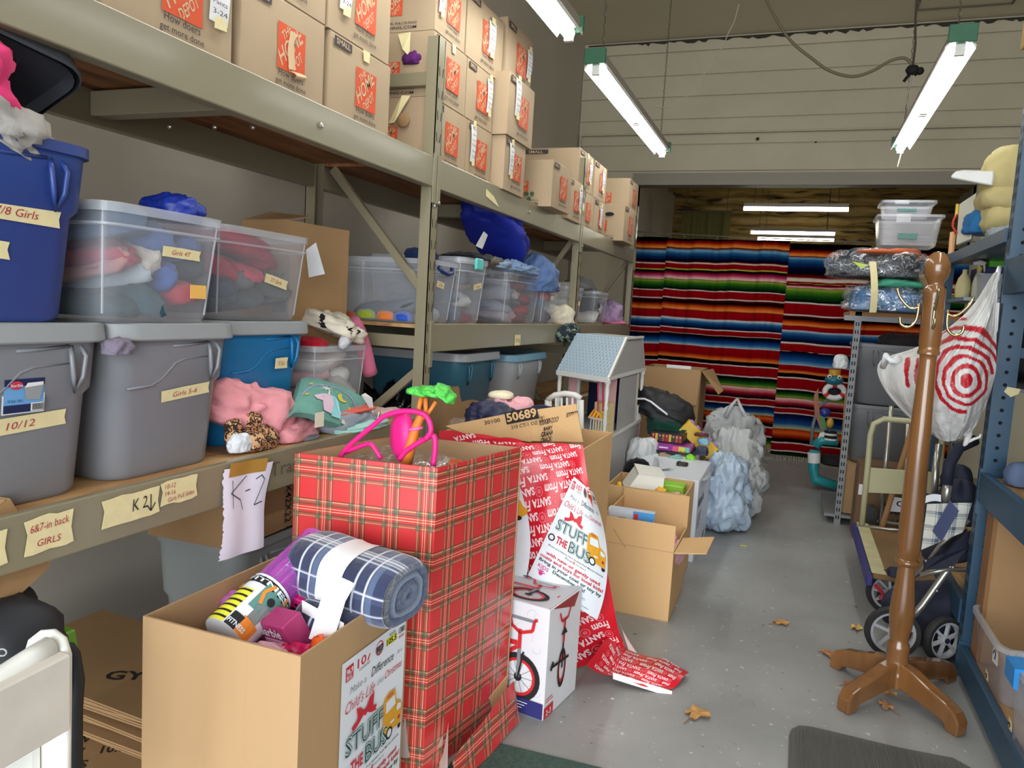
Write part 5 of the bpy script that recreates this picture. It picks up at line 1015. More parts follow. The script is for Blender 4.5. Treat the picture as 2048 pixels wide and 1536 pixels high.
for lb, px_, py_, sz, c, sd in (('light blue plastic toy piece at the left inside the tartan carton', 735, 925, (.12, .10, .06), (70, 176, 220), 141), ('blue and green toy bits at the foot of the palm trunk', 790, 932, (.09, .08, .05), (60, 170, 206), 142), ('lime green toy piece at the foot of the palm trunk', 825, 938, (.05, .05, .04), (120, 200, 50), 143), ('hot pink sunglasses-like toy low by the trunk', 800, 938, (.10, .05, .03), (230, 40, 130), 144)):
    q = aY(px_, py_, 2.0); solo('toy_part', lump((q.x, q.y, q.z-sz[2]*.8), sz, sd, .25, 3, 24), mat('plastic_%d' % sd, c, .35), lb, 'toy', smooth=180)
t = thing('plastic_bag', 'crinkled clear bag with orange packaging at the right inside the tartan carton', 'bag', (-1.01, 2.11, PH-.13)); part('vinyl', lump((0, 0, 0), (.20, .24, .13), 9, .2, 5, 40), m_bagc, t, smooth=180); part('insert', MB().prism([(.02, -.06, .02), (.10, .02, .02), (.10, .03, .10), (.05, -.03, .12)], (.004, -.004, 0)), mat('orange_card', (222, 96, 44), .6), t)
# --- contents of the big carton
def fleece():
    m = mat('plaid_fleece', (62, 74, 110), .95, bump=.35, bs=70, sheen=.4); nt = m.node_tree; b = nt.nodes['Principled BSDF']; L = nt.links
    a = nt.nodes.new('ShaderNodeAttribute'); a.attribute_name = 'Col'; L.new(a.outputs['Color'], b.inputs['Base Color']); return m
m_fl = fleece()
def plaid_col(a, b):
    base = Vector(lin((58, 68, 102))[:3]); dk = Vector(lin((24, 28, 58))[:3]); wh = Vector(lin((222, 226, 236))[:3]); md = Vector(lin((98, 116, 150))[:3])
    def st(t, offs):
        t = t % .18; w = 0
        for o in offs:
            if abs(t-o) < .0028: w = 1
        return w
    fa = (a % .18)/.18; fb = (b % .18)/.18
    c = base.copy()
    if .15 < fa < .45: c = c.lerp(dk, .55)
    if .20 < fb < .55: c = c.lerp(dk, .5)
    if .7 < fa < .8: c = c.lerp(md, .6)
    if st(a, (.02, .085, .12)) : c = c.lerp(wh, .75)
    if st(b, (.03, .115, .128, .141, .154)): c = c.lerp(wh, .75)
    return tuple(c)
def roll(A, B, rx, rz, seed, sag=0.):
    A, B = Vector(A), Vector(B); ax = (B-A); L_ = ax.length; ax.normalize(); side = ax.cross(Vector((0, 0, 1))).normalized(); upz = side.cross(ax).normalized()
    mb = MB(); cols = []; nu, nv = 110, 130
    def Pf(u, v):
        t = 2*pi*v; e = 1.0-.10*(abs(2*u-1)**8); sq = 2.6; c, s = cos(t), sin(t); k = (abs(c)**sq+abs(s)**sq)**(-1/sq); w = 1+.035*nz((u*4, c*1.2, s*1.2), seed)+.06*nz((u*2, c, s), seed+4)
        pinch = 1-.05*math.exp(-((u-.45)/.09)**2)
        return A+ax*(L_*u)+side*(rx*c*k*w*e*pinch)+upz*(rz*s*k*w*e*pinch+sag*sin(pi*u))
    for j in range(nv+1):
        for i in range(nu+1): cols.append(plaid_col(L_*i/nu+.03, (rx+rz)*pi*j/nv+.01))
    mb.grid(Pf, nu, nv)
    for side_i, u in ((0, 0.), (nu, 1.)):
        for ring in range(1, 6): pass
        c = sum((Pf(u, j/nv) for j in range(nv)), Vector())/nv
        i0 = len(mb.v); prev = [j*(nu+1)+side_i for j in range(nv+1)]
        for k in range(1, 9):
            f = 1-k/8; wig = .010*(1 if k % 2 else -1)
            cur = []
            for j in range(nv+1): p_ = c+(Pf(u, j/nv)-c)*max(f, .02)+ax*(wig if u == 1. else -wig); cur.append(len(mb.v)); mb.v.append(p_); cols.append(lin((64, 80, 112))[:3] if k % 3 else lin((120, 136, 160))[:3])
            for j in range(nv): mb.f.append((prev[j], prev[j+1], cur[j+1], cur[j])); mb.m.append(0)
            prev = cur
    return mb, cols, Pf
t = thing('fleece_blanket', 'rolled navy plaid fleece blanket with a wide white band in the carton', 'blanket', (-1.08, 1.62, .56))
A0, B0 = aY(640, 1155, 1.64), aY(800, 1215, 1.70)
A0 = aY(620, 1120, 1.70); B0 = aY(812, 1190, 1.66)
mb, cols, Pf = roll(A0, B0, .105, .085, 3); part('roll', mb, m_fl, t, world=True, cols=cols, smooth=180)
A1, B1 = aY(618, 1240, 1.60), aY(730, 1275, 1.60)
mb, cols, Pf1 = roll(A1, B1, .09, .07, 6); part('roll', mb, m_fl, t, world=True, cols=cols, smooth=180)
m_band = mat('satin_band', (236, 236, 238), .35)
part('band', MB().grid(lambda u, v: (lambda c, q: c+(q-c)*1.03)(A0.lerp(B0, .36+.24*u), Pf(.36+.24*u, v)), 4, 60), m_band, t, world=True, smooth=180)
bd = [aY(a, b, y) for a, b, y in ((700, 1140, 1.60), (668, 1195, 1.53), (640, 1285, 1.49))]
part('band', MB().grid(lambda u, v: (lambda l: l+Vector((.055*(u-.5)*2*.6, 0, -.006*(u-.5))))(bd[0].lerp(bd[1], min(1, v*2)) if v < .5 else bd[1].lerp(bd[2], v*2-1)), 3, 10), m_band, t, world=True, smooth=180)
part('band', MB().grid(lambda u, v: aY(604+84*u, 1200+46*u+(24*v), 1.53-.015*u), 8, 2), m_band, t, world=True, smooth=180)
garment('navy plaid blanket edge folded over the back of the roll', (-1.06, 1.76, .685), (.26, .10, .04), (52, 66, 100), 151, .2, 3, 34)
# tube shaped toy package
t = thing('toy_tube_package', 'clear tube package of magenta streamers with a white printed sleeve', 'toy', (-1.20, 1.5, .45)); TA, TB = aY(450, 1275, 1.42), aY(640, 1090, 1.74); ax = (TB-TA).normalized()
part('tube', MB().tube([TA.lerp(TB, .40), TB], .060, 24), clearmat('magenta_clear', (196, 110, 216), .38, .1), t, world=True, smooth=60)
sx_ = ax.orthogonal().normalized(); sy_ = ax.cross(sx_)
for k in range(26):
    a = k*2.4; r = .052 if k % 2 else .035; o = sx_*cos(a)*r+sy_*sin(a)*r; part('streamer', MB().tube([TA.lerp(TB, .42)+o, TA.lerp(TB, .7)+o*1.02, TB+o*.9], .0035, 4), mat('streamer_magenta', (222, 44, 190) if k % 2 else (190, 40, 160), .4) if True else None, t, world=True)
part('sleeve', MB().tube([TA, TA.lerp(TB, .46)], .0625, 28), m_pw, t, world=True, smooth=60)
Nn = (Vector((0, 0, H))-TA); Nn = (Nn-ax*Nn.dot(ax)).normalized(); Uu = -ax.cross(Nn).normalized()*-1
def cyl(x, y, z): a = -x/.0625; return TA+ax*y+(Nn*cos(a)+Nn.cross(ax)*sin(a))*(.0632+z)
L46 = (TB-TA).length*.46
p = Print(.0005)
p.rect(-.10, L46-.030, .10, L46-.008, 1, n=10).text('FITNESS', -.085, L46-.025, .013, 0, w=.16, bold=.02, layer=3)
p.rect(-.10, .0, -.035, .11, 9, n=6)
for k in range(6): p.rect(-.10, .01+k*.018, -.035, .016+k*.018, 1, layer=2, n=5)
p.rect(-.02, .07, .075, .15, 8, n=6, layer=1)
p.poly([(.0, .045), (.03, .04), (.035, .09), (.02, .10), (.0, .085)], 5+1, 3).disc(.018, .112, .011, 1, 4).line([(.0, .09), (-.012, .12), (.0, .15)], .009, 7, 4).line([(.035, .09), (.055, .12), (.045, .155)], .009, 7, 4).rect(-.005, .0, .045, .045, 7, n=4, layer=3)
p.rect(-.03, -.0, .0, .04, 1, n=3, layer=4).text('FITNESS', -.028, .008, .012, 0, w=.05, bold=.02, layer=6)
part('print', p.warp(cyl), POST, t, world=True)
# doll box, gift bag, tissue
t = thing('toy_box', 'pink doll box with white script lettering inside the large carton', 'toy', aY(568, 1262, 1.50), 0, rot=(.45, -.15, -.3)); part('box_body', MB().box(-.065, .065, -.03, .03, -.12, .05), mat('doll_pink', (170, 54, 110), .45), t, bevel=.003)
part('window', MB().box(-.04, .05, -.032, -.028, -.11, .0), mat('doll_pale', (228, 170, 204), .4), t); part('print', Print().text('Barbie', -.05, .01, .028, 0, w=.09, bold=.02, shear=.3).on((0, -.031, 0), (1, 0, 0), (0, 0, 1)), m_pw, t)
t = thing('gift_bag', 'lilac iridescent toy pouch with gold bead at the back wall of the carton', 'bag', aY(478, 1222, 1.58)); part('pouch', lump((0, 0, -.06), (.12, .05, .15), 7, .25, 3, 34), mat('lilac_foil', (206, 120, 206), .25, metal=.3, bump=.2, bs=22), t, smooth=180); part('bead', MB().ball((.035, -.02, .07), (.018, .016, .02), 12), mat('gold_bead', (222, 170, 96), .3, metal=.6), t, smooth=180)
t = thing('toy_box', 'black and hot pink patterned toy box behind the tube package', 'toy', aY(590, 1200, 1.62), 0, rot=(.2, .3, .2)); part('box_body', MB().box(-.06, .06, -.03, .03, -.10, .03), m_hot, t, bevel=.002)
p = Print(); rg = random.Random(5)
for k in range(18): p.disc(rg.uniform(-.055, .055), rg.uniform(-.09, .025), rg.uniform(.004, .011), 0, 1, 7)
part('print', p.on((0, -.031, 0), (1, 0, 0), (0, 0, 1)), m_black, t)
garment('crumpled pink tissue paper at the front corner of the large carton', (-1.12, 1.405, .52), (.20, .10, .055), (228, 170, 190), 155, .3, 4, 36)
solo('toy_part', lump((-1.03, 1.43, .545), (.09, .04, .04), 7, .4, 5, 24), mat('magenta_plastic', (206, 24, 90), .3), 'magenta plastic toy at the foot of the blanket', 'toy', smooth=180)
solo('toy_part', lump((-.985, 1.46, .555), (.06, .04, .05), 8, .3, 5, 24), mat('orange_plastic', (240, 96, 30), .4), 'orange plastic ring toy beside the white band', 'toy', smooth=180)
solo('filler', lump((-1.16, 1.55, .02), (.40, .44, .42), 12, .15, 3, 24, sq=5), mat('dark_contents', (110, 60, 84), .8), 'jumble of toys filling the lower part of the large carton', 'toy', smooth=180)
solo('filler', lump((-1.08, 2.08, .02), (.38, .40, .72), 13, .15, 3, 24, sq=5), mat('clear_heap', (176, 160, 150), .6), 'jumble of packages filling the lower part of the tartan carton', 'toy', smooth=180)

# --- carton wrapped in red lettered paper, paper sliding off
m_wr = mat('red_wrap', (204, 22, 40), .38, var=.08, vs=5, coat=.2); m_wt = mat('wrap_white', (240, 214, 216), .5); m_wr2 = mat('wrap_rose', (226, 88, 100), .5); m_back = mat('wrap_back', (226, 222, 220), .6)
SX0, SX1, SY0, SY1, SH = -1.30, -.705, 2.70, 3.20, .885
sb = open_carton('open brown carton behind the tartan one, half covered in red wrapping paper', SX0, SX1, SY0, SY1, 0, SH, m_cardf, m_cardi)
def wrap_print(w, h, rot, k=.062, seed=3):
    p = Print(.0008); rg = random.Random(seed); c, s = cos(rot), sin(rot); row = 0; y = -max(w, h)
    while y < max(w, h)*1.6:
        x = -max(w, h)*1.1+(row % 2)*k*1.4
        while x < max(w, h)*1.6:
            for item, dx in (('From', 0), ('SANTA', k*1.45), (None, k*3.35)):
                X, Y = (x+dx)*c-y*s, (x+dx)*s+y*c
                if 0.01 < X < w-k*.7 and .0 < Y < h-k*.35:
                    e = X+k*1.7*c
                    if item is None: p.ring(X+.2*k*c, Y+k*.2, k*.36, k*.26, 1, 1, 12).disc(X+.2*k*c, Y+k*.2, k*.17, 1, 1, 8)
                    elif e < w+.01: W_ = k*(1.3 if item == 'From' else 1.75); X2, Y2 = X+W_*c-k*.5*s, Y+W_*s+k*.5*c; p.text(item, X2, Y2, k*.62 if item == 'From' else k*.5, 0, w=W_, rot=rot+pi, bold=.03, shear=.2 if item == 'From' else 0)
            x += k*4.15
        y += k*.80; row += 1
    return p
def px_sheet(ctrl):                                    # ctrl: rows (top first) of (px, py, Y)
    g = [[aY(a, b, y) for a, b, y in r] for r in ctrl]; nr, nc = len(g)-1, len(g[0])-1
    def cr(p0, p1, p2, p3, t): return 0.5*((2*p1)+(p2-p0)*t+(2*p0-5*p1+4*p2-p3)*t*t+(3*p1-p0-3*p2+p3)*t**3)
    def row(r, u):
        u = min(max(u, 0), 1)*nc; i = min(int(u), nc-1); t = u-i; a = g[r]; ext = lambda k: a[k] if 0 <= k <= nc else (a[0]*2-a[1] if k < 0 else a[nc]*2-a[nc-1]); return cr(ext(i-1), a[i], a[i+1], ext(i+2), t)
    def f(u, v):
        vv = min(max(v, 0), 1)*nr; j = min(int(vv), nr-1); t = vv-j
        R_ = lambda k: row(k, u) if 0 <= k <= nr else (row(0, u)*2-row(1, u) if k < 0 else row(nr, u)*2-row(nr-1, u))
        return cr(R_(j-1), R_(j), R_(j+1), R_(j+2), t)
    return f
WY = 2.655
ctrl = [[(880, 868, WY), (960, 868, WY), (1045, 885, WY), (1110, 886, WY), (1166, 890, WY)],
        [(880, 930, WY-.01), (965, 935, WY-.03), (1050, 940, WY-.04), (1120, 950, WY-.01), (1178, 960, WY)],
        [(880, 1030, WY-.02), (965, 1030, WY-.03), (1045, 1040, WY-.05), (1120, 1050, WY-.02), (1195, 1060, WY+.02)],
        [(880, 1130, WY-.02), (965, 1140, WY-.02), (1050, 1140, WY-.03), (1135, 1150, WY+.0), (1214, 1160, WY+.05)],
        [(890, 1230, WY), (975, 1235, WY), (1060, 1240, WY+.02), (1150, 1240, WY+.06), (1232, 1250, WY+.12)],
        [(905, 1300, WY+.02), (985, 1305, WY+.03), (1075, 1320, WY+.06), (1165, 1330, WY+.12), (1250, 1300, WY+.26)]]
SFn = px_sheet(ctrl)
wp_ = thing('wrapping_paper', 'red paper with white lettering sliding off the carton onto the floor', 'wrapping paper', (-.75, 2.75, 0))
def SF(u, v, o=0.):
    p_ = SFn(u, v); p_ = p_+Vector((.0, .020*sin(u*11+v*4)*min(1, v*3)+.012*sin(u*23+v*7)*min(1, v*2), 0)); a = SFn(min(1, u+.01), v)-SFn(max(0, u-.01), v); b = SFn(u, min(1, v+.01))-SFn(u, max(0, v-.01)); n = a.cross(b)
    n = n.normalized() if n.length > 1e-9 else Vector((0, -1, 0))
    if n.y > 0: n = -n
    p_ = p_+n*o
    if p_.z < .004+o: p_.z = .004+o
    return p_
gm = MB().grid(lambda u, v: SF(u, v), 44, 52); part('sheet', gm, m_wr, wp_, world=True, smooth=180)
WP = wrap_print(.50, .66, .28, .040)
part('print', WP.warp(lambda x, y, z: SF(x/.50, 1-y/.66, .0022+z)), [m_wt, m_wr2], wp_, world=True)
# tail lying on the floor
tc_ = [[aZ(1236, 1262, .12), aZ(1252, 1300, .04), aZ(1330, 1318, .035), aZ(1378, 1345, .02)], [aZ(1205, 1290, .11), aZ(1235, 1325, .045), aZ(1305, 1350, .05), aZ(1360, 1364, .02)], [aZ(1172, 1330, .10), aZ(1222, 1350, .035), aZ(1285, 1372, .02), aZ(1340, 1378, .008)]]
def tailf(u, v, o=0.):
    def row(r): uu = u*3; i = min(int(uu), 2); t = uu-i; t = t*t*(3-2*t) if False else t; return tc_[r][i].lerp(tc_[r][i+1], t)
    vv = v*2; j = min(int(vv), 1); q = row(j).lerp(row(j+1), vv-j); return q+Vector((0, 0, .01*sin(u*9+v*3)*(1-u)+.008*sin(v*6)+o))
part('sheet', MB().grid(tailf, 20, 12), m_wr, wp_, world=True, smooth=180)
part('print', wrap_print(.34, .17, -.1, .026, 7).warp(lambda x, y, z: tailf(x/.34, 1-y/.17, .002+z)), [m_wt, m_wr2], wp_, world=True)
part('curled_back', MB().grid(lambda u, v: aZ(1226+118*u, 1345+37*u+13*v, .05-.04*u-.02*v), 10, 3), m_back, wp_, world=True, smooth=180)
part('curled_back', MB().grid(lambda u, v: SF(1, .80+.2*u)+Vector((.012+.035*v*u, .01, -.008*v)), 8, 3), m_back, wp_, world=True, smooth=180)
# paper over the top edge at the back left
part('top_strip', MB().grid(lambda u, v: aY(878+165*u, 862+20*u+(24+2*u)*v-4*sin(u*9), WY-.006+.004*sin(u*7)), 16, 3), m_wr, wp_, world=True, smooth=180)
# poster on the paper
PTL, PTR, PBR, PBL = Vector((1148, 955)), Vector((1212, 1010)), Vector((1190, 1238)), Vector((1056, 1150))
t = thing('poster', 'curled Stuff the Bus poster on the red wrapping paper', 'poster', (-.78, 2.6, .3))
def pcurve(u, v):                                       # v=0 bottom, 1 top
    L_ = Vector((1056, 1150)).lerp(Vector((1148, 953)), v); R_ = Vector((1194, 1240))*(1-v)**2+Vector((1240, 1125))*2*v*(1-v)+Vector((1186, 985))*v*v; q = L_.lerp(R_, u); return q
def posf(u, v, o=0.):
    q = pcurve(u, v); y = WY-.055+.035*v-.02*sin(pi*u)+.08*u**3; return aY(q.x, q.y, y-o*1.0)
part('sheet', MB().grid(posf, 14, 16), m_pw, t, world=True, smooth=180)
part('print', PP.warp(lambda x, y, z: posf(x, (y+.10)/1.6, .0015+z*.8)), POST, t, world=True)
t = thing('poster', 'edge of another bus poster showing between tartan carton and red paper', 'poster', (-.95, 2.6, .5))
PG = lambda u, v: aY(1015+46*u*(.45+.55*sin(pi*v)), 1210-250*v, WY-.06)
part('sheet', MB().grid(PG, 6, 12), m_pw, t, world=True, smooth=180)
p = Print(); q = [(1030, 1010), (1047, 1012), (1055, 1028), (1052, 1034), (1028, 1036)]
def pxp(pts, y): return MB().add([aY(a, b, y) for a, b in pts], [tuple(range(len(pts)))])
part('bus_print', pxp([(1025, 1002), (1040, 1000), (1046, 1012), (1054, 1018), (1055, 1028), (1040, 1036), (1022, 1036)], WY-.063), m_yel, t, world=True); part('wheel_print', pxp([(1036+8*cos(a), 1036+5*sin(a)) for a in [k*pi/5 for k in range(10)]], WY-.0645), m_ink, t, world=True)

# --- carton numbered 50689 lying in the red carton, with clothes
t = thing('carton', 'brown carton lying open in the wrapped box, printed 50689', 'box', (-.98, 3.0, .78))
def quad(name, pts, m, th=(0, .006, 0)): return part(name, MB().prism(pts, th), m, t, world=True)
KY = 2.80
q1 = [aY(885, 853, KY), aY(1062, 884, KY+.0), aY(1048, 838, KY-.02), aY(893, 850, KY)]
fr = [aY(888, 850, KY), aY(925, 866, KY), aY(1063, 880, KY), aY(1064, 833, KY), aY(1035, 820, KY+.0), aY(925, 846, KY)]
quad('front_panel', [aY(890, 852, KY), aY(930, 868, KY), aY(1063, 884, KY), aY(1066, 822, KY), aY(1062, 818, KY)], m_cardf)
quad('side_panel', [aY(1063, 882, KY-.003), aY(1166, 884, KY+.12), aY(1152, 808, KY+.12), aY(1066, 820, KY-.003)], m_cardf)
FU, FV = (aY(1060, 822, KY)-aY(890, 852, KY)), None
p = Print(.001); p.text('30100', .02, .012, .016, 0, w=.07).rect(.115, -.004, .255, .045, 0, 1).text('50689', .12, .006, .033, 1, w=.13, bold=.03, layer=2).text('210 CT/1 OZ PKGS', .13, -.026, .014, 0, w=.17)
O5 = aY(962, 857, KY-.006); U5 = (aY(1062, 838, KY)-aY(985, 853, KY)).normalized(); V5 = Vector((0, 0, 1)); V5 = (V5-U5*V5.dot(U5)).normalized()
part('print', p.on(O5, U5, V5), [m_ink, m_cardf], t, world=True)
O6 = aY(1078, 862, KY+.005); U6 = (aY(1150, 835, KY+.12)-aY(1078, 850, KY+.01)).normalized(); p = Print(.001); p.text('BABY', .02, -.003, .014, 0, w=.04, bold=.03).text('GRAHAM', .01, -.027, .02, 0, w=.065, bold=.03).text('CRACKER', .01, -.05, .018, 0, w=.065, bold=.03).text('SCOOBY-DOO!', .0, .022, .022, 0, w=.085, bold=.01).text("Kellogg's", -.02, .05, .012, 0, w=.04).rect(.12, .03, .17, .05, 0, 1).text('50689', .122, .033, .014, 1, w=.046, bold=.03, layer=2)
part('print', p.on(O6, U6, Vector((0, 0, 1))), [m_ink, m_cardf], t, world=True)
garment('navy quilted puffer jacket on top of the numbered carton', (-1.17, 2.97, SH+.0), (.25, .20, .13), (34, 36, 62), 161, .3, 3.2, 50, m=mat('navy_quilt', (36, 38, 66), .5, bump=.2, bs=16))
garment('pink baby hat with ears behind the navy jacket', (-1.16, 3.10, SH+.03), (.20, .16, .12), (226, 168, 176), 162, .28, 3, 40)
garment('cream crown of the pink baby hat', (-1.19, 3.08, SH+.115), (.11, .10, .04), (226, 214, 184), 163, .15, 3, 24)
garment('red and navy jacket at the right of the numbered carton', (-.97, 3.02, SH-.02), (.22, .18, .10), (196, 28, 34), 164, .28, 3, 36)
garment('navy and white collar lying across the red jacket', (-.95, 3.06, SH+.065), (.20, .06, .045), (36, 40, 66), 165, .25, 3, 30)
garment('clear crinkled wrapper left of the navy jacket', (-1.30, 2.92, SH-.01), (.12, .10, .05), (210, 214, 220), 166, .4, 5, 30, m=m_bagc, cat='bag', name='plastic_wrapper')
solo('filler', lump((-1.0, 2.95, .02), (.50, .42, .80), 14, .12, 3, 24, sq=6), mat('dark_cloth_heap', (70, 60, 60), .9), 'packed clothes filling the red-wrapped carton', 'clothing', smooth=180)
# white crib rails behind
m_wp = mat('white_paint', (214, 212, 206), .45)
t = thing('doll_crib', 'white toy crib end with a curved top rail behind the numbered carton', 'toy', (-1.08, 3.5, .6)); CY = 3.42
part('top_rail', MB().tube([aY(a, b, CY) for a, b in ((1095, 800), (1110, 790), (1130, 787), (1150, 790), (1162, 797))], .014, 8), m_wp, t, world=True, smooth=180)
for k in range(6): part('spindle', MB().tube([aY(1101+k*11, 795, CY), aY(1101+k*11, 868, CY)], .006, 8), m_wp, t, world=True, smooth=180)
part('bottom_rail', MB().tube([aY(1092, 868, CY), aY(1166, 868, CY)], .012, 8), m_wp, t, world=True, smooth=180)
for x in (1095, 1162): part('post', MB().tube([aY(x, 800, CY), aY(x, 868, CY), Vector((aY(x, 868, CY).x, CY, 0))], .014, 8), m_wp, t, world=True, smooth=180)

# --- bicycle carton
bk = thing('bicycle_carton', 'white carton with pictures of a small red bicycle beside the tartan box', 'box', (-.687, 2.347, 0), radians(-9)); BW, BD, BHt = .62, .265, .395
m_bkw = mat('bike_box_white', (222, 222, 226), .5); m_bkg = mat('bike_box_grey', (198, 198, 204), .5); m_bkn = mat('bike_box_navy', (44, 44, 110), .5); m_gry = mat('print_grey', (128, 130, 136), .5); m_bred = mat('bike_red', (206, 36, 42), .5)
part('body', MB().box(-BW, 0, 0, BD, 0, BHt), m_bkw, bk, bevel=.003); part('top_flap', MB().box(-BW+.002, -.002, .002, BD-.002, BHt, BHt+.003), m_bkg, bk)
def bike(p, s=1., ox=0, oy=0, full=True):
    def T(x, y): return (ox+x*s, oy+y*s)
    for cx in ((0,) if not full else (0, -.36)): p.ring(*T(cx, .1), .10*s, .078*s, 1, 3, 28).ring(*T(cx, .1), .078*s, .066*s, 2, 3, 28).disc(*T(cx, .1), .018*s, 1, 4, 10)
    for cx in ((0,) if not full else (0, -.36)):
        for k in range(10): a = k*pi/5; p.line([T(cx, .1), T(cx+.07*cos(a), .1+.07*sin(a))], .002*s, 3, 2)
    L = lambda pts, w, mi, ly=5: p.line([T(*q) for q in pts], w*s, mi, ly)
    L([(0, .1), (.0, .21), (.0, .27)], .016, 3); L([(0, .1), (.02, .21)], .008, 1); L([(0, .22), (-.0, .30)], .016, 2, 6); L([(0, .285), (-.04, .31), (-.055, .37), (-.10, .385)], .013, 2, 6); L([(0, .285), (.055, .305), (.062, .35), (.075, .355)], .013, 2, 6); L([(-.04, .345), (.06, .345)], .012, 3, 6); L([(-.10, .385), (-.125, .392)], .020, 1, 7)
    L([(-.01, .24), (-.12, .235)], .02, 2, 5); L([(-.01, .225), (-.14, .12), (-.20, .24)], .016, 2, 5); L([(-.12, .235), (-.20, .24)], .012, 3, 5); L([(-.20, .24), (-.21, .29)], .010, 3); L([(-.25, .295), (-.17, .29)], .022, 1, 6); L([(-.14, .12), (-.36, .1)], .010, 3); L([(-.20, .23), (-.36, .1)], .010, 2); L([(-.14, .12), (-.12, .06)], .010, 1); L([(-.14, .06), (-.10, .06)], .012, 1)
BP = [m_bkw, m_ink, m_bred, m_gry, m_bkn, m_bkg]
p = Print(.0008); bike(p, .86, -.105, .045)
for k in range(60):
    rg = random.Random(k); x, y, r = rg.uniform(-BW+.02, -.02), rg.uniform(.08, BHt-.02), rg.uniform(.010, .022); a = rg.uniform(0, 6); p.ring(x, y, r, r-.0014, 5, 1, 10, a0=a, a1=a+3.5)
p.rect(-BW, .006, -.001, .062, 4, 6).rect(-.30, .044, -.19, .047, 0, 8).rect(-.30, .034, -.21, .037, 0, 8).rect(-.125, .046, -.06, .049, 0, 8).rect(-.125, .036, -.07, .039, 0, 8).rect(-.125, .026, -.08, .029, 0, 8).poly([(-.175, .022), (-.145, .018), (-.138, .030), (-.150, .040), (-.156, .052), (-.162, .042), (-.176, .034)], 0, 8)
pass
part('front_print', p.on((0, -.001, 0), (1, 0, 0), (0, 0, 1)), BP, bk)
p = Print(.0008)
def tall(p, s, ox, oy):                                  # end view of the bicycle
    p.ring(ox, oy+.09*s, .085*s, .062*s, 1, 3, 20, ax=.45).ring(ox, oy+.09*s, .062*s, .05*s, 2, 3, 20, ax=.45).line([(ox, oy+.09*s), (ox, oy+.26*s)], .014*s, 1, 4).line([(ox, oy+.2*s), (ox, oy+.30*s)], .018*s, 2, 5).line([(ox-.05*s, oy+.34*s), (ox-.03*s, oy+.30*s), (ox+.03*s, oy+.30*s), (ox+.055*s, oy+.345*s)], .012*s, 2, 5).line([(ox-.10*s, oy+.13*s), (ox+.06*s, oy+.12*s)], .012*s, 1, 5).poly([(ox-.03*s, oy+.24*s), (ox+.03*s, oy+.235*s), (ox, oy+.27*s)], 1, 6).line([(ox-.11*s, oy+.12*s), (ox-.09*s, oy+.15*s)], .02*s, 1, 6)
tall(p, .85, .12, .07); p.rect(.0, .006, .07, .045, 2, 2).text('2-3', .012, .014, .020, 0, w=.04, bold=.02, layer=4).rect(.01, .06, .07, .063, 2).rect(.01, .07, .06, .073, 2)
part('side_print', p.on((.001, 0, 0), (0, 1, 0), (0, 0, 1)), BP, bk)
p = Print(.0008); bike(p, .80, -.04, .0); b = p.on((-.08, .05, BHt+.0035), (1, 0, .0), (0, .58, 0)); b2 = MB(); b2.join(b); b2.v = [Vector((q.x, .02+(q.y-.05)*.62, q.z)) for q in b2.v]; b2.v = [Vector((min(q.x, -.002), q.y, q.z)) for q in b2.v]; part('top_print', b2, BP, bk)
part('open_tab', MB().prism([(-.001, .03, BHt-.005), (-.03, .12, BHt+.004), (-.001, .235, BHt-.005), (-.001, .20, BHt-.05)], (.003, 0, 0)), mat('red_inside', (150, 50, 44), .5), bk)
# ======================= dollhouse and the donation pile =======================
m_dg = mat('dollhouse_grey', (172, 170, 168), .45); m_dw = mat('dollhouse_white', (220, 218, 214), .45); m_dp = mat('dollhouse_pink', (226, 178, 178), .55); m_shg = mat('shingle_blue', (166, 184, 198), .55); m_shd = mat('shingle_gap', (120, 138, 156), .6)
k_ = .935
hA, hL, hB = Vector((-1.072*k_, 4.6*k_, 0)), Vector((-1.463*k_, 4.834*k_, 0)), Vector((-1.054*k_, 5.694*k_, 0)); hC = hL+hB-hA
ze_, zr, zl = 1.021, 1.252, .655
dh = thing('dollhouse', 'tall grey and pink wooden dollhouse with a blue shingled roof', 'dollhouse', (hA+hC)/2)
U_, W_ = (hL-hA), (hB-hA); un, wn = U_.normalized(), W_.normalized(); UL, WL = U_.length, W_.length
def hp(u, w, z): return hA+un*(UL*u)+wn*(WL*w)+Vector((0, 0, z))
def hbox(u0, u1, w0, w1, z0, z1, m, name, mb=None, bevel=0): 
    mb = MB(); mb.add([hp(u0, w0, z0), hp(u1, w0, z0), hp(u1, w1, z0), hp(u0, w1, z0), hp(u0, w0, z1), hp(u1, w0, z1), hp(u1, w1, z1), hp(u0, w1, z1)], [(0, 1, 2, 3), (4, 7, 6, 5), (0, 4, 5, 1), (1, 5, 6, 2), (2, 6, 7, 3), (3, 7, 4, 0)])
    return part(name, mb, m, dh, world=True, bevel=bevel)
tf, tb = .36, .86; e = .03
roofp = [(0-e, -e/2, ze_), (0-e, tf, zr), (0-e, tb, zr), (0-e, 1+e/2, ze_)]
mb = MB().prism([hp(0, a[1], a[2]) for a in roofp], un*.012+Vector((0, 0, .0))); part('gable_panel', mb, m_dg, dh, world=True)
mb = MB().prism([hp(1, a[1], a[2]) for a in roofp], -un*.012); part('gable_panel', mb, m_dg, dh, world=True)
def slab(w0, z0, w1, z1, name, m, th=.012): return part(name, MB().prism([hp(-e, w0, z0), hp(1+e, w0, z0), hp(1+e, w1, z1), hp(-e, w1, z1)], (0, 0, -th)), m, dh, world=True)
slab(-e/2, ze_, tf, zr, 'roof_slope', m_shd); slab(tf, zr, tb, zr, 'roof_top', m_dg); slab(tb, zr, 1+e/2, ze_, 'roof_slope', m_dg)
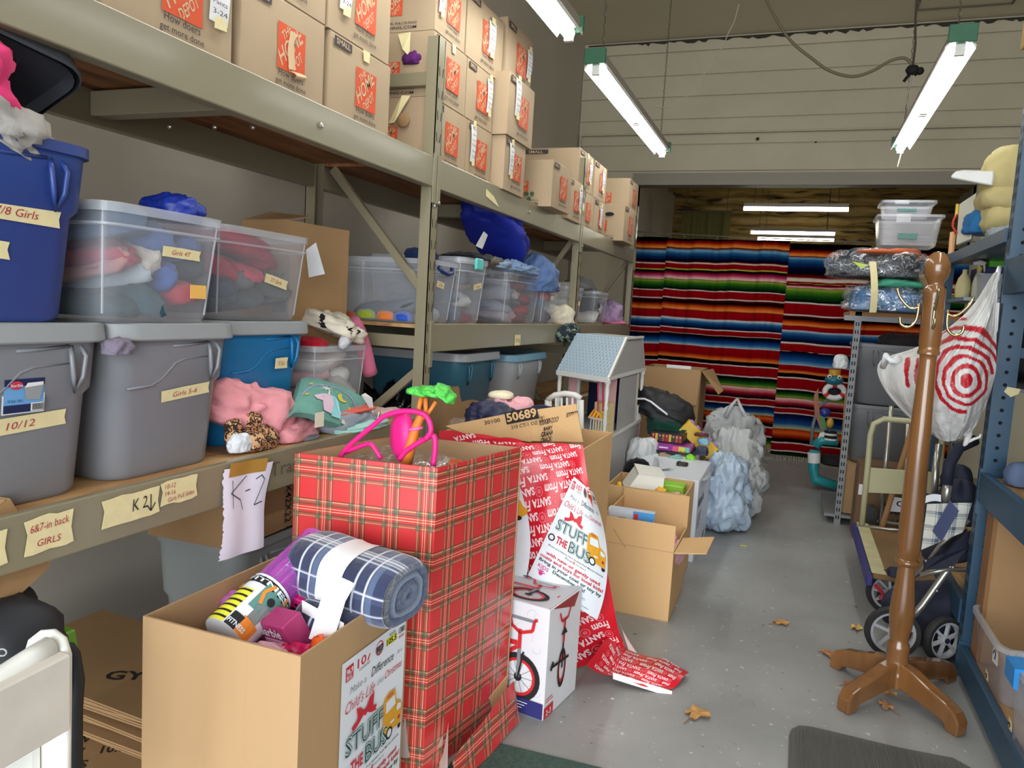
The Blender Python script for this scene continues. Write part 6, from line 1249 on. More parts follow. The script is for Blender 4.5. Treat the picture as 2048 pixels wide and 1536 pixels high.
sh = MB(); rows, cn = 13, 15; n_ = (hp(0, tf, zr)-hp(0, 0, ze_)).cross(un).normalized(); n_ = n_ if n_.z > 0 else -n_
for r in range(rows):
    for c in range(cn+1):
        u0 = -e+(1+2*e)*(c-(.5 if r % 2 else 0))/cn; u1 = u0+(1+2*e)/cn*.93; v0 = r/rows; v1 = (r+1.2)/rows
        if u0 < -e-.001: u0 = -e
        if u1 > 1+e: u1 = 1+e
        if u1-u0 < .01: continue
        def P_(u, v): v = min(v, 1); return hp(u, -e/2+(tf+e/2)*v, ze_+(zr-ze_)*v)+n_*.003
        um = (u0+u1)/2; pts = [P_(u1, v1), P_(u0, v1), P_(u0, v0+.035), P_(u0*.75+u1*.25, v0+.01), P_(um, v0), P_(u0*.25+u1*.75, v0+.01), P_(u1, v0+.035)]
        sh.prism(pts, n_*.003)
part('shingle_rows', sh, m_shg, dh, world=True, kind='stuff')
part('roof_trim', MB().bar(hp(-e, -e/2, ze_-.008), hp(1+e, -e/2, ze_-.008), .012, .03).bar(hp(-e, -e/2, ze_), hp(-e, tf, zr), .014, .02).bar(hp(-e, tf, zr), hp(-e, tb, zr), .014, .014).bar(hp(-e, -e/2, ze_), hp(-e, 1, ze_), .014, .02), m_dw, dh, world=True)
hbox(0, 1, .0, 1, .0, .02, m_dg, 'base_board'); hbox(-.02, .0, 0, 1, .02, zl, m_dg, 'lower_side_panel'); hbox(1, 1.02, 0, 1, .02, zl, m_dg, 'lower_side_panel'); hbox(0, 1, .97, 1, .02, ze_, m_dg, 'back_panel')
hbox(-.04, 1.03, -.01, 1.01, zl-.008, zl+.010, m_dw, 'storey_board'); hbox(0, .06, 0, .03, .02, zl, m_dp, 'pink_trim'); hbox(-.025, 0, .96, 1, .02, zl, m_dp, 'pink_trim'); hbox(.06, 1, .0, .015, .02, zl-.06, m_dp, 'lower_front_panel')
hbox(.02, 1, .0, .02, zl-.06, zl-.008, m_dp, 'pink_trim')
hbox(-.01, .01, .32, .80, zl+.01, ze_, m_dg, 'upper_side_panel'); hbox(-.012, .02, .80, .83, zl+.01, ze_, m_dw, 'panel_edge'); hbox(-.012, .02, .84, .86, zl+.01, ze_, mat('doll_cream', (222, 200, 150), .6), 'panel_edge')
# front wall set back behind the porch
hbox(.80, 1, .22, .24, zl+.01, ze_, m_dp, 'front_wall'); hbox(0, .28, .22, .24, zl+.01, ze_, m_dp, 'front_wall'); hbox(.28, .80, .22, .24, ze_-.06, ze_, m_dw, 'front_wall')
hbox(.74, .80, .21, .235, zl+.01, ze_-.04, m_dw, 'door_frame'); hbox(.28, .34, .21, .235, zl+.01, ze_-.04, m_dw, 'door_frame'); hbox(.0, .3, .10, .215, zl+.01, zl+.20, mat('doll_floral', (222, 206, 150), .7, var=.2, vs=60), 'floral_panel')
hbox(.1, .9, .6, .62, zl+.01, ze_-.01, mat('doll_inner_blue', (44, 54, 96), .7), 'inner_wall')
for u, w in ((.0, .01), (.98, .01), (.0, .97)):
    c = hp(u, w, 0); part('turned_post', MB().lathe([(.012, zl), (.016, zl+.02), (.012, zl+.03), (.008, zl+.05), (.015, zl+.10), (.010, zl+.17), (.015, zl+.19), (.009, zl+.21), (.014, zl+.28), (.012, ze_-.04), (.018, ze_-.03), (.018, ze_)], 12, mx=Matrix.Translation(c)), m_dw, dh, world=True, smooth=50)
def rail(p, q, n): 
    part('railing', MB().bar(p+Vector((0, 0, .105)), q+Vector((0, 0, .105)), .010, .010), m_dw, dh, world=True)
    for i in range(n): c = p.lerp(q, (i+.5)/n); part('baluster', MB().tube([c, c+Vector((0, 0, .10))], .0035, 6), m_dw, dh, world=True)
rail(hp(.04, .01, zl+.01), hp(.30, .01, zl+.01), 5); rail(hp(-.01, .86, zl+.01), hp(-.01, .97, zl+.01), 4); 
q = aY(1190, 830, 4.40); t = thing('toy_swing_seat', 'orange and yellow striped toy hanging in the dollhouse porch', 'toy', q)
part('seat', MB().prism([(-.045, 0, -.02), (.04, 0, -.045), (.05, 0, 0), (-.01, 0, .035)], (0, .03, 0)), mat('toy_yellow', (232, 180, 40), .5), t); 
for k in range(3): part('stripe', MB().prism([(-.03+.022*k, -.001, -.018-.007*k), (-.024+.022*k, -.001, -.02-.007*k), (-.0+.015*k, -.001, .026-.014*k), (-.007+.015*k, -.001, .03-.014*k)], (0, -.001, 0)), mat('toy_stripe_red', (206, 50, 36), .5), t)
for px_ in (1196, 1206): part('hanger', MB().tube([aY(px_, 758, 4.41)-q, aY(px_, 822, 4.41)-q], .005, 6), mat('toy_rose', (216, 44, 96), .5), t)
p = Print(); p.ring(0, 0, .02, .017, n=5).ring(0, .03, .012, .009, n=5).line([(-.02, .05), (.01, .07)], .003); b = p.on(hp(-.021, .52, zl+.15), wn, (0, 0, 1)); b.v = [q_-un*.002 for q_ in b.v]; part('engraving', b, mat('engrave', (140, 138, 136), .6), dh, world=True)

# cartons in the aisle
X0, X1, Y0, Y1_ = -.768, -.428, 3.402, 3.86
t = thing('open_carton', 'brown carton in the aisle with its front cut low and a flap sticking out', 'box', ((X0+X1)/2, (Y0+Y1_)/2, 0)); HH = .455
part('base', MB().box(X0, X1, Y0, Y1_, 0, .006), m_cardi, t, world=True); part('front_panel', MB().box(X0, X1, Y0, Y0+.006, .006, HH), m_cardf, t, world=True); part('back_panel', MB().box(X0, X1, Y1_-.006, Y1_, .006, HH+.04), m_cardf, t, world=True); part('side_panel', MB().box(X0, X0+.006, Y0+.006, Y1_-.006, .006, HH), m_cardf, t, world=True); part('side_panel', MB().box(X1-.006, X1, Y0+.006, Y1_-.006, .006, .335), m_cardf, t, world=True)
part('flap', MB().prism([aZ(1348, 1108, .335), aZ(1413, 1109, .335), aZ(1429, 1076, .335), aZ(1366, 1078, .335)], (0, 0, .006)), m_cardf, t, world=True)
part('crease', MB().prism([aY(1226, 1058, Y0-.001), aY(1250, 1096, Y0-.001), aY(1252, 1095, Y0-.001), aY(1228, 1057, Y0-.001)], (0, -.001, 0)).box(X0, X1, Y0-.001, Y0, .33, .333), m_cardi, t, world=True, kind='stuff')
garment('pink printed fabric in a clear bag in the low-cut carton', (-.52, 3.58, .18), (.20, .28, .24), (232, 176, 186), 171, .25, 3, 36, m=spots('pink_print_cloth', (232, 178, 188), (196, 110, 120), 30, .25, True))
t = thing('puzzle_box', 'blue and white toy box with a sailboat picture in the low-cut carton', 'toy', (-.72, 3.50, .37)); part('box_body', MB().box(-.045, .175, 0, .05, 0, .10), mat('box_pale', (196, 204, 214), .5), t)
p = Print(); p.rect(.075, 0, .175, .10, 1).rect(.08, .03, .10, .09, 2, 2).poly([(.12, .01), (.12, .07), (.14, .01)], 2, 2).poly([(.145, .01), (.15, .06), (.165, .01)], 0, 2)
for k in range(6): p.disc(.01+.012*(k % 3), .03+.03*(k//3), .004, 3, 2, 8)
part('print', p.on((0, -.0005, 0), (1, 0, 0), (0, 0, 1)), [m_pw, mat('sky_print', (70, 150, 216), .5), m_pred, m_ink], t)
bx2 = open_carton('second open brown carton in the aisle, heaped with a white box and green tray', -.87, -.452, 3.90, 4.26, 0, .49, m_cardf, m_cardi)
solo('toy_pile', lump((-.66, 4.08, .012), (.38, .32, .42), 21, .12, 3, 24, sq=6), mat('toy_pile_mix', (150, 160, 90), .8, var=.4, vs=14), 'mixed toys filling the second aisle carton', 'toy', smooth=180)
t = thing('white_box', 'small white gable-lidded box on top of the second aisle carton', 'box', (-.70, 4.02, .45), 0, rot=(.1, .1, .35)); part('box_body', MB().prism([(-.10, -.06, 0), (.10, -.06, 0), (.10, -.02, .10), (-.04, -.02, .10)], (0, .16, .0)), mat('off_white_card', (226, 224, 214), .6), t, bevel=.002); part('lid_edge', MB().box(-.045, .105, -.022, .145, .10, .106), mat('off_white_card', (226, 224, 214), .6), t)
solo('green_tray', MB().box(-.64, -.49, 4.10, 4.22, .42, .485), mat('lime_plastic', (144, 200, 60), .45), 'lime green plastic tray in the second aisle carton', 'toy', bevel=.006)
solo('toy_part', lump((-.60, 4.0, .45), (.06, .05, .05), 22, .3, 4, 24), mat('toy_amber', (232, 178, 40), .45), 'amber yellow toy in the middle of the second aisle carton', 'toy', smooth=180)
solo('toy_part', lump((-.52, 3.98, .44), (.09, .05, .045), 23, .3, 4, 24), mat('toy_pale_pink', (226, 170, 180), .45), 'pale pink toy at the right of the second aisle carton', 'toy', smooth=180)
solo('toy_part', lump((-.82, 3.98, .45), (.03, .03, .06), 24, .2, 4, 20), mat('toy_amber', (232, 178, 40), .45), 'small yellow stick toy at the left of the second aisle carton', 'toy', smooth=180)
garment('black knitted beanie on the back edge of the second aisle carton', (-.80, 4.36, .44), (.16, .14, .15), (20, 20, 22), 172, .22, 3, 36)
# white lettered box
t = thing('printed_box', 'white printed box with blue edge standing behind the aisle cartons', 'box', (-.66, 4.66, 0)); part('body', MB().box(-.20, .225, -.33, .33, 0, .48), mat('box_white', (214, 218, 226), .5), t, bevel=.004)
p = Print(); p.text('Victoria', .03, .31, .055, 0, w=.30, bold=.02)
for k in range(4): p.rect(.05, .25-.022*k, .25-.02*k, .256-.022*k, 0)
p.poly([(.30, .0), (.42, .0), (.55, .06), (.50, .06), (.40, .02)], 0).line([(.655, .0), (.655, .47)], .006, 1)
part('print', p.on((.226, -.33, 0), (0, 1, 0), (0, 0, 1)), [mat('navy_print', (30, 44, 84), .5), mat('blue_print', (70, 120, 196), .5)], t)
m_wbag = mat('white_film', (206, 208, 210), .32, var=.04, vs=8, bump=.8, bs=22); m_wbagt = mat('white_film_thin', (200, 202, 204), .3, alpha=.72, bump=.9, bs=20)
DF = px_sheet([[(1285, 934, 4.95), (1330, 940, 5.0), (1380, 944, 5.0), (1422, 945, 4.98)], [(1282, 945, 4.6), (1325, 944, 4.65), (1370, 948, 4.7), (1420, 952, 4.75)], [(1280, 952, 4.33), (1320, 955, 4.36), (1372, 960, 4.36), (1410, 962, 4.45)]])
mb = MB().grid(lambda u, v: DF(u, v)+Vector((0, 0, .012*nz((u*7, v*5, 1), 2)+.014*nz((u*17, v*13, 1), 5))), 40, 26)
solo('plastic_sheet', mb, m_wbag, 'white plastic film draped over the white printed box and aisle cartons', 'bag', smooth=180)
solo('plastic_sheet', MB().grid(lambda u, v: aY(1302+18*u+30*v, 940-60*sin(pi*(.2+.8*u))*.0-25*(1-v)*sin(pi*u)-3*u, 4.45+.1*v)+Vector((0, 0, .01*nz((u*6, v*6, 3), 1))), 20, 12), m_wbag, 'peaked corner of white film standing up beside the black beanie', 'bag', smooth=180)
# pile behind
m_gc = mat('pile_carton', (150, 122, 86), .8)
pb = open_carton('wide brown carton underneath the toy boxes in the pile', -1.00, -.52, 5.10, 5.62, 0, .40, m_gc, m_gc)
def gamebox(label, c, sz, col, rz=0, rot=None, name='game_box', pr=None, cols=None, cat='game'):
    t = thing(name, label, cat, c, rz, rot=rot); a, b, h = sz[0]/2, sz[1]/2, sz[2]; part('box_body', MB().box(-a, a, -b, b, 0, h), mat('gb_%d_%d_%d' % tuple(col), col, .4), t, bevel=.002)
    part('lid', MB().box(-a-.002, a+.002, -b-.002, b+.002, h*.35, h+.002), mat('gb_%d_%d_%d' % tuple(col), col, .4), t)
    if pr: part('print', pr.on((-a, -b-.0025, 0), (1, 0, 0), (0, 0, 1)), cols, t)
    return t
p = Print(); p.poly([(0, .0), (.17, .0), (.25, .055), (.0, .04)], 1).poly([(.12, .015), (.30, .01), (.34, .07), (.2, .055)], 2).text('Fantastic Fun', .03, .045, .022, 3, w=.20, bold=.01, shear=.3, layer=2)
for k in range(4): p.rect(.235, .064-.014*k, .28, .068-.014*k, 4, 3)
for k in range(5): p.line([(.31+.007*k, .02), (.31+.007*k, .06)], .003, 2+(k % 2)*2, 4)
gamebox('white craft box with teal script lettering in the toy pile', (-.72, 5.10, .40), (.36, .26, .085), (218, 218, 222), pr=p, cols=[m_pw, mat('peach_print', (236, 206, 150), .5), mat('orchid_print', (226, 130, 196), .5), mat('teal_print', (30, 130, 126), .5), m_ink])
p = Print(); p.rect(.0, .0, .19, .035, 0).rect(.19, 0, .23, .035, 1).rect(.23, 0, .27, .035, 2).rect(.27, 0, .30, .035, 3).rect(.03, .012, .07, .024, 4, 2).rect(.10, .014, .16, .022, 4, 2)
gamebox('black flat game box under the rainbow-ended box', (-.72, 5.12, .49), (.34, .24, .018), (28, 28, 30))
gamebox('purple box with rainbow end in the toy pile', (-.73, 5.12, .512), (.31, .20, .036), (150, 50, 150), pr=p, cols=[mat('grape_print', (156, 44, 150), .4), mat('rose_print', (226, 90, 130), .4), mat('yellow_print2', (222, 206, 60), .4), mat('mint_print', (110, 190, 160), .4), m_pw])
p = Print(); rg = random.Random(2); 
for k in range(9): p.rect(.008+.023*k, .008, .026+.023*k, .058, 1+(k % 4), 1).disc(.017+.023*k, .045, .006, 5, 2, 8)
gamebox('black box with rows of small red and yellow pictures in the toy pile', (-.745, 5.15, .552), (.22, .12, .066), (22, 20, 20), rz=-.06, pr=p, cols=[m_ink, mat('pic_red', (170, 40, 36), .5), mat('pic_gold', (206, 170, 60), .5), mat('pic_dark', (70, 56, 50), .5), mat('pic_brown', (150, 84, 60), .5), mat('pic_skin', (206, 160, 130), .5)], name='toy_box', cat='toy')
t = thing('toy_box', 'mustard yellow box with purple discs leaning down at the right of the pile', 'toy', aY(1392, 872, 5.25)-Vector((.0, 0, .07)), 0, rot=(0, .72, .15)); part('box_body', MB().box(-.16, .12, -.04, .06, 0, .10), mat('mustard', (206, 166, 30), .45), t, bevel=.004)
for k in range(5): part('disc', MB().lathe([(.020, 0), (.020, .010), (.012, .014)], 12, mx=Matrix.Translation((-.13+.055*k, .01, .10))), mat('lilac_disc', (160, 120, 190), .5), t, smooth=40)
garment('black padded jacket with a white zip line on top of the pile', (-.86, 5.38, .60), (.46, .36, .24), (18, 18, 22), 173, .22, 2.2, 46, tilt=(0, .35), m=mat('black_jacket', (16, 16, 20), .6, bump=.2, bs=14))
zp = [aY(a, b, 5.17) for a, b in ((1272, 797), (1290, 797), (1303, 803), (1318, 815), (1330, 824), (1336, 829))]; solo('zip_strip', MB().tube([p_+Vector((0, -.02, .0)) for p_ in zp], .007, 6), m_pw, 'white piping line across the black padded jacket', 'trim', smooth=180)
garment('dark green sweatshirt below the black jacket in the pile', (-.76, 5.30, .52), (.36, .24, .17), (22, 62, 50), 174, .25, 2.6, 40, tilt=(0, .2))
q = aY(1287, 885, 4.95); solo('plastic_bag', lump((q.x-.01, 4.98, .30), (.20, .18, .40), 31, .22, 3, 44), m_wbag, 'white full bag squeezed between the dollhouse and the toy boxes', 'bag', smooth=180)
for lb, a, b, y, sz, c, sd in (('kraft paper bundle in front of the craft box', 1335, 915, 4.98, (.12, .08, .10), (150, 130, 106), 41), ('aqua patterned cloth at the middle of the pile front', 1352, 918, 4.95, (.10, .08, .10), (126, 176, 168), 42), ('lime green cup lying in the pile', 1381, 916, 4.98, (.07, .07, .10), (126, 206, 40), 43), ('navy toy piece beside the grey-blue bag neck', 1405, 898, 5.0, (.08, .07, .08), (44, 48, 76), 44), ('light blue round toy beside the craft box', 1408, 880, 5.1, (.07, .07, .06), (120, 170, 196), 45), ('dark red crab-shaped toy above the blue round toy', 1403, 868, 5.12, (.09, .05, .035), (96, 40, 36), 46), ('dark grey box corner at the left of the pile front', 1300, 918, 4.97, (.08, .10, .09), (84, 88, 96), 47), ('black and amber toy truck on the white film', 1366, 936, 4.72, (.10, .06, .05), (230, 160, 30), 48), ('dark cap of the amber toy truck', 1364, 926, 4.72, (.07, .05, .035), (40, 34, 30), 49), ('brown plastic piece right of the aqua cloth', 1366, 908, 5.02, (.06, .05, .07), (110, 90, 76), 50)):
    q = aY(a, b, y); solo('toy_part', lump((q.x, q.y, q.z-sz[2]/2), sz, sd, .2, 3.5, 28, sq=3), mat('tp_%d' % sd, c, .5), lb, 'toy', smooth=180)
# plastic bags
def ptop(name, label, c, sz, seed, m, knot=None, fold=.26, freq=4.6, n=84, sq=2.2):
    t = thing(name, label, 'bag', c); part('bag_body', lump((0, 0, 0), sz, seed, fold, freq, n, sq=sq, flat=.7), m, t, smooth=180)
    if knot: 
        for d in knot: part('bag_handle', MB().tube([Vector(p_) for p_ in d], [.022, .016, .010], 8), m, t, smooth=180)
    return t
ptop('plastic_bag', 'white grocery bag with knotted grey handles by the curtain', (-.42, 6.55, .0), (.52, .42, .74), 51, m_wbagt, [[(-.06, -.1, .60), (-.02, -.1, .70), (.02, -.08, .76)], [(.14, -.1, .56), (.06, -.1, .68), (.02, -.08, .76)]])
solo('stuffing', lump((-.42, 6.55, .02), (.40, .32, .60), 52, .2, 3, 30), mat('pale_stuffing', (160, 156, 150), .9), 'pale cloth inside the knotted grocery bag by the curtain', 'clothing', smooth=180)
ptop('plastic_bag', 'translucent white bag of pale yellow things on the bag heap', (-.36, 5.78, .0), (.46, .40, .66), 53, m_wbagt)
solo('stuffing', lump((-.36, 5.78, .16), (.36, .30, .44), 54, .2, 3, 30), mat('yellow_stuffing', (214, 212, 150), .9), 'pale yellow cloth inside the translucent white bag', 'clothing', smooth=180)
m_ggb = mat('grey_blue_film', (166, 182, 200), .34, bump=1.0, bs=20, var=.1, vs=12); 
ptop('plastic_bag', 'large grey-blue quilted-pattern bin bag slumped in the aisle', (-.36, 5.22, .0), (.36, .46, .56), 55, m_ggb, fold=.22, freq=4.2, n=84)
ptop('plastic_bag', 'white bag with green print slumped right of the grey-blue bag', (-.25, 5.66, .0), (.22, .42, .46), 56, m_wbagt)
solo('stuffing', lump((-.25, 5.66, .02), (.15, .32, .34), 57, .2, 3, 26), mat('grey_stuffing', (170, 172, 172), .9), 'grey cloth inside the bag right of the grey-blue one', 'clothing', smooth=180)
# tall open carton by the curtain
t = thing('open_carton', 'tall brown open carton before the striped curtain, flaps folded out', 'box', (-.97, 6.85, 0)); 
for nm, b in (('front_panel', (-.25, .245, -.25, -.244)), ('back_panel', (-.25, .245, .244, .25)), ('side_panel', (-.25, -.244, -.244, .244)), ('side_panel', (.239, .245, -.244, .244))): part(nm, MB().box(b[0], b[1], b[2], b[3], 0.006, .955), m_cardb, t)
part('base', MB().box(-.25, .245, -.25, .25, 0, .006), m_cardb, t)
part('flap', MB().prism([(-.25, -.25, .96), (.245, -.25, .96), (.235, -.30, .66), (-.255, -.30, .66)], (0, -.006, 0)), m_cardb, t); part('flap', MB().prism([(.247, -.22, .95), (.40, -.20, .76), (.43, -.12, .79), (.30, .2, .95)], (.0, .004, .005)), m_cardb, t)
part('white_label', MB().box(-.06, .15, -.20, -.196, .93, .985), m_paper, t)
# small scraps on the floor
for lb, a, b, c, sz in (('yellow paper bit lying in the aisle', 1487, 1092, (222, 214, 60), (.04, .012)), ('white scrap lying by the bag heap', 1500, 948, (226, 226, 226), (.05, .02)), ('tiny purple scrap near the red paper tail', 1277, 1370, (126, 90, 176), (.018, .018)), ('small pale chip in the aisle under the flap', 1225, 1398, (206, 206, 206), (.012, .008))):
    q = aZ(a, b); solo('paper_scrap', MB().prism([(q.x-sz[0]/2, q.y-sz[1]/2, .001), (q.x+sz[0]/2, q.y-sz[1]*.4, .001), (q.x+sz[0]*.4, q.y+sz[1]/2, .001), (q.x-sz[0]*.45, q.y+sz[1]*.4, .001)], (0, 0, .002)), mat('scrap_%d' % a, c, .7), lb, 'paper')
def leaf(a, b, s, rz, label, seed, col=(176, 128, 70)):
    q = aZ(a, b); rg = random.Random(seed); n = 14; pts = []
    for k in range(n): r = s*(.55+.45*abs(cos(k*pi*2/n*2.5)))*rg.uniform(.8, 1.1); an = 2*pi*k/n; pts.append((r*cos(an), r*.75*sin(an), .004+.012*rg.random()))
    t = thing('dry_leaf', label, 'leaf', (q.x, q.y, .001), rz, 'dry leaves on the floor'); mb = MB(); mb.add([(0, 0, .010)]+pts, [(0, i+1, (i+1) % n+1) for i in range(n)]); mb.add([(p_[0], p_[1], p_[2]-.0015) for p_ in [(0, 0, .010)]+pts], [(0, (i+1) % n+1, i+1) for i in range(n)])
    part('blade', mb, mat('leaf_%d' % col[0], col, .8, var=.2, vs=60), t); part('stem', MB().tube([(0, 0, .008), (-s*.9, -s*.3, .004), (-s*1.5, -s*.6, .003)], .0015, 5), mat('leaf_stem', (130, 90, 50), .8), t)
leaf(1563, 1248, .045, .3, 'tan dry leaf in the middle of the aisle', 1); leaf(1712, 1258, .04, 1.2, 'yellowish dry leaf left of the stroller wheel', 2, (206, 168, 96)); leaf(1662, 1312, .05, 2.2, 'curled dry leaf at the tip of the coat rack foot', 3, (166, 112, 70)); leaf(1395, 1430, .06, .8, 'largest dry leaf near the bottom of the frame', 4, (186, 138, 80)); leaf(1772, 1415, .04, 1.9, 'dry leaf under the coat rack between its front feet', 5, (156, 116, 76)); leaf(1700, 1372, .03, .2, 'small red-brown leaf beside the coat rack foot', 6, (150, 92, 62)); leaf(1648, 1305, .02, .2, 'tiny leaf fragment left of the coat rack', 7)
leaf(1779, 1390, .035, 2.5, 'crisp dry leaf leaning on the coat rack foot', 8, (176, 130, 84))
# mats
mm = mat('rubber_mat', (92, 92, 86), .8, bump=.9, bs=3, stretch=(60, 1, 1)); 
t = thing('rubber_mat', 'dark grey ribbed rubber mat at the bottom right corner of the frame', 'mat', (.0, 0, 0)); M0 = [aZ(1578, 1475, .0), aZ(1583, 1462, 0), aZ(1598, 1455, .0), aZ(1620, 1457, .0), aZ(1660, 1466, .0), aZ(1800, 1500, .0), aZ(1905, 1520, .0), aZ(1950, 1545, 0), Vector((.62, 1.9, 0)), Vector((.10, 1.9, 0))]
part('sheet', MB().prism([Vector((p_.x, p_.y, .001)) for p_ in M0][::-1], (0, 0, .007)), mm, t, world=True)
rb = MB()
for k in range(60):
    x = .13+k*.008
    if x < .60: ytop = float(np.interp(x, [M0[0].x, M0[2].x, M0[5].x, M0[7].x], [M0[0].y, M0[2].y, M0[5].y, M0[7].y])); rb.box(x-.0015, x+.0015, 1.92, ytop-.02, .008, .0105)
part('rib', rb, mm, t, world=True, kind='stuff')
solo('floor_runner', MB().prism([Vector((q_.x, q_.y, .001)) for q_ in (aZ(925, 1490), aZ(975, 1484), aZ(1225, 1545), Vector((-.40, 1.7, 0)), Vector((-.84, 1.7, 0)))][::-1], (0, 0, .006)), mat('green_carpet', (62, 84, 76), .95, var=.25, vs=90, bump=.6, bs=150), 'dark green flecked carpet piece at the bottom edge beside the tartan box', 'mat')
# ======================= right side =======================
m_blue = mat('rack_blue', (36, 72, 98), .42, var=.06, vs=5, bump=.04, bs=14); m_hole = mat('rack_hole', (8, 12, 18), .9)
br = thing('storage_rack', 'blue steel pallet rack along the right side with round-holed posts', 'rack', (.80, 3.5, 0))
def bpost(x, y, zt, front=True):
    mb = MB(); w, d, t = .078, .070, .004
    mb.box(x, x+w, y, y+t, 0, zt).box(x, x+t, y+t, y+d, 0, zt).box(x+w-t, x+w, y+t, y+d, 0, zt); o = part('upright', mb, m_blue, br, world=True)
    hb = MB(); z = .10
    while z < zt-.05: hb.add([(x+w/2+.0075*cos(a), y-.0012, z+.0075*sin(a)) for a in [2*pi*k/12 for k in range(12)]], [tuple(range(12))]); z += .0505
    z = .08
    while z < zt-.05:
        for dy in (.02, .05): hb.add([(x-.0012, y+dy-.004, z-.014), (x-.0012, y+dy+.004, z-.014), (x-.0012, y+dy+.002, z+.014), (x-.0012, y+dy-.006, z+.014)], [(0, 3, 2, 1)])
        z += .0505
    b = MB(); b.join(hb); part('hole_row', b, m_hole, o, kind='stuff'); c = o.children[0] if o.children else None
    inv = wm(br).inverted()
    for v in c.data.vertices: v.co = inv @ v.co
for x, y, z_ in ((.752, 3.45, 2.62), (.752, 1.05, 2.62), (.752, 5.02, 1.86), (1.62, 3.45, 2.62), (1.62, 5.02, 1.86)): bpost(x, y, z_)
def bbeam(z, h, ya, yb, x=.744, t=.045, name='beam'): 
    o = part(name, MB().prism([(x, ya, z-h), (x, ya, z), (x+.03, ya, z), (x+.03, ya, z-.03), (x+t, ya, z-.03), (x+t, ya, z-h)], (0, yb-ya, 0)), m_blue, br, world=True); return o
for z, h in ((.135, .105), (.855, .115), (1.70, .135), (2.40, .11)): bbeam(z, h, 1.12, 3.462); bbeam(z, h, 1.12, 3.462, 1.65)
for z, h in ((.30, .10), (1.83, .055), (1.20, .07)): bbeam(z, h, 3.52, 5.03); bbeam(z, h, 3.52, 5.03, 1.65)
for z in (.855, 1.70, .135): part('beam_connector', MB().box(.742, .828, 3.446, 3.452, z-.17, z+.015), m_blue, br, world=True)
part('bolt', MB().lathe([(.009, 0), (.009, .004), (.004, .007)], 10, mx=Matrix.Translation((.815, 3.446, 1.60)) @ Matrix.Rotation(pi/2, 4, 'X')), m_bolt, br, world=True, smooth=40)
for z in (.855, 1.70, .135): part('shelf_board', MB().box(.775, 1.65, 1.12, 3.44, z-.03, z-.015), m_ply, br, world=True)
m_galv = mat('galvanised_shelf', (120, 128, 132), .32, metal=.7); part('shelf_board', MB().box(.77, 1.65, 3.53, 5.02, 1.80, 1.822), m_galv, br, world=True); part('shelf_board', MB().box(.77, 1.65, 3.53, 5.02, 1.18, 1.195), m_galv, br, world=True); part('shelf_board', MB().box(.77, 1.65, 3.53, 5.02, .27, .285), m_ply, br, world=True)
for z in (.6, 1.35): part('frame_tie', MB().box(.83, 1.62, 3.465, 3.49, z-.03, z+.01), m_blue, br, world=True)
for z0, z1 in ((.45, .80), (1.0, 1.5)): part('brace', MB().bar((.84, 3.48, z1), (1.60, 3.48, z0), .03, .03), m_blue, br, world=True)
# brown board behind the post
t = thing('carton', 'big plain brown carton behind the blue post on the bottom shelf', 'box', (1.20, 3.33, .121)); part('body', MB().box(-.41, .40, .0, .10, 0, .60), m_cardb, t); part('corner_edge', MB().box(-.418, -.404, -.004, .10, 0, .60), mat('card_edge', (140, 100, 62), .8), t); part('flap', MB().box(-.40, .40, .0, .098, .60, .604), m_cardb, t)
# clear bins on the bottom shelf
m_blatch = mat('bright_blue_latch', (40, 140, 216), .35)
clear3 = mat('clear_lilac', (200, 202, 210), .22, alpha=.36)
def bin3(label, x0, x1, y0, y1, z, h, sticker=None, latch=None):
    t = thing('clear_bin', label, 'storage bin', ((x0+x1)/2, (y0+y1)/2, z), 0, 'clear bins on the right rack'); a, b = (x1-x0)/2, (y1-y0)/2
    part('body', MB().loft([rrect(a*.90, b*.90, .04, 0), rrect(a*.92, b*.92, .04, .01), rrect(a*.985, b*.985, .05, h*.78), rrect(a, b, .05, h*.80), rrect(a, b, .05, h)], True, False), clear3, t, smooth=50)
    part('rim', MB().loft([rrect(a, b, .05, h-.018), rrect(a+.014, b+.014, .06, h-.018), rrect(a+.014, b+.014, .06, h), rrect(a-.001, b-.001, .05, h+.001)], False, False), m_rim, t, smooth=50)
    if sticker: 
        for (y_, z_, s_) in sticker: q = part('sticker', MB().prism([(-a*.96-.003, y_-s_*.5, z_-s_*.4), (-a*.96-.003, y_+s_*.5, z_-s_*.5), (-a*.97-.004, y_+s_*.4, z_+s_*.6), (-a*.97-.004, y_-s_*.4, z_+s_*.5)], (-.001, 0, 0)), m_paper if s_ > .05 else m_tape, t); part('writing', MB().tube([(-a*.97-.0055, y_+s_*.2*cos(k), z_+s_*.25*sin(k)) for k in (0, 1, 2, 3, 4)], .0015, 4), m_ink, q)
    if latch: 
        for s in latch: part('latch', MB().prism([(s[0], s[1], h-.06), (s[0]-.012, s[1], h-.055), (s[0]-.014, s[1], h+.006), (s[0]+.03, s[1], h+.010), (s[0]+.03, s[1], h+.002), (s[0], s[1], h-.002)], (0, s[2], 0)), m_blatch, t)
    return t
B1 = aX(1945, 1200, .76); B2 = aX(2003, 1268, .76)
bin3('farther clear bin on the bottom shelf with a white round sticker', .765, 1.26, B2.y-.02, B1.y-.02, .121, B1.z-.13, sticker=[(-.12, .15, .07), (-.05, .04, .035)])
bin3('nearer clear bin on the bottom shelf with a bright blue latch', .735, 1.26, 2.16, 2.74, .121, .285, sticker=[(.22, .07, .035)], latch=[(-.2775, .12, .10)])
solo('stuffing', lump((1.02, 2.45, .13), (.40, .44, .20), 61, .2, 3, 26), mat('lilac_contents', (150, 156, 196), .8), 'pale bluish cloth in the nearer clear bin', 'clothing', smooth=180)
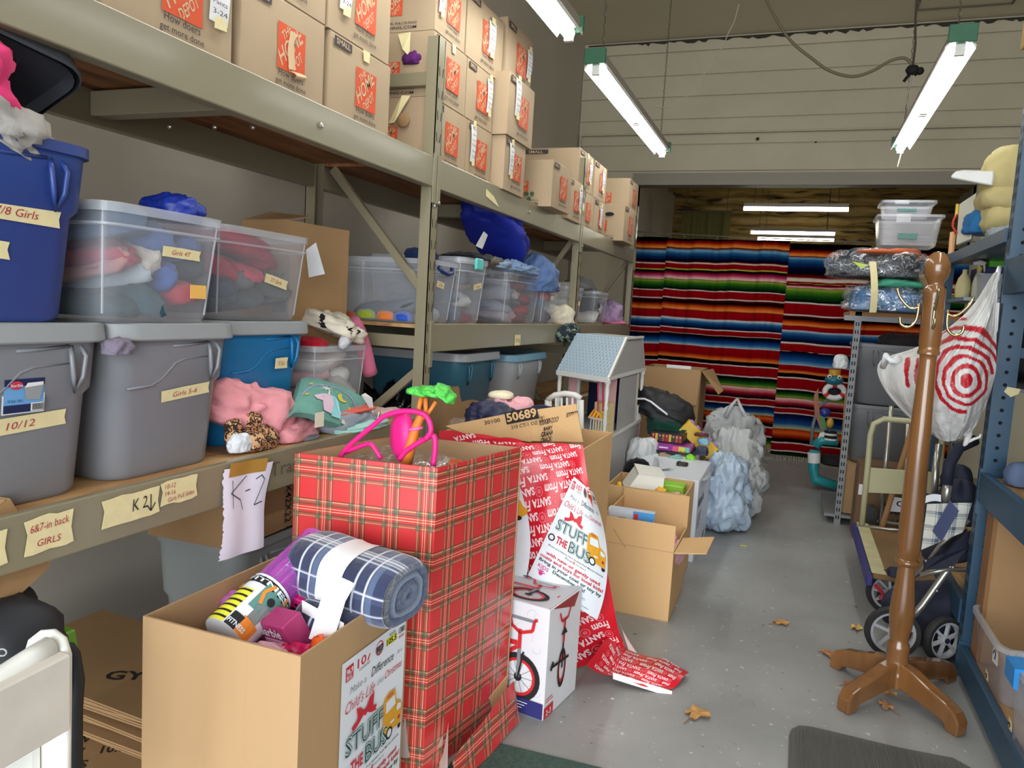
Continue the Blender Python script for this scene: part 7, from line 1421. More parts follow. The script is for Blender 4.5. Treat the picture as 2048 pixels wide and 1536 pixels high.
solo('stuffing', lump((1.05, 3.08, .13), (.36, .22, .06), 63, .2, 3, 26), mat('brown_contents', (120, 100, 96), .8), 'brownish cloth at the bottom of the farther clear bin', 'clothing', smooth=180)
# items on the upper shelves behind the post
zz = .841
tote('grey lidded tote standing on the right rack behind the blue post', (1.12, 3.05, zz), .40, .50, .44, mat('dark_grey_plastic', (96, 98, 100), .4), ml=m_tgl, rz=-pi/2)
bin3('clear bin with a purple catch at the right frame edge', .84, 1.3, 2.30, 2.78, zz, .42, sticker=[(.05, .2, .04)])
solo('blue_cushion', lump((.845, 3.30, zz), (.10, .10, .13), 65, .15, 2.5, 30), mat('slate_blue_cloth', (96, 112, 144), .9), 'slate blue rounded cloth bundle beside the blue post on the shelf', 'clothing', smooth=180)
bin3('hazy clear bin on the top shelf right of the post', .84, 1.3, 2.75, 3.3, 1.690, .30); solo('stuffing', lump((1.07, 3.02, 1.70), (.34, .4, .2), 66, .2, 3, 24), mat('grey_contents', (130, 130, 140), .8), 'grey cloth in the hazy clear bin above', 'clothing', smooth=180)
bin3('clear bin with a paper label hanging behind the post at mid height', .86, 1.3, 2.95, 3.36, 1.31, .26); part('shelf_board', MB().box(.84, 1.6, 2.7, 3.42, 1.28, 1.305), m_blue, br, world=True)
solo('lumber', MB().box(.655, .83, 2.95, 3.22, 2.415, 2.505), mat('pine_lumber', (206, 172, 116), .6, var=.08, vs=4, stretch=(1, 8, 8)), 'pale pine beam end sticking out at the top right corner', 'wood', bevel=.003)
q = aX(2040, 40, .75)
# far bay of the blue rack
zt_ = 1.824; fy = 4.3
bg = thing('pillow_bag', 'bulging cream cloth bag folded in three on the right rack shelf', 'bag', (.0, 0, 0))
def cush(a, b, y, sz, seed, col=(214, 200, 142), fold=.10): q = aY(a, b, y); return lump((q.x, q.y, q.z-sz[2]/2), sz, seed, fold, 2.2, 40, sq=2.6, flat=.9)
bg.location = aY(1990, 470, 4.3)
for (a, b, sz, sd) in ((2006, 436, (.20, .26, .15), 71), (2004, 398, (.21, .28, .13), 72), (2014, 345, (.22, .30, .26), 73)): part('cushion', cush(a, b, 4.35, sz, sd), mat('cream_cloth', (196, 182, 128), .9, var=.05, vs=4, bump=.15, bs=40), bg, world=True, smooth=180)
solo('white_tray', MB().loft([[aY(a, b, y) for a, b, y in pts] for pts in ([(1901, 356, 4.2), (1985, 372, 4.2), (1990, 372, 4.6), (1915, 360, 4.6)], [(1903, 350, 4.2), (1988, 352, 4.2), (1992, 352, 4.6), (1917, 346, 4.6)], [(1912, 342, 4.2), (1988, 342, 4.2), (1992, 342, 4.6), (1925, 340, 4.6)])]), mat('white_plastic', (222, 222, 220), .35), 'white shallow plastic tray jutting out left of the cream bag', 'tray', bevel=.006)
t = thing('white_board_box', 'white flat upright box on the shelf left of the blue cloth', 'box', aY(1930, 480, 4.6)); part('box_body', MB().prism([aY(1912, 490, 4.60), aY(1942, 478, 4.45), aY(1953, 385, 4.45), aY(1919, 408, 4.60)], (.02, .06, 0)), mat('white_panel', (224, 222, 206), .6), t, world=True, bevel=.003); part('yellow_edge', MB().tube([aY(1915, 408, 4.62), aY(1913, 430, 4.62)], .008, 6), mat('yellow_plastic', (224, 200, 60), .5), t, world=True)
solo('red_cord', MB().tube([aY(a, b, 4.58) for a, b in ((1914, 428), (1907, 440), (1905, 452), (1910, 462), (1913, 468))], .006, 6), mat('red_cord', (196, 50, 40), .5), 'red cord loop hanging left of the white upright box', 'cord', smooth=180)
garment('bright blue cloth hanging over the shelf edge under the cream bag', aY(1962, 470, 4.45), (.17, .2, .16), (46, 110, 166), 181, .22, 2.6, 40)
q = aY(2005, 482, 4.0); garment('silvery plastic film beside the blue cloth on the shelf', (q.x, q.y, zt_), (.12, .2, .08), (150, 160, 166), 182, .35, 5, 34, cat='bag', name='plastic_wrapper')
# spray bottle
q = aY(1952, 596, 4.62); t = thing('spray_bottle', 'translucent spray bottle with a yellow-collared trigger head', 'bottle', (q.x, q.y, q.z)); zb = 0; t.scale = (.72, .72, .66)
m_sb = mat('bottle_plastic', (196, 200, 176), .35, alpha=.85)
part('bottle', MB().lathe([(.030, zb), (.036, zb+.01), (.036, zb+.11), (.026, zb+.17), (.016, zb+.20), (.015, zb+.22)], 18), m_sb, t, smooth=50); part('collar', MB().lathe([(.018, zb+.22), (.018, zb+.245)], 14), mat('yellow_plastic', (224, 200, 60), .5), t, smooth=40)
part('trigger_head', MB().prism([(-.045, -.012, zb+.262), (.03, -.012, zb+.258), (.038, -.012, zb+.285), (.0, -.012, zb+.30), (-.045, -.012, zb+.285)], (0, .024, 0)).prism([(.02, -.006, zb+.26), (.035, -.006, zb+.26), (.036, -.006, zb+.21), (.030, -.006, zb+.205)], (0, .012, 0)), m_dw, t, bevel=.003)
wz = aY(1952, 596, 4.62).z; part('shelf_board', MB().box(.80, 1.6, 4.5, 4.98, wz-.02, wz-.002), m_galv, br, world=True)
q = aY(1912, 590, 4.66); solo('bottle', MB().lathe([(.001, 0), (.035, 0), (.04, .05), (.03, .10), (.012, .13), (.012, .15)], 14, mx=Matrix.Translation((q.x+.03, q.y, wz))), mat('cream_bottle', (190, 180, 130), .5), 'squat cream bottle left of the spray bottle', 'bottle', smooth=50)
t = thing('clear_box', 'small clear plastic box with yellow rim right of the spray bottle', 'storage bin', (.92, 4.52, wz)); part('body', MB().loft([rrect(.05, .05, .01, 0), rrect(.06, .06, .01, .12)], True, False), clear3, t); part('rim', MB().loft([rrect(.06, .06, .01, .11), rrect(.066, .066, .012, .11), rrect(.066, .066, .012, .12)], False, False), m_rim, t)
solo('navy_box', MB().box(.90, 1.3, 4.7, 4.95, wz, wz+.17), mat('navy_box', (20, 34, 96), .5), 'navy blue box on the shelf behind the spray bottle', 'box', bevel=.003)
solo('green_box', MB().box(.94, 1.25, 4.72, 4.93, wz+.172, wz+.25), mat('vivid_green', (96, 206, 40), .5), 'vivid green box on top of the navy blue box', 'box', bevel=.003)
solo('dark_shape', lump((.98, 4.3, 1.20), (.36, .5, .30), 77, .2, 3, 30), mat('dark_stuff', (24, 26, 30), .8), 'dark lump under the spray bottle shelf', 'bag', smooth=180)  # plain dark lump below that shelf
solo('broom_handle', MB().tube([aY(1906, 465, 5.2), aY(1890, 640, 5.1), Vector((.56, 4.95, .0))], .017, 10), mat('broom_wood', (176, 130, 86), .5), 'wooden broom handle leaning behind the coat rack', 'pole', smooth=180)
# ---- slotted grey shelving with totes and wrapped blankets
m_slot = mat('slotted_grey', (122, 124, 126), .5, metal=.2)
sr = thing('shelving_unit', 'grey slotted-angle shelving holding wrapped blankets and totes', 'shelving', (.65, 6.1, 0))
def spost(x, y):
    o = part('slotted_post', MB().box(x, x+.042, y, y+.003, 0, 1.52).box(x, x+.003, y+.003, y+.04, 0, 1.52), m_slot, sr, world=True); hb = MB(); z = .04
    while z < 1.5:
        for dx in (.012, .028): hb.add([(x+dx-.004, y-.001, z), (x+dx+.004, y-.001, z), (x+dx+.003, y-.001, z+.026), (x+dx-.004, y-.001, z+.026)], [(0, 1, 2, 3)])
        z += .055
    q = part('slot_row', hb, m_hole, o, kind='stuff'); inv = wm(sr).inverted()
    for v in q.data.vertices: v.co = inv @ v.co
spost(.378, 5.74); spost(1.05, 5.74); spost(.43, 6.42); spost(1.05, 6.42)
part('shelf', MB().box(.34, 1.09, 5.74, 6.46, 1.485, 1.515), mat('chipboard', (160, 116, 74), .8), sr, world=True); part('shelf_rim', MB().box(.31, 1.09, 5.735, 5.742, 1.45, 1.485), m_slot, sr, world=True); part('shelf', MB().box(.31, 1.09, 5.75, 6.46, .05, .07), m_slot, sr, world=True)
t = thing('wood_board', 'tall narrow brown board leaning against the slotted post', 'wood', aY(1655, 1035, 5.9)); part('board', MB().prism([aY(1670, 1040, 5.95), aY(1684, 1044, 5.95), aY(1704, 790, 5.95), aY(1690, 788, 5.95)], (0, .02, 0)), m_cardb, t, world=True)
solo('carton', MB().box(.42, 1.04, 5.80, 6.25, .075, .435), m_cardb, 'brown carton under the lower grey tote in the slotted shelving', 'box', bevel=.004)
m_tgd = mat('dark_grey_tote', (106, 108, 111), .42)
tote('lower grey tote inside the slotted shelving', (.745, 6.10, .44), .66, .50, .42, m_tgd, rz=-pi/2, lid=False, taper=.88); tote('upper grey tote nested on the lower one in the slotted shelving', (.745, 6.10, .865), .68, .50, .43, m_tgd, rz=-pi/2, lid=False, taper=.86)
garment('dark folded cloth heaped in the upper grey tote', (.80, 6.1, 1.22), (.5, .36, .20), (48, 42, 44), 183, .25, 3, 36)
q = aY(1682, 718, 5.9); garment('small white plastic bag hanging at the left of the upper grey tote', (q.x, q.y, q.z-.07), (.10, .08, .13), (206, 208, 210), 184, .35, 4, 36, cat='bag', name='plastic_bag', m=m_wbag)
def wrapped(label, a0, b0, a1, b1, y, d, col, seed, bag=True, fold=.14):
    p0, p1 = aY(a0, b0, y), aY(a1, b1, y); w, h = abs(p1.x-p0.x), abs(p0.z-p1.z); c = Vector(((p0.x+p1.x)/2, y+d/2-.06, min(p0.z, p1.z)))
    t = thing('wrapped_blanket', label, 'blanket', c); part('blanket', lump((0, 0, .008), (w*.86, d*.86, h*.88), seed, fold, 2.6, 44, sq=3.4), mat('bl_%d_%d_%d' % tuple(col), col, .6, var=.3, vs=5), t, smooth=180)
    part('plastic_wrap', lump((0, 0, 0), (w, d, h), seed+1, .16, 4.5, 64, sq=2.8), film('crinkle_glint_film', .10, .75, 11.), t, smooth=180); return t, c, w, h
t, c, w, h = wrapped('blue and green blanket rolled in clear plastic, taped, on the slotted shelving', 1690, 622, 1868, 545, 5.62, .50, (44, 106, 156), 81)
part('green_cloth', lump((.05, -.03, h*.62), (w*.66, .36, h*.30), 87, .2, 3, 30), mat('bl_green', (70, 160, 130), .8), t, smooth=180)
t2, c2, w2, h2 = wrapped('black and orange blankets in a crinkled clear bag atop the blue roll', 1652, 552, 1868, 472, 5.62, .52, (30, 34, 44), 91)
part('orange_layer', lump((.06, -.06, h2*.55), (w2*.66, .40, h2*.18), 92, .15, 3, 30, sq=3), mat('bl_orange', (176, 84, 40), .8), t2, smooth=180)
part('lime_tag', MB().prism([(-.16, -.26, .10), (-.06, -.27, .08), (-.10, -.27, .05)], (0, .004, 0)), mat('lime_tag', (176, 200, 70), .6), t2)
part('tape', MB().grid(lambda u, v: aY(1738+14*u+4*sin(v*3), 523+102*v, 5.50-.03*sin(pi*v)), 3, 10), m_tape, t, world=True)
def bin4(label, a0, a1, btop, bbot, y, d, flip=False):
    L_, R_ = aY(a0, btop, y), aY(a1, btop, y); zb = aY(a0, bbot, y).z; w = R_.x-L_.x; t = thing('clear_bin', label, 'storage bin', ((L_.x+R_.x)/2, y+d/2, zb), 0, 'clear bins above the wrapped blankets'); h = L_.z-zb
    part('body', MB().loft([rrect(w*.44, d*.44, .02, 0), rrect(w*.5, d*.5, .03, h)], True, False), clear3, t, smooth=50); part('rim', MB().loft([rrect(w*.5, d*.5, .03, h-.018), rrect(w*.5+.014, d*.5+.014, .03, h-.018), rrect(w*.5+.014, d*.5+.014, .03, h)], False, False), m_rim, t, smooth=50)
    part('latch', MB().box(-.07, .05, -d*.5-.01, -d*.47, h*.2, h*.38), m_teald, t); part('paper_label', MB().box(-.09, .0, -d*.47, -d*.465, h*.75, h*1.02), m_paper, t); return t
solo('carton', MB().box(.55, .98, 5.95, 6.40, 1.518, 1.80), m_cardb, 'brown carton on the slotted shelving behind the wrapped blankets', 'box', bevel=.004)
bin4('lower empty clear bin stacked above the wrapped blankets', 1760, 1888, 428, 489, 5.96, .36); bin4('upper empty clear bin with teal latch, topmost above the blankets', 1768, 1872, 400, 428, 6.02, .30)
# ---- coat rack
m_oak = mat('oak_varnish', (120, 80, 42), .22, var=.3, vs=7, stretch=(1.5, 1.5, .25), coat=.7); 
ct = thing('coat_rack', 'turned wooden coat rack with brass hooks standing on four feet', 'coat rack', (.478, 3.12, 0)); lean = -.018
def lz(z): return Vector((lean*z/1.7, 0, z))
prof = [(.056, .10), (.058, .12), (.052, .15), (.050, .16), (.050, .20), (.048, .215), (.040, .225), (.044, .25), (.052, .30), (.054, .34), (.050, .39), (.042, .45), (.037, .50), (.036, .52), (.050, .527), (.051, .540), (.040, .548), (.046, .565), (.050, .60), (.050, .66), (.049, .80), (.044, 1.05), (.038, 1.24), (.036, 1.30), (.037, 1.315), (.047, 1.32), (.047, 1.33), (.043, 1.335), (.043, 1.35), (.046, 1.355), (.046, 1.50), (.044, 1.512), (.046, 1.52), (.046, 1.555), (.038, 1.565), (.028, 1.575), (.030, 1.582), (.042, 1.60), (.049, 1.625), (.047, 1.65), (.036, 1.675), (.018, 1.69), (.001, 1.693)]
prof = [(r*(.80 if z < 1.57 else .9), z) for r, z in prof]
rings = [[lz(z)+Vector((r*cos(2*pi*k/28), r*sin(2*pi*k/28), 0)) for k in range(28)] for r, z in prof]; part('column', MB().loft(rings, True, False), m_oak, ct, smooth=55)
def foot(tx, ty):
    d = Vector((tx-.478, ty-3.12, 0)); L_ = d.length; d.normalize(); s = Vector((-d.y, d.x, 0)); pr = [(.03, .055), (.03, .15), (.08, .142), (L_*.55, .115), (L_*.80, .095), (L_*.93, .078), (L_, .05), (L_, .0), (L_*.84, .0), (L_*.78, .028), (L_*.45, .045)]
    mb = MB().prism([d*a+Vector((0, 0, z))-s*.026 for a, z in pr], s*.052); return part('foot', mb, m_oak, ct, bevel=.007, segs=2)
for tx, ty in ((.272, 3.30), (.285, 2.90), (.672, 2.915), (.72, 3.40)): foot(tx, ty)
part('hub', MB().lathe([(.048, .05), (.050, .10), (.046, .115)], 8), m_oak, ct, bevel=.003)
m_brass = mat('hook_brass', (176, 160, 120), .22, metal=.9)
def hook(a, z):
    d = Vector((cos(a), sin(a), 0)); b0 = lz(z)
    g = part('hook', MB().tube(cr([b0+d*.045+Vector((0, 0, .02)), b0+d*.075+Vector((0, 0, .015)), b0+d*.11+Vector((0, 0, .05)), b0+d*.125+Vector((0, 0, .085))]), .0055, 8).tube(cr([b0+d*.047+Vector((0, 0, .035)), b0+d*.052+Vector((0, 0, -.03)), b0+d*.075+Vector((0, 0, -.055)), b0+d*.10+Vector((0, 0, -.045)), b0+d*.105+Vector((0, 0, -.02))]), .0055, 8), m_brass, ct, smooth=180); g.data.transform(Matrix()); 
    return g
for a, z in ((pi*.98, 1.47), (.05, 1.45), (-pi*.52, 1.47), (pi*.5, 1.46)): hook(a, z)
# ---- carrier bag with target rings
tg = thing('carrier_bag', 'white plastic carrier bag with red bullseye rings hanging on the rack', 'bag', aY(1990, 575, 3.32)); BY = 3.30
TC = [[(1990, 545, BY+.02), (1992, 545, BY), (1994, 545, BY), (1997, 548, BY+.02)], [(1935, 625, BY+.03), (1955, 625, BY-.04), (1975, 620, BY-.05), (1993, 610, BY+.02)], [(1845, 690, BY+.06), (1895, 690, BY-.07), (1945, 690, BY-.10), (1992, 690, BY+.02)], [(1762, 722, BY+.08), (1850, 740, BY-.05), (1925, 750, BY-.13), (1990, 745, BY+.0)], [(1766, 772, BY+.08), (1845, 800, BY-.05), (1925, 805, BY-.12), (1975, 800, BY+.0)], [(1818, 835, BY+.06), (1862, 850, BY-.02), (1918, 850, BY-.07), (1955, 845, BY+.02)], [(1866, 870, BY+.04), (1882, 880, BY+.01), (1908, 882, BY), (1940, 864, BY+.03)]]
TF = px_sheet(TC)
def bagf(u, v): 
    p_ = TF(u, v); return p_+Vector((0, -.018*(nz((u*6, v*3.0, 0), 3))-.010*ridge((u*9, v*3, 1), 7)*(1-.5*v)-.006*nz((u*22, v*14, 0), 5), 0))
nu, nv = 140, 150; mb = MB().grid(bagf, nu, nv); cols = []
WHT, REDC = lin((196, 196, 194))[:3], lin((170, 20, 36))[:3]
def topx(p_): d = p_-CAMP; z = d.dot(fw); return 1024+F*d.dot(rt)/z, 768-F*d.dot(up)/z
for p_ in mb.v:
    # ring pattern laid out on the bag film itself, centre on its front bulge
    X_, Y_ = topx(p_); dx, dy = X_-1934, Y_-760; w_ = 9*nz((p_.x*11, p_.z*11, 0), 4)+4*nz((p_.x*28, p_.z*28, 0), 6)
    if dx > 0: dx *= 1.25
    r = hypot(dx, dy*.98)+w_*min(1, hypot(dx, dy)/40); red = r < 13.5
    lim = 58+ (48 if dy < -10 and dx > -70 else 0) + (14 if dx < 0 else 0)
    if r > 23 and (r-23) % 18.5 < 9.0 and r < lim: red = True
    if X_ < 1880 and 92 < r < 125 and abs(dy) < 45 and dy < 15 and (r-23) % 18.5 < 8: red = True
    cols.append(REDC if red else WHT)
part('bag_front', mb, vcol_mat('bag_film', .38, bump=.8, bs=22), tg, world=True, cols=cols, smooth=180)
bk_ = MB().grid(lambda u, v: (lambda a: a+Vector((0, .07*sin(pi*u)*sin(pi*min(1, v*1.1)), 0)))(TF(u, v)+Vector((0, .06*0+.02, 0))), 30, 30); bk_.f = [f[::-1] for f in bk_.f]; part('bag_back', bk_, m_wbag, tg, world=True, smooth=180)
part('bag_handle', MB().tube([aY(1990, 560, 3.32), aY(1996, 545, 3.40), aY(1999, 535, 3.44)], [.014, .010, .008], 8), m_wbag, tg, world=True, smooth=180)
part('bag_knot', MB().tube([aY(1766, 735, BY+.06), aY(1774, 712, BY+.03), aY(1780, 722, BY+.02), aY(1800, 720, BY+.03)], [.012, .016, .010, .02], 8), m_wbag, tg, world=True, smooth=180)
# shoe-like tag strip and hanger between the bag and the post
t = thing('clothes_hanger', 'white plastic hanger dangling beside the blue post', 'hanger', aY(1945, 830, 3.40)); part('arm', MB().tube([aY(a, b, 3.40) for a, b in ((1966, 805), (1953, 812), (1945, 845), (1939, 865))], [.005, .005, .006, .010], 8).tube([aY(a, b, 3.40) for a, b in ((1939, 865), (1931, 888), (1927, 892))], [.013, .009, .004], 8).tube([aY(a, b, 3.40) for a, b in ((1933, 885), (1948, 878), (1960, 874), (1961, 868))], [.007, .006, .005, .004], 8), m_dw, t, world=True, smooth=180)
solo('packaged_strip', MB().prism([aY(1986, 690, 3.40), aY(1996, 660, 3.40), aY(2000, 605, 3.40), aY(1992, 605, 3.40), aY(1984, 650, 3.40)], (0, .012, 0)), m_dw, 'narrow white and red packaged strip hanging on the blue post', 'package', bevel=.002)
solo('tape_scrap', MB().prism([(.80, 3.4485, 1.205), (.845, 3.4485, 1.20), (.84, 3.4485, 1.18), (.815, 3.4485, 1.165), (.79, 3.4485, 1.185)], (0, -.001, 0)), m_tape, 'torn masking tape scrap on the blue post', 'label')
# ---- stroller
m_sf = mat('stroller_frame', (176, 174, 166), .3, metal=.8); m_nv = mat('stroller_navy', (22, 26, 48), .75, bump=.2, bs=14); m_tire = mat('tire', (38, 38, 38), .7); m_rimw = mat('wheel_grey', (176, 178, 182), .4)
def gingham():
    m = mat('stroller_plaid', (206, 206, 196), .9); nt = m.node_tree; b = nt.nodes['Principled BSDF']; L = nt.links; tc = nt.nodes.new('ShaderNodeTexCoord'); sp = nt.nodes.new('ShaderNodeSeparateXYZ'); L.new(tc.outputs['Object'], sp.inputs[0]); res = []
    for ax, k in (('X', .06), ('Z', .06)):
        d = nt.nodes.new('ShaderNodeMath'); d.operation = 'DIVIDE'; L.new(sp.outputs[ax], d.inputs[0]); d.inputs[1].default_value = k; f = nt.nodes.new('ShaderNodeMath'); f.operation = 'FRACT'; L.new(d.outputs[0], f.inputs[0]); r = nt.nodes.new('ShaderNodeValToRGB'); r.color_ramp.interpolation = 'CONSTANT'; e = r.color_ramp.elements
        e[0].color = lin((216, 216, 206)); e[1].position = .40; e[1].color = lin((90, 112, 128))
        for pz, c in ((.46, (216, 216, 206)), (.54, (90, 112, 128)), (.72, (60, 78, 100)), (.80, (216, 216, 206))): q = e.new(pz); q.color = lin(c)
        L.new(f.outputs[0], r.inputs[0]); res.append(r.outputs[0])
    x = nt.nodes.new('ShaderNodeMix'); x.data_type = 'RGBA'; x.inputs[0].default_value = .5; L.new(res[0], x.inputs[6]); L.new(res[1], x.inputs[7]); L.new(x.outputs[2], b.inputs['Base Color']); return m
m_pl = gingham()
st = thing('stroller', 'folded navy stroller with plaid panels behind the coat rack', 'stroller', (.60, 3.75, 0))
def wheel(px_, py_, y, r, yaw, n=5):
    c = aY(px_, py_, y); c.z = max(c.z, r+.002); mx = Matrix.Translation(c) @ Matrix.Rotation(yaw, 4, 'Z') @ Matrix.Rotation(pi/2, 4, 'X')
    g = part('wheel', MB().lathe([(r*.80, -.016), (r*.96, -.018), (r, -.008), (r, .008), (r*.96, .018), (r*.80, .016), (r*.80, -.016)], 36, mx=mx, cap=False), m_tire, st, smooth=50, world=True)
    rm = MB().lathe([(r*.70, -.012), (r*.81, -.014), (r*.81, .014), (r*.70, .012), (r*.70, -.012)], 36, mx=mx, cap=False)
    for k in range(n): a = 2*pi*k/n+.3; p0 = mx @ Vector((r*.10*cos(a), r*.10*sin(a), .004)); p1 = mx @ Vector((r*.74*cos(a), r*.74*sin(a), .0)); rm.bar(p0, p1, r*.13, .012)
    rm.lathe([(.001, -.016), (r*.18, -.016), (r*.2, .0), (r*.18, .016), (.001, .016)], 16, mx=mx); b = MB().join(rm); inv = wm(st).inverted(); b.xf(inv); o = bpy.data.objects.new('wheel_rim', mesh_of(b, m_rimw, 50)); COL.objects.link(o); o.parent = g
    hb = MB().lathe([(.001, -.020), (r*.12, -.019), (r*.12, .02), (.001, .021)], 12, mx=mx); hb.xf(inv); o = bpy.data.objects.new('hub_cap', mesh_of(hb, m_nv, 50)); COL.objects.link(o); o.parent = g
wheel(1782, 1290, 3.50, .112, .10); wheel(1780, 1186, 4.05, .112, .15, 9); wheel(1868, 1275, 3.78, .10, .55, 6); wheel(1884, 1312, 3.56, .10, .62, 6)
def stb(pts, y, r=.012, m=None): part('frame_tube', MB().tube([aY(a, b, y+dy) for a, b, dy in pts], r, 10), m or m_sf, st, world=True, smooth=180)
stb([(1800, 1262, .0), (1845, 1210, .02), (1895, 1140, .05), (1945, 1065, .1)], 3.56, .015); stb([(1840, 1150, 0), (1895, 1138, 0), (1960, 1140, .1)], 3.60, .011); stb([(1790, 1185, .3), (1845, 1140, .1), (1880, 1090, 0), (1938, 1040, 0)], 3.62, .009); stb([(1868, 990, 0), (1872, 930, .05), (1878, 890, .1)], 3.80, .016); stb([(1890, 1020, 0), (1893, 985, 0), (1896, 965, 0)], 3.62, .019); stb([(1893, 970, 0), (1898, 930, .02), (1918, 895, .06), (1950, 880, .1)], 3.62, .024, m_nv)
def sl_(name, a, b, y, sz, seed, m=m_nv, fold=.14, rz=0, tilt=(0, 0)): q = aY(a, b, y); part(name, lump((q.x, q.y, max(.03, q.z-sz[2]/2)), sz, seed, fold, 2.4, 36, sq=2.6, rz=rz, tilt=tilt), m, st, world=True, smooth=180)
sl_('canopy_fold', 1918, 985, 3.74, (.17, .22, .26), 201); sl_('canopy_wing', 1915, 945, 3.80, (.13, .10, .16), 202); sl_('seat_cloth', 1870, 1010, 3.68, (.14, .20, .14), 203); sl_('basket', 1870, 1210, 3.80, (.32, .30, .30), 204); sl_('seat_base', 1905, 1105, 3.74, (.22, .24, .13), 205, tilt=(0, -.45)); sl_('wheel_cover', 1795, 1200, 3.72, (.12, .16, .20), 206); sl_('handle_grip', 1795, 1140, 3.95, (.09, .08, .06), 207)
mpk = [(1838, 1098), (1850, 1040), (1872, 1008), (1905, 1022), (1935, 1010), (1940, 1040), (1905, 1075), (1870, 1100)]
g = MB().grid(lambda u, v: (aY(1842+12*v, 1100-92*v, 3.56).lerp(aY(1925+20*v, 1065-60*v, 3.60), u))+Vector((0, -.02*sin(pi*u)*sin(pi*v), 0)), 14, 12); part('plaid_panel', g, m_pl, st, world=True, smooth=180)
g = MB().grid(lambda u, v: aY(1900+18*u-35*v, 1000+22*u+62*v-25*u*v*0, 3.545), 6, 10); part('slate_panel', g, mat('slate_cloth', (66, 74, 108), .9), st, world=True, smooth=180)
part('white_strap', MB().grid(lambda u, v: aY(1846+36*u, 994+14*v-6*sin(u*2.4), 3.56), 8, 2), m_pw, st, world=True, smooth=180); part('side_guard', MB().prism([aY(1850, 1140, 3.57), aY(1848, 1125, 3.57), aY(1890, 1110, 3.57), aY(1935, 1060, 3.60), aY(1938, 1095, 3.60), aY(1905, 1132, 3.58)], (0, .03, 0)), m_nv, st, world=True)
for a, b in ((1852, 1122), (1906, 1135), (1874, 1182)): part('rivet', MB().ball(aY(a, b, 3.545), .006, 8), m_bolt, st, world=True, smooth=180)
part('red_ribbon', MB().tube([aY(a, b, 3.92) for a, b in ((1750, 1170), (1760, 1180), (1768, 1190), (1760, 1198))], .010, 6), mat('red_ribbon', (170, 30, 50), .6), st, world=True)
# ---- platform cart and hand truck
m_cream = mat('cart_cream', (176, 172, 136), .4); cy = 4.9
pc = thing('platform_cart', 'cream platform cart with a tubular handle behind the coat rack', 'cart', (.70, 4.4, 0))
part('platform', MB().box(.46, .95, 3.98, 4.98, .185, .215), mat('cart_board', (122, 92, 56), .7, var=.2, vs=4), pc, world=True, bevel=.004); part('worn_edge', MB().box(.455, .52, 3.98, 4.98, .2155, .2185), mat('worn_cream', (190, 182, 140), .6, var=.12, vs=9), pc, world=True); part('bumper', MB().box(.428, .457, 3.92, 4.98, .165, .213), mat('bumper_blue', (44, 40, 110), .5), pc, world=True, bevel=.004)
part('handle', MB().tube([aY(1723, 1055, cy), aY(1735, 940, cy), aY(1741, 870, cy), aY(1748, 848, cy), aY(1768, 838, cy), aY(1850, 845, cy), aY(1878, 850, cy), aY(1884, 880, cy), aY(1872, 1055, cy)], .017, 12), m_cream, pc, world=True, smooth=180)
part('handle_panel', MB().prism([aY(1729, 985, cy), aY(1870, 992, cy), aY(1874, 945, cy), aY(1732, 935, cy)], (0, .012, 0)), m_cream, pc, world=True, bevel=.002)
part('cross_rod', MB().tube([aY(1712, 1052, cy-.02), aY(1878, 1068, cy-.02)], .008, 8), m_sf, pc, world=True, smooth=180)
for x in (.52, .90):
    for y in (4.1, 4.85): part('caster', MB().lathe([(.03, -.015), (.05, -.012), (.055, 0), (.05, .012), (.03, .015)], 18, mx=Matrix.Translation((x, y, .056)) @ Matrix.Rotation(pi/2, 4, 'Y')), m_tire, pc, world=True, smooth=50); part('caster_fork', MB().box(x-.025, x+.025, y-.02, y+.02, .10, .185), m_bolt, pc, world=True)
ht = thing('hand_truck', 'silver aluminium hand truck with knobbly tyres behind the cream cart', 'cart', (.60, 5.3, 0)); hy = 5.25
for a0, b0, a1, b1 in ((1783, 812, 1758, 1062), (1817, 838, 1805, 1062)): part('rail', MB().tube([aY(a0, b0, hy), aY(a1, b1, hy)], .014, 10), m_sf, ht, world=True, smooth=180)
for px_ in (1738,): part('tyre', MB().lathe([(.03, -.03), (.085, -.035), (.10, -.015), (.10, .015), (.085, .035), (.03, .03)], 24, mx=Matrix.Translation(aY(1739, 1040, hy)) @ Matrix.Rotation(pi/2, 4, 'Y')), mat('knobbly_tyre', (46, 46, 44), .8, bump=1., bs=60), ht, world=True, smooth=50)
q = aY(1739, 1040, hy); part('axle', MB().tube([q, q+Vector((.35, 0, 0))], .01, 8), m_sf, ht, world=True); part('toe_plate', MB().box(q.x+.05, q.x+.35, hy-.1, hy+.02, .005, .012), m_sf, ht, world=True)
part('paper_label', MB().prism([aY(1769, 1022, hy-.02), aY(1822, 1026, hy-.02), aY(1824, 1000, hy-.02), aY(1778, 992, hy-.02)], (0, .002, 0)), m_paper, ht, world=True); 
part('print', Print().text('CO', 0, 0, .035, 0, w=.09, bold=.02).on(aY(1792, 1012, hy-.022), (1, 0, 0), (0, 0, 1)), m_ink, ht, world=True)
t = thing('carton', 'dark brown carton with black lettering behind the carts', 'box', (.75, 5.56, 0)); part('body', MB().box(-.27, .30, -.13, .13, 0, .50), mat('dark_card', (112, 84, 58), .8), t, bevel=.003); part('tag', MB().box(-.262, -.235, -.1315, -.131, .30, .37), m_paper, t)
p = Print(); p.text('Thermo', -.13, .20, .06, 0, w=.26, bold=.03).text('S C I E N T I F I C', -.13, .13, .035, 0, w=.36); part('print', p.on((0, -.131, 0), (1, 0, 0), (0, 0, 1)), m_ink, t); part('flap', MB().box(-.27, .30, -.13, .13, .501, .505), mat('dark_card', (112, 84, 58), .8), t)
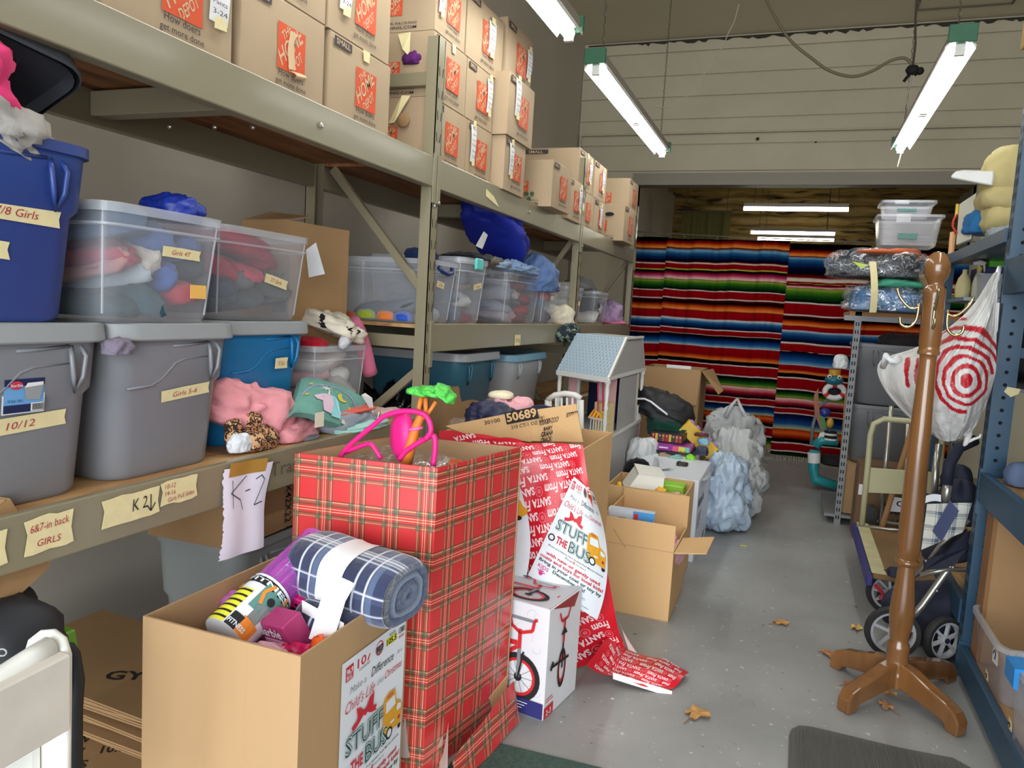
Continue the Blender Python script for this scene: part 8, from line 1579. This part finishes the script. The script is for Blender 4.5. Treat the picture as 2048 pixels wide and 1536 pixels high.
# ---- baby walker toy
bw = thing('activity_walker', 'teal and white baby activity walker with a frog toy near the curtain', 'toy', (.36, 6.95, 0)); wy = 6.9; m_tl = mat('walker_teal', (36, 140, 146), .4)
part('frame', MB().tube([aY(a, b, wy) for a, b in ((1630, 900), (1627, 935), (1630, 958), (1672, 972))], .045, 10).tube([aY(a, b, wy) for a, b in ((1630, 892), (1643, 880), (1676, 882))], .045, 10), m_tl, bw, world=True, smooth=180)
part('white_joint', MB().tube([aY(1628, 905, wy), aY(1628, 925, wy)], .052, 12).prism([aY(1635, 880, wy-.03), aY(1656, 872, wy-.03), aY(1660, 862, wy-.03), aY(1640, 866, wy-.03)], (0, .03, 0)), m_dw, bw, world=True, kind='stuff')
part('hoop', MB().tube([aY(a, b, wy) for a, b in ((1622, 890), (1626, 850), (1636, 815), (1655, 800))], .014, 8), mat('walker_grey', (110, 112, 116), .5), bw, world=True, smooth=180)
part('side_arc', MB().grid(lambda u, v: aY((1628+5*sin(v*pi)*-1+16*v*v*0+14*v)+9*u, 790+70*v-14*(1-v)*u, wy-.02), 4, 10), mat('walker_brown', (150, 84, 46), .5), bw, world=True, smooth=180)
part('side_arc_green', MB().grid(lambda u, v: aY(1638+6*v+10*u, 830+28*v, wy-.025), 4, 4), mat('walker_green', (50, 120, 60), .5), bw, world=True)
part('ring', MB().tube([aY(1669+19*cos(a), 783+13*sin(a), wy-.02) for a in [2*pi*k/20 for k in range(20)]], .024, 10, loop=True), m_dw, bw, world=True, smooth=180)
for k in range(3): a0 = .3+k*2.1; part('red_band', MB().tube([aY(1669+19*cos(a), 783+13*sin(a), wy-.022) for a in (a0, a0+.25, a0+.5)], .0255, 10), m_pred, bw, world=True, smooth=180)
fq = aY(1668, 760, wy-.03); part('frog_head', MB().ball(fq, (.075, .06, .045), 20), mat('frog_teal', (30, 110, 130), .4), bw, world=True, smooth=180); part('ring_hollow', MB().ball(aY(1670, 785, wy+.005), (.055, .02, .04), 14), m_black, bw, world=True, smooth=180)
for s in (-1, 1): e_ = part('eye', MB().ball(fq+Vector((s*.038, -.045, .028)), .019, 12), m_dw, bw, world=True, smooth=180); part('pupil', MB().ball(fq+Vector((s*.038, -.062, .028)), .008, 8), m_black, bw, world=True, smooth=180)
part('bucket_hat', MB().lathe([(.03, .03), (.045, .04), (.048, .085), (.04, .088)], 14, mx=Matrix.Translation(fq)), mat('walker_mustard', (200, 150, 50), .5), bw, world=True, smooth=50)
part('blue_bead', MB().ball(aY(1650, 825, wy-.02), (.045, .03, .04), 14), mat('walker_blue', (30, 50, 130), .4), bw, world=True, smooth=180); part('yellow_bead', MB().ball(aY(1660, 846, wy-.03), (.03, .03, .045), 14), mat('walker_mustard', (200, 150, 50), .5), bw, world=True, smooth=180)
for k in range(4): q = aY(1661, 864+5*k, wy-.03); part('spiral_ring', MB().tube([q+Vector((.042*cos(a), .03*sin(a), 0)) for a in [2*pi*j/14 for j in range(14)]], .010, 8, loop=True), m_black if k % 2 == 0 else m_dw, bw, world=True, smooth=180)
part('seat_well', MB().lathe([(.10, -.02), (.14, 0), (.14, .05)], 16, mx=Matrix.Translation(aY(1668, 925, wy+.12))), m_black, bw, world=True, smooth=50)
for x in (0, .25): part('leg', MB().tube([aY(1632, 960, wy)+Vector((x, .08, 0)), Vector((aY(1632, 960, wy).x+x, wy+.08, .02))], .018, 8), m_tl, bw, world=True)
# ======================= bottom left: step stool, bag =======================
m_stw = mat('stool_white', (232, 232, 226), .35); m_tread = mat('stool_tread', (214, 206, 196), .7, var=.06, vs=9)
ss = thing('step_stool', 'white folding plastic step stool at the lower left corner', 'stool', (-1.2, .85, 0)); sy = .86
# top edge runs from the left frame edge up to the rounded right shoulder
def sp(a, b, y): return aY(a, b, y)
S0, S1 = aY(-60, 1405, .80), aY(118, 1300, .98)
pl = [sp(-70, 1560, .80), sp(118, 1452, .98), sp(118, 1300, .98), sp(-70, 1392, .80)]
e1 = (pl[1]-pl[0]).normalized(); e2 = (pl[3]-pl[0]).normalized(); nn = e1.cross(e2).normalized(); nn = nn if nn.y < 0 else -nn
part('tread', MB().prism(pl, -nn*.03), m_tread, ss, world=True, bevel=.004)
gb = MB(); Wd, Hd = (pl[1]-pl[0]).length, (pl[3]-pl[0]).length; n1, n2 = 62, 34
for i in range(n1):
    for j in range(n2):
        c = pl[0].lerp(pl[1], (i+.5+(.5 if j % 2 else 0))/(n1+1)).lerp(pl[3].lerp(pl[2], (i+.5+(.5 if j % 2 else 0))/(n1+1)), (j+.5)/n2)+nn*.0005; a = Wd/n1*.36; b_ = Hd/n2*.36
        gb.add([c-e1*a, c-e2*b_, c+e1*a, c+e2*b_, c+nn*.0016], [(0, 1, 4), (1, 2, 4), (2, 3, 4), (3, 0, 4)])
part('grip_dots', gb, mat('stool_dots', (236, 232, 226), .5), ss, world=True, kind='stuff')
part('top_edge', MB().tube([sp(-80, 1402, .80), sp(-10, 1366, .86), sp(50, 1325, .92), sp(100, 1292, .97)], [.022, .022, .021, .020], 14), m_stw, ss, world=True, smooth=180)
part('side_rail', MB().tube([sp(60, 1300, .965), sp(66, 1285, .97), sp(85, 1271, .98), sp(105, 1270, .99), sp(122, 1283, .99), sp(131, 1310, .99), sp(132, 1380, .99), sp(131, 1480, .99), sp(130, 1640, .99)], [.008, .010, .011, .012, .012, .011, .010, .010, .010], 12), m_stw, ss, world=True, smooth=180)
part('leg', MB().prism([sp(78, 1470, .97), sp(124, 1450, .98), sp(124, 1700, .98), sp(78, 1700, .97)], (0, .02, 0)), m_stw, ss, world=True, bevel=.004); part('leg', MB().prism([sp(-60, 1560, .85), sp(64, 1492, .95), sp(66, 1700, .95), sp(-60, 1700, .85)], (0, .02, 0)), m_stw, ss, world=True, bevel=.004)
for a_, b_, c_ in ((88, 1330, (196, 140, 116)), (116, 1375, (212, 196, 140)), (44, 1388, (190, 170, 168))):
    q = sp(a_, b_, .90+.0008*a_*0); tt = ((a_+70)/188); y_ = .80+.18*tt; q = aY(a_, b_, y_)+nn*.004; part('stain', MB().add([q+e1*.009*cos(k)*(1+.3*cos(3*k))+e2*.007*sin(k) for k in [2*pi*i/9 for i in range(9)]], [tuple(range(9))]), mat('stain_%d' % a_, c_, .8), ss, world=True)
bp = thing('booster_seat', 'black padded seat with lime green trim behind the step stool', 'seat', (-1.55, 1.02, .15)); m_blk = mat('seat_black', (28, 30, 36), .6, bump=.1, bs=20)
def bl(name, a, b, y, sz, seed, m, fold=.08, sq=2.8): q = aY(a, b, y); part(name, lump((q.x, q.y, q.z-sz[2]/2), sz, seed, fold, 2., 36, sq=sq, flat=.9), m, bp, world=True, smooth=180)
bl('cushion', -5, 1300, 1.06, (.28, .22, .26), 211, m_blk); bl('headrest', 5, 1208, 1.10, (.14, .12, .085), 212, m_blk)
part('green_trim', MB().prism([aY(36, 1236, 1.16), aY(128, 1268, 1.16), aY(140, 1340, 1.16), aY(60, 1340, 1.16)], (0, .03, 0)), mat('lime_trim', (96, 156, 36), .5), bp, world=True, bevel=.004)
part('frame_tube', MB().tube([aY(120, 1275, 1.17), aY(146, 1310, 1.17), aY(154, 1360, 1.17), aY(150, 1420, 1.17), Vector((aY(150, 1420, 1.17).x, 1.17, .02))], .016, 10), m_blk, bp, world=True, smooth=180)
part('emblem', MB().tube([aY(4+9*cos(a), 1305+7*sin(a), .935) for a in [2*pi*k/14 for k in range(14)]], .0015, 5, loop=True), m_rimw, bp, world=True)
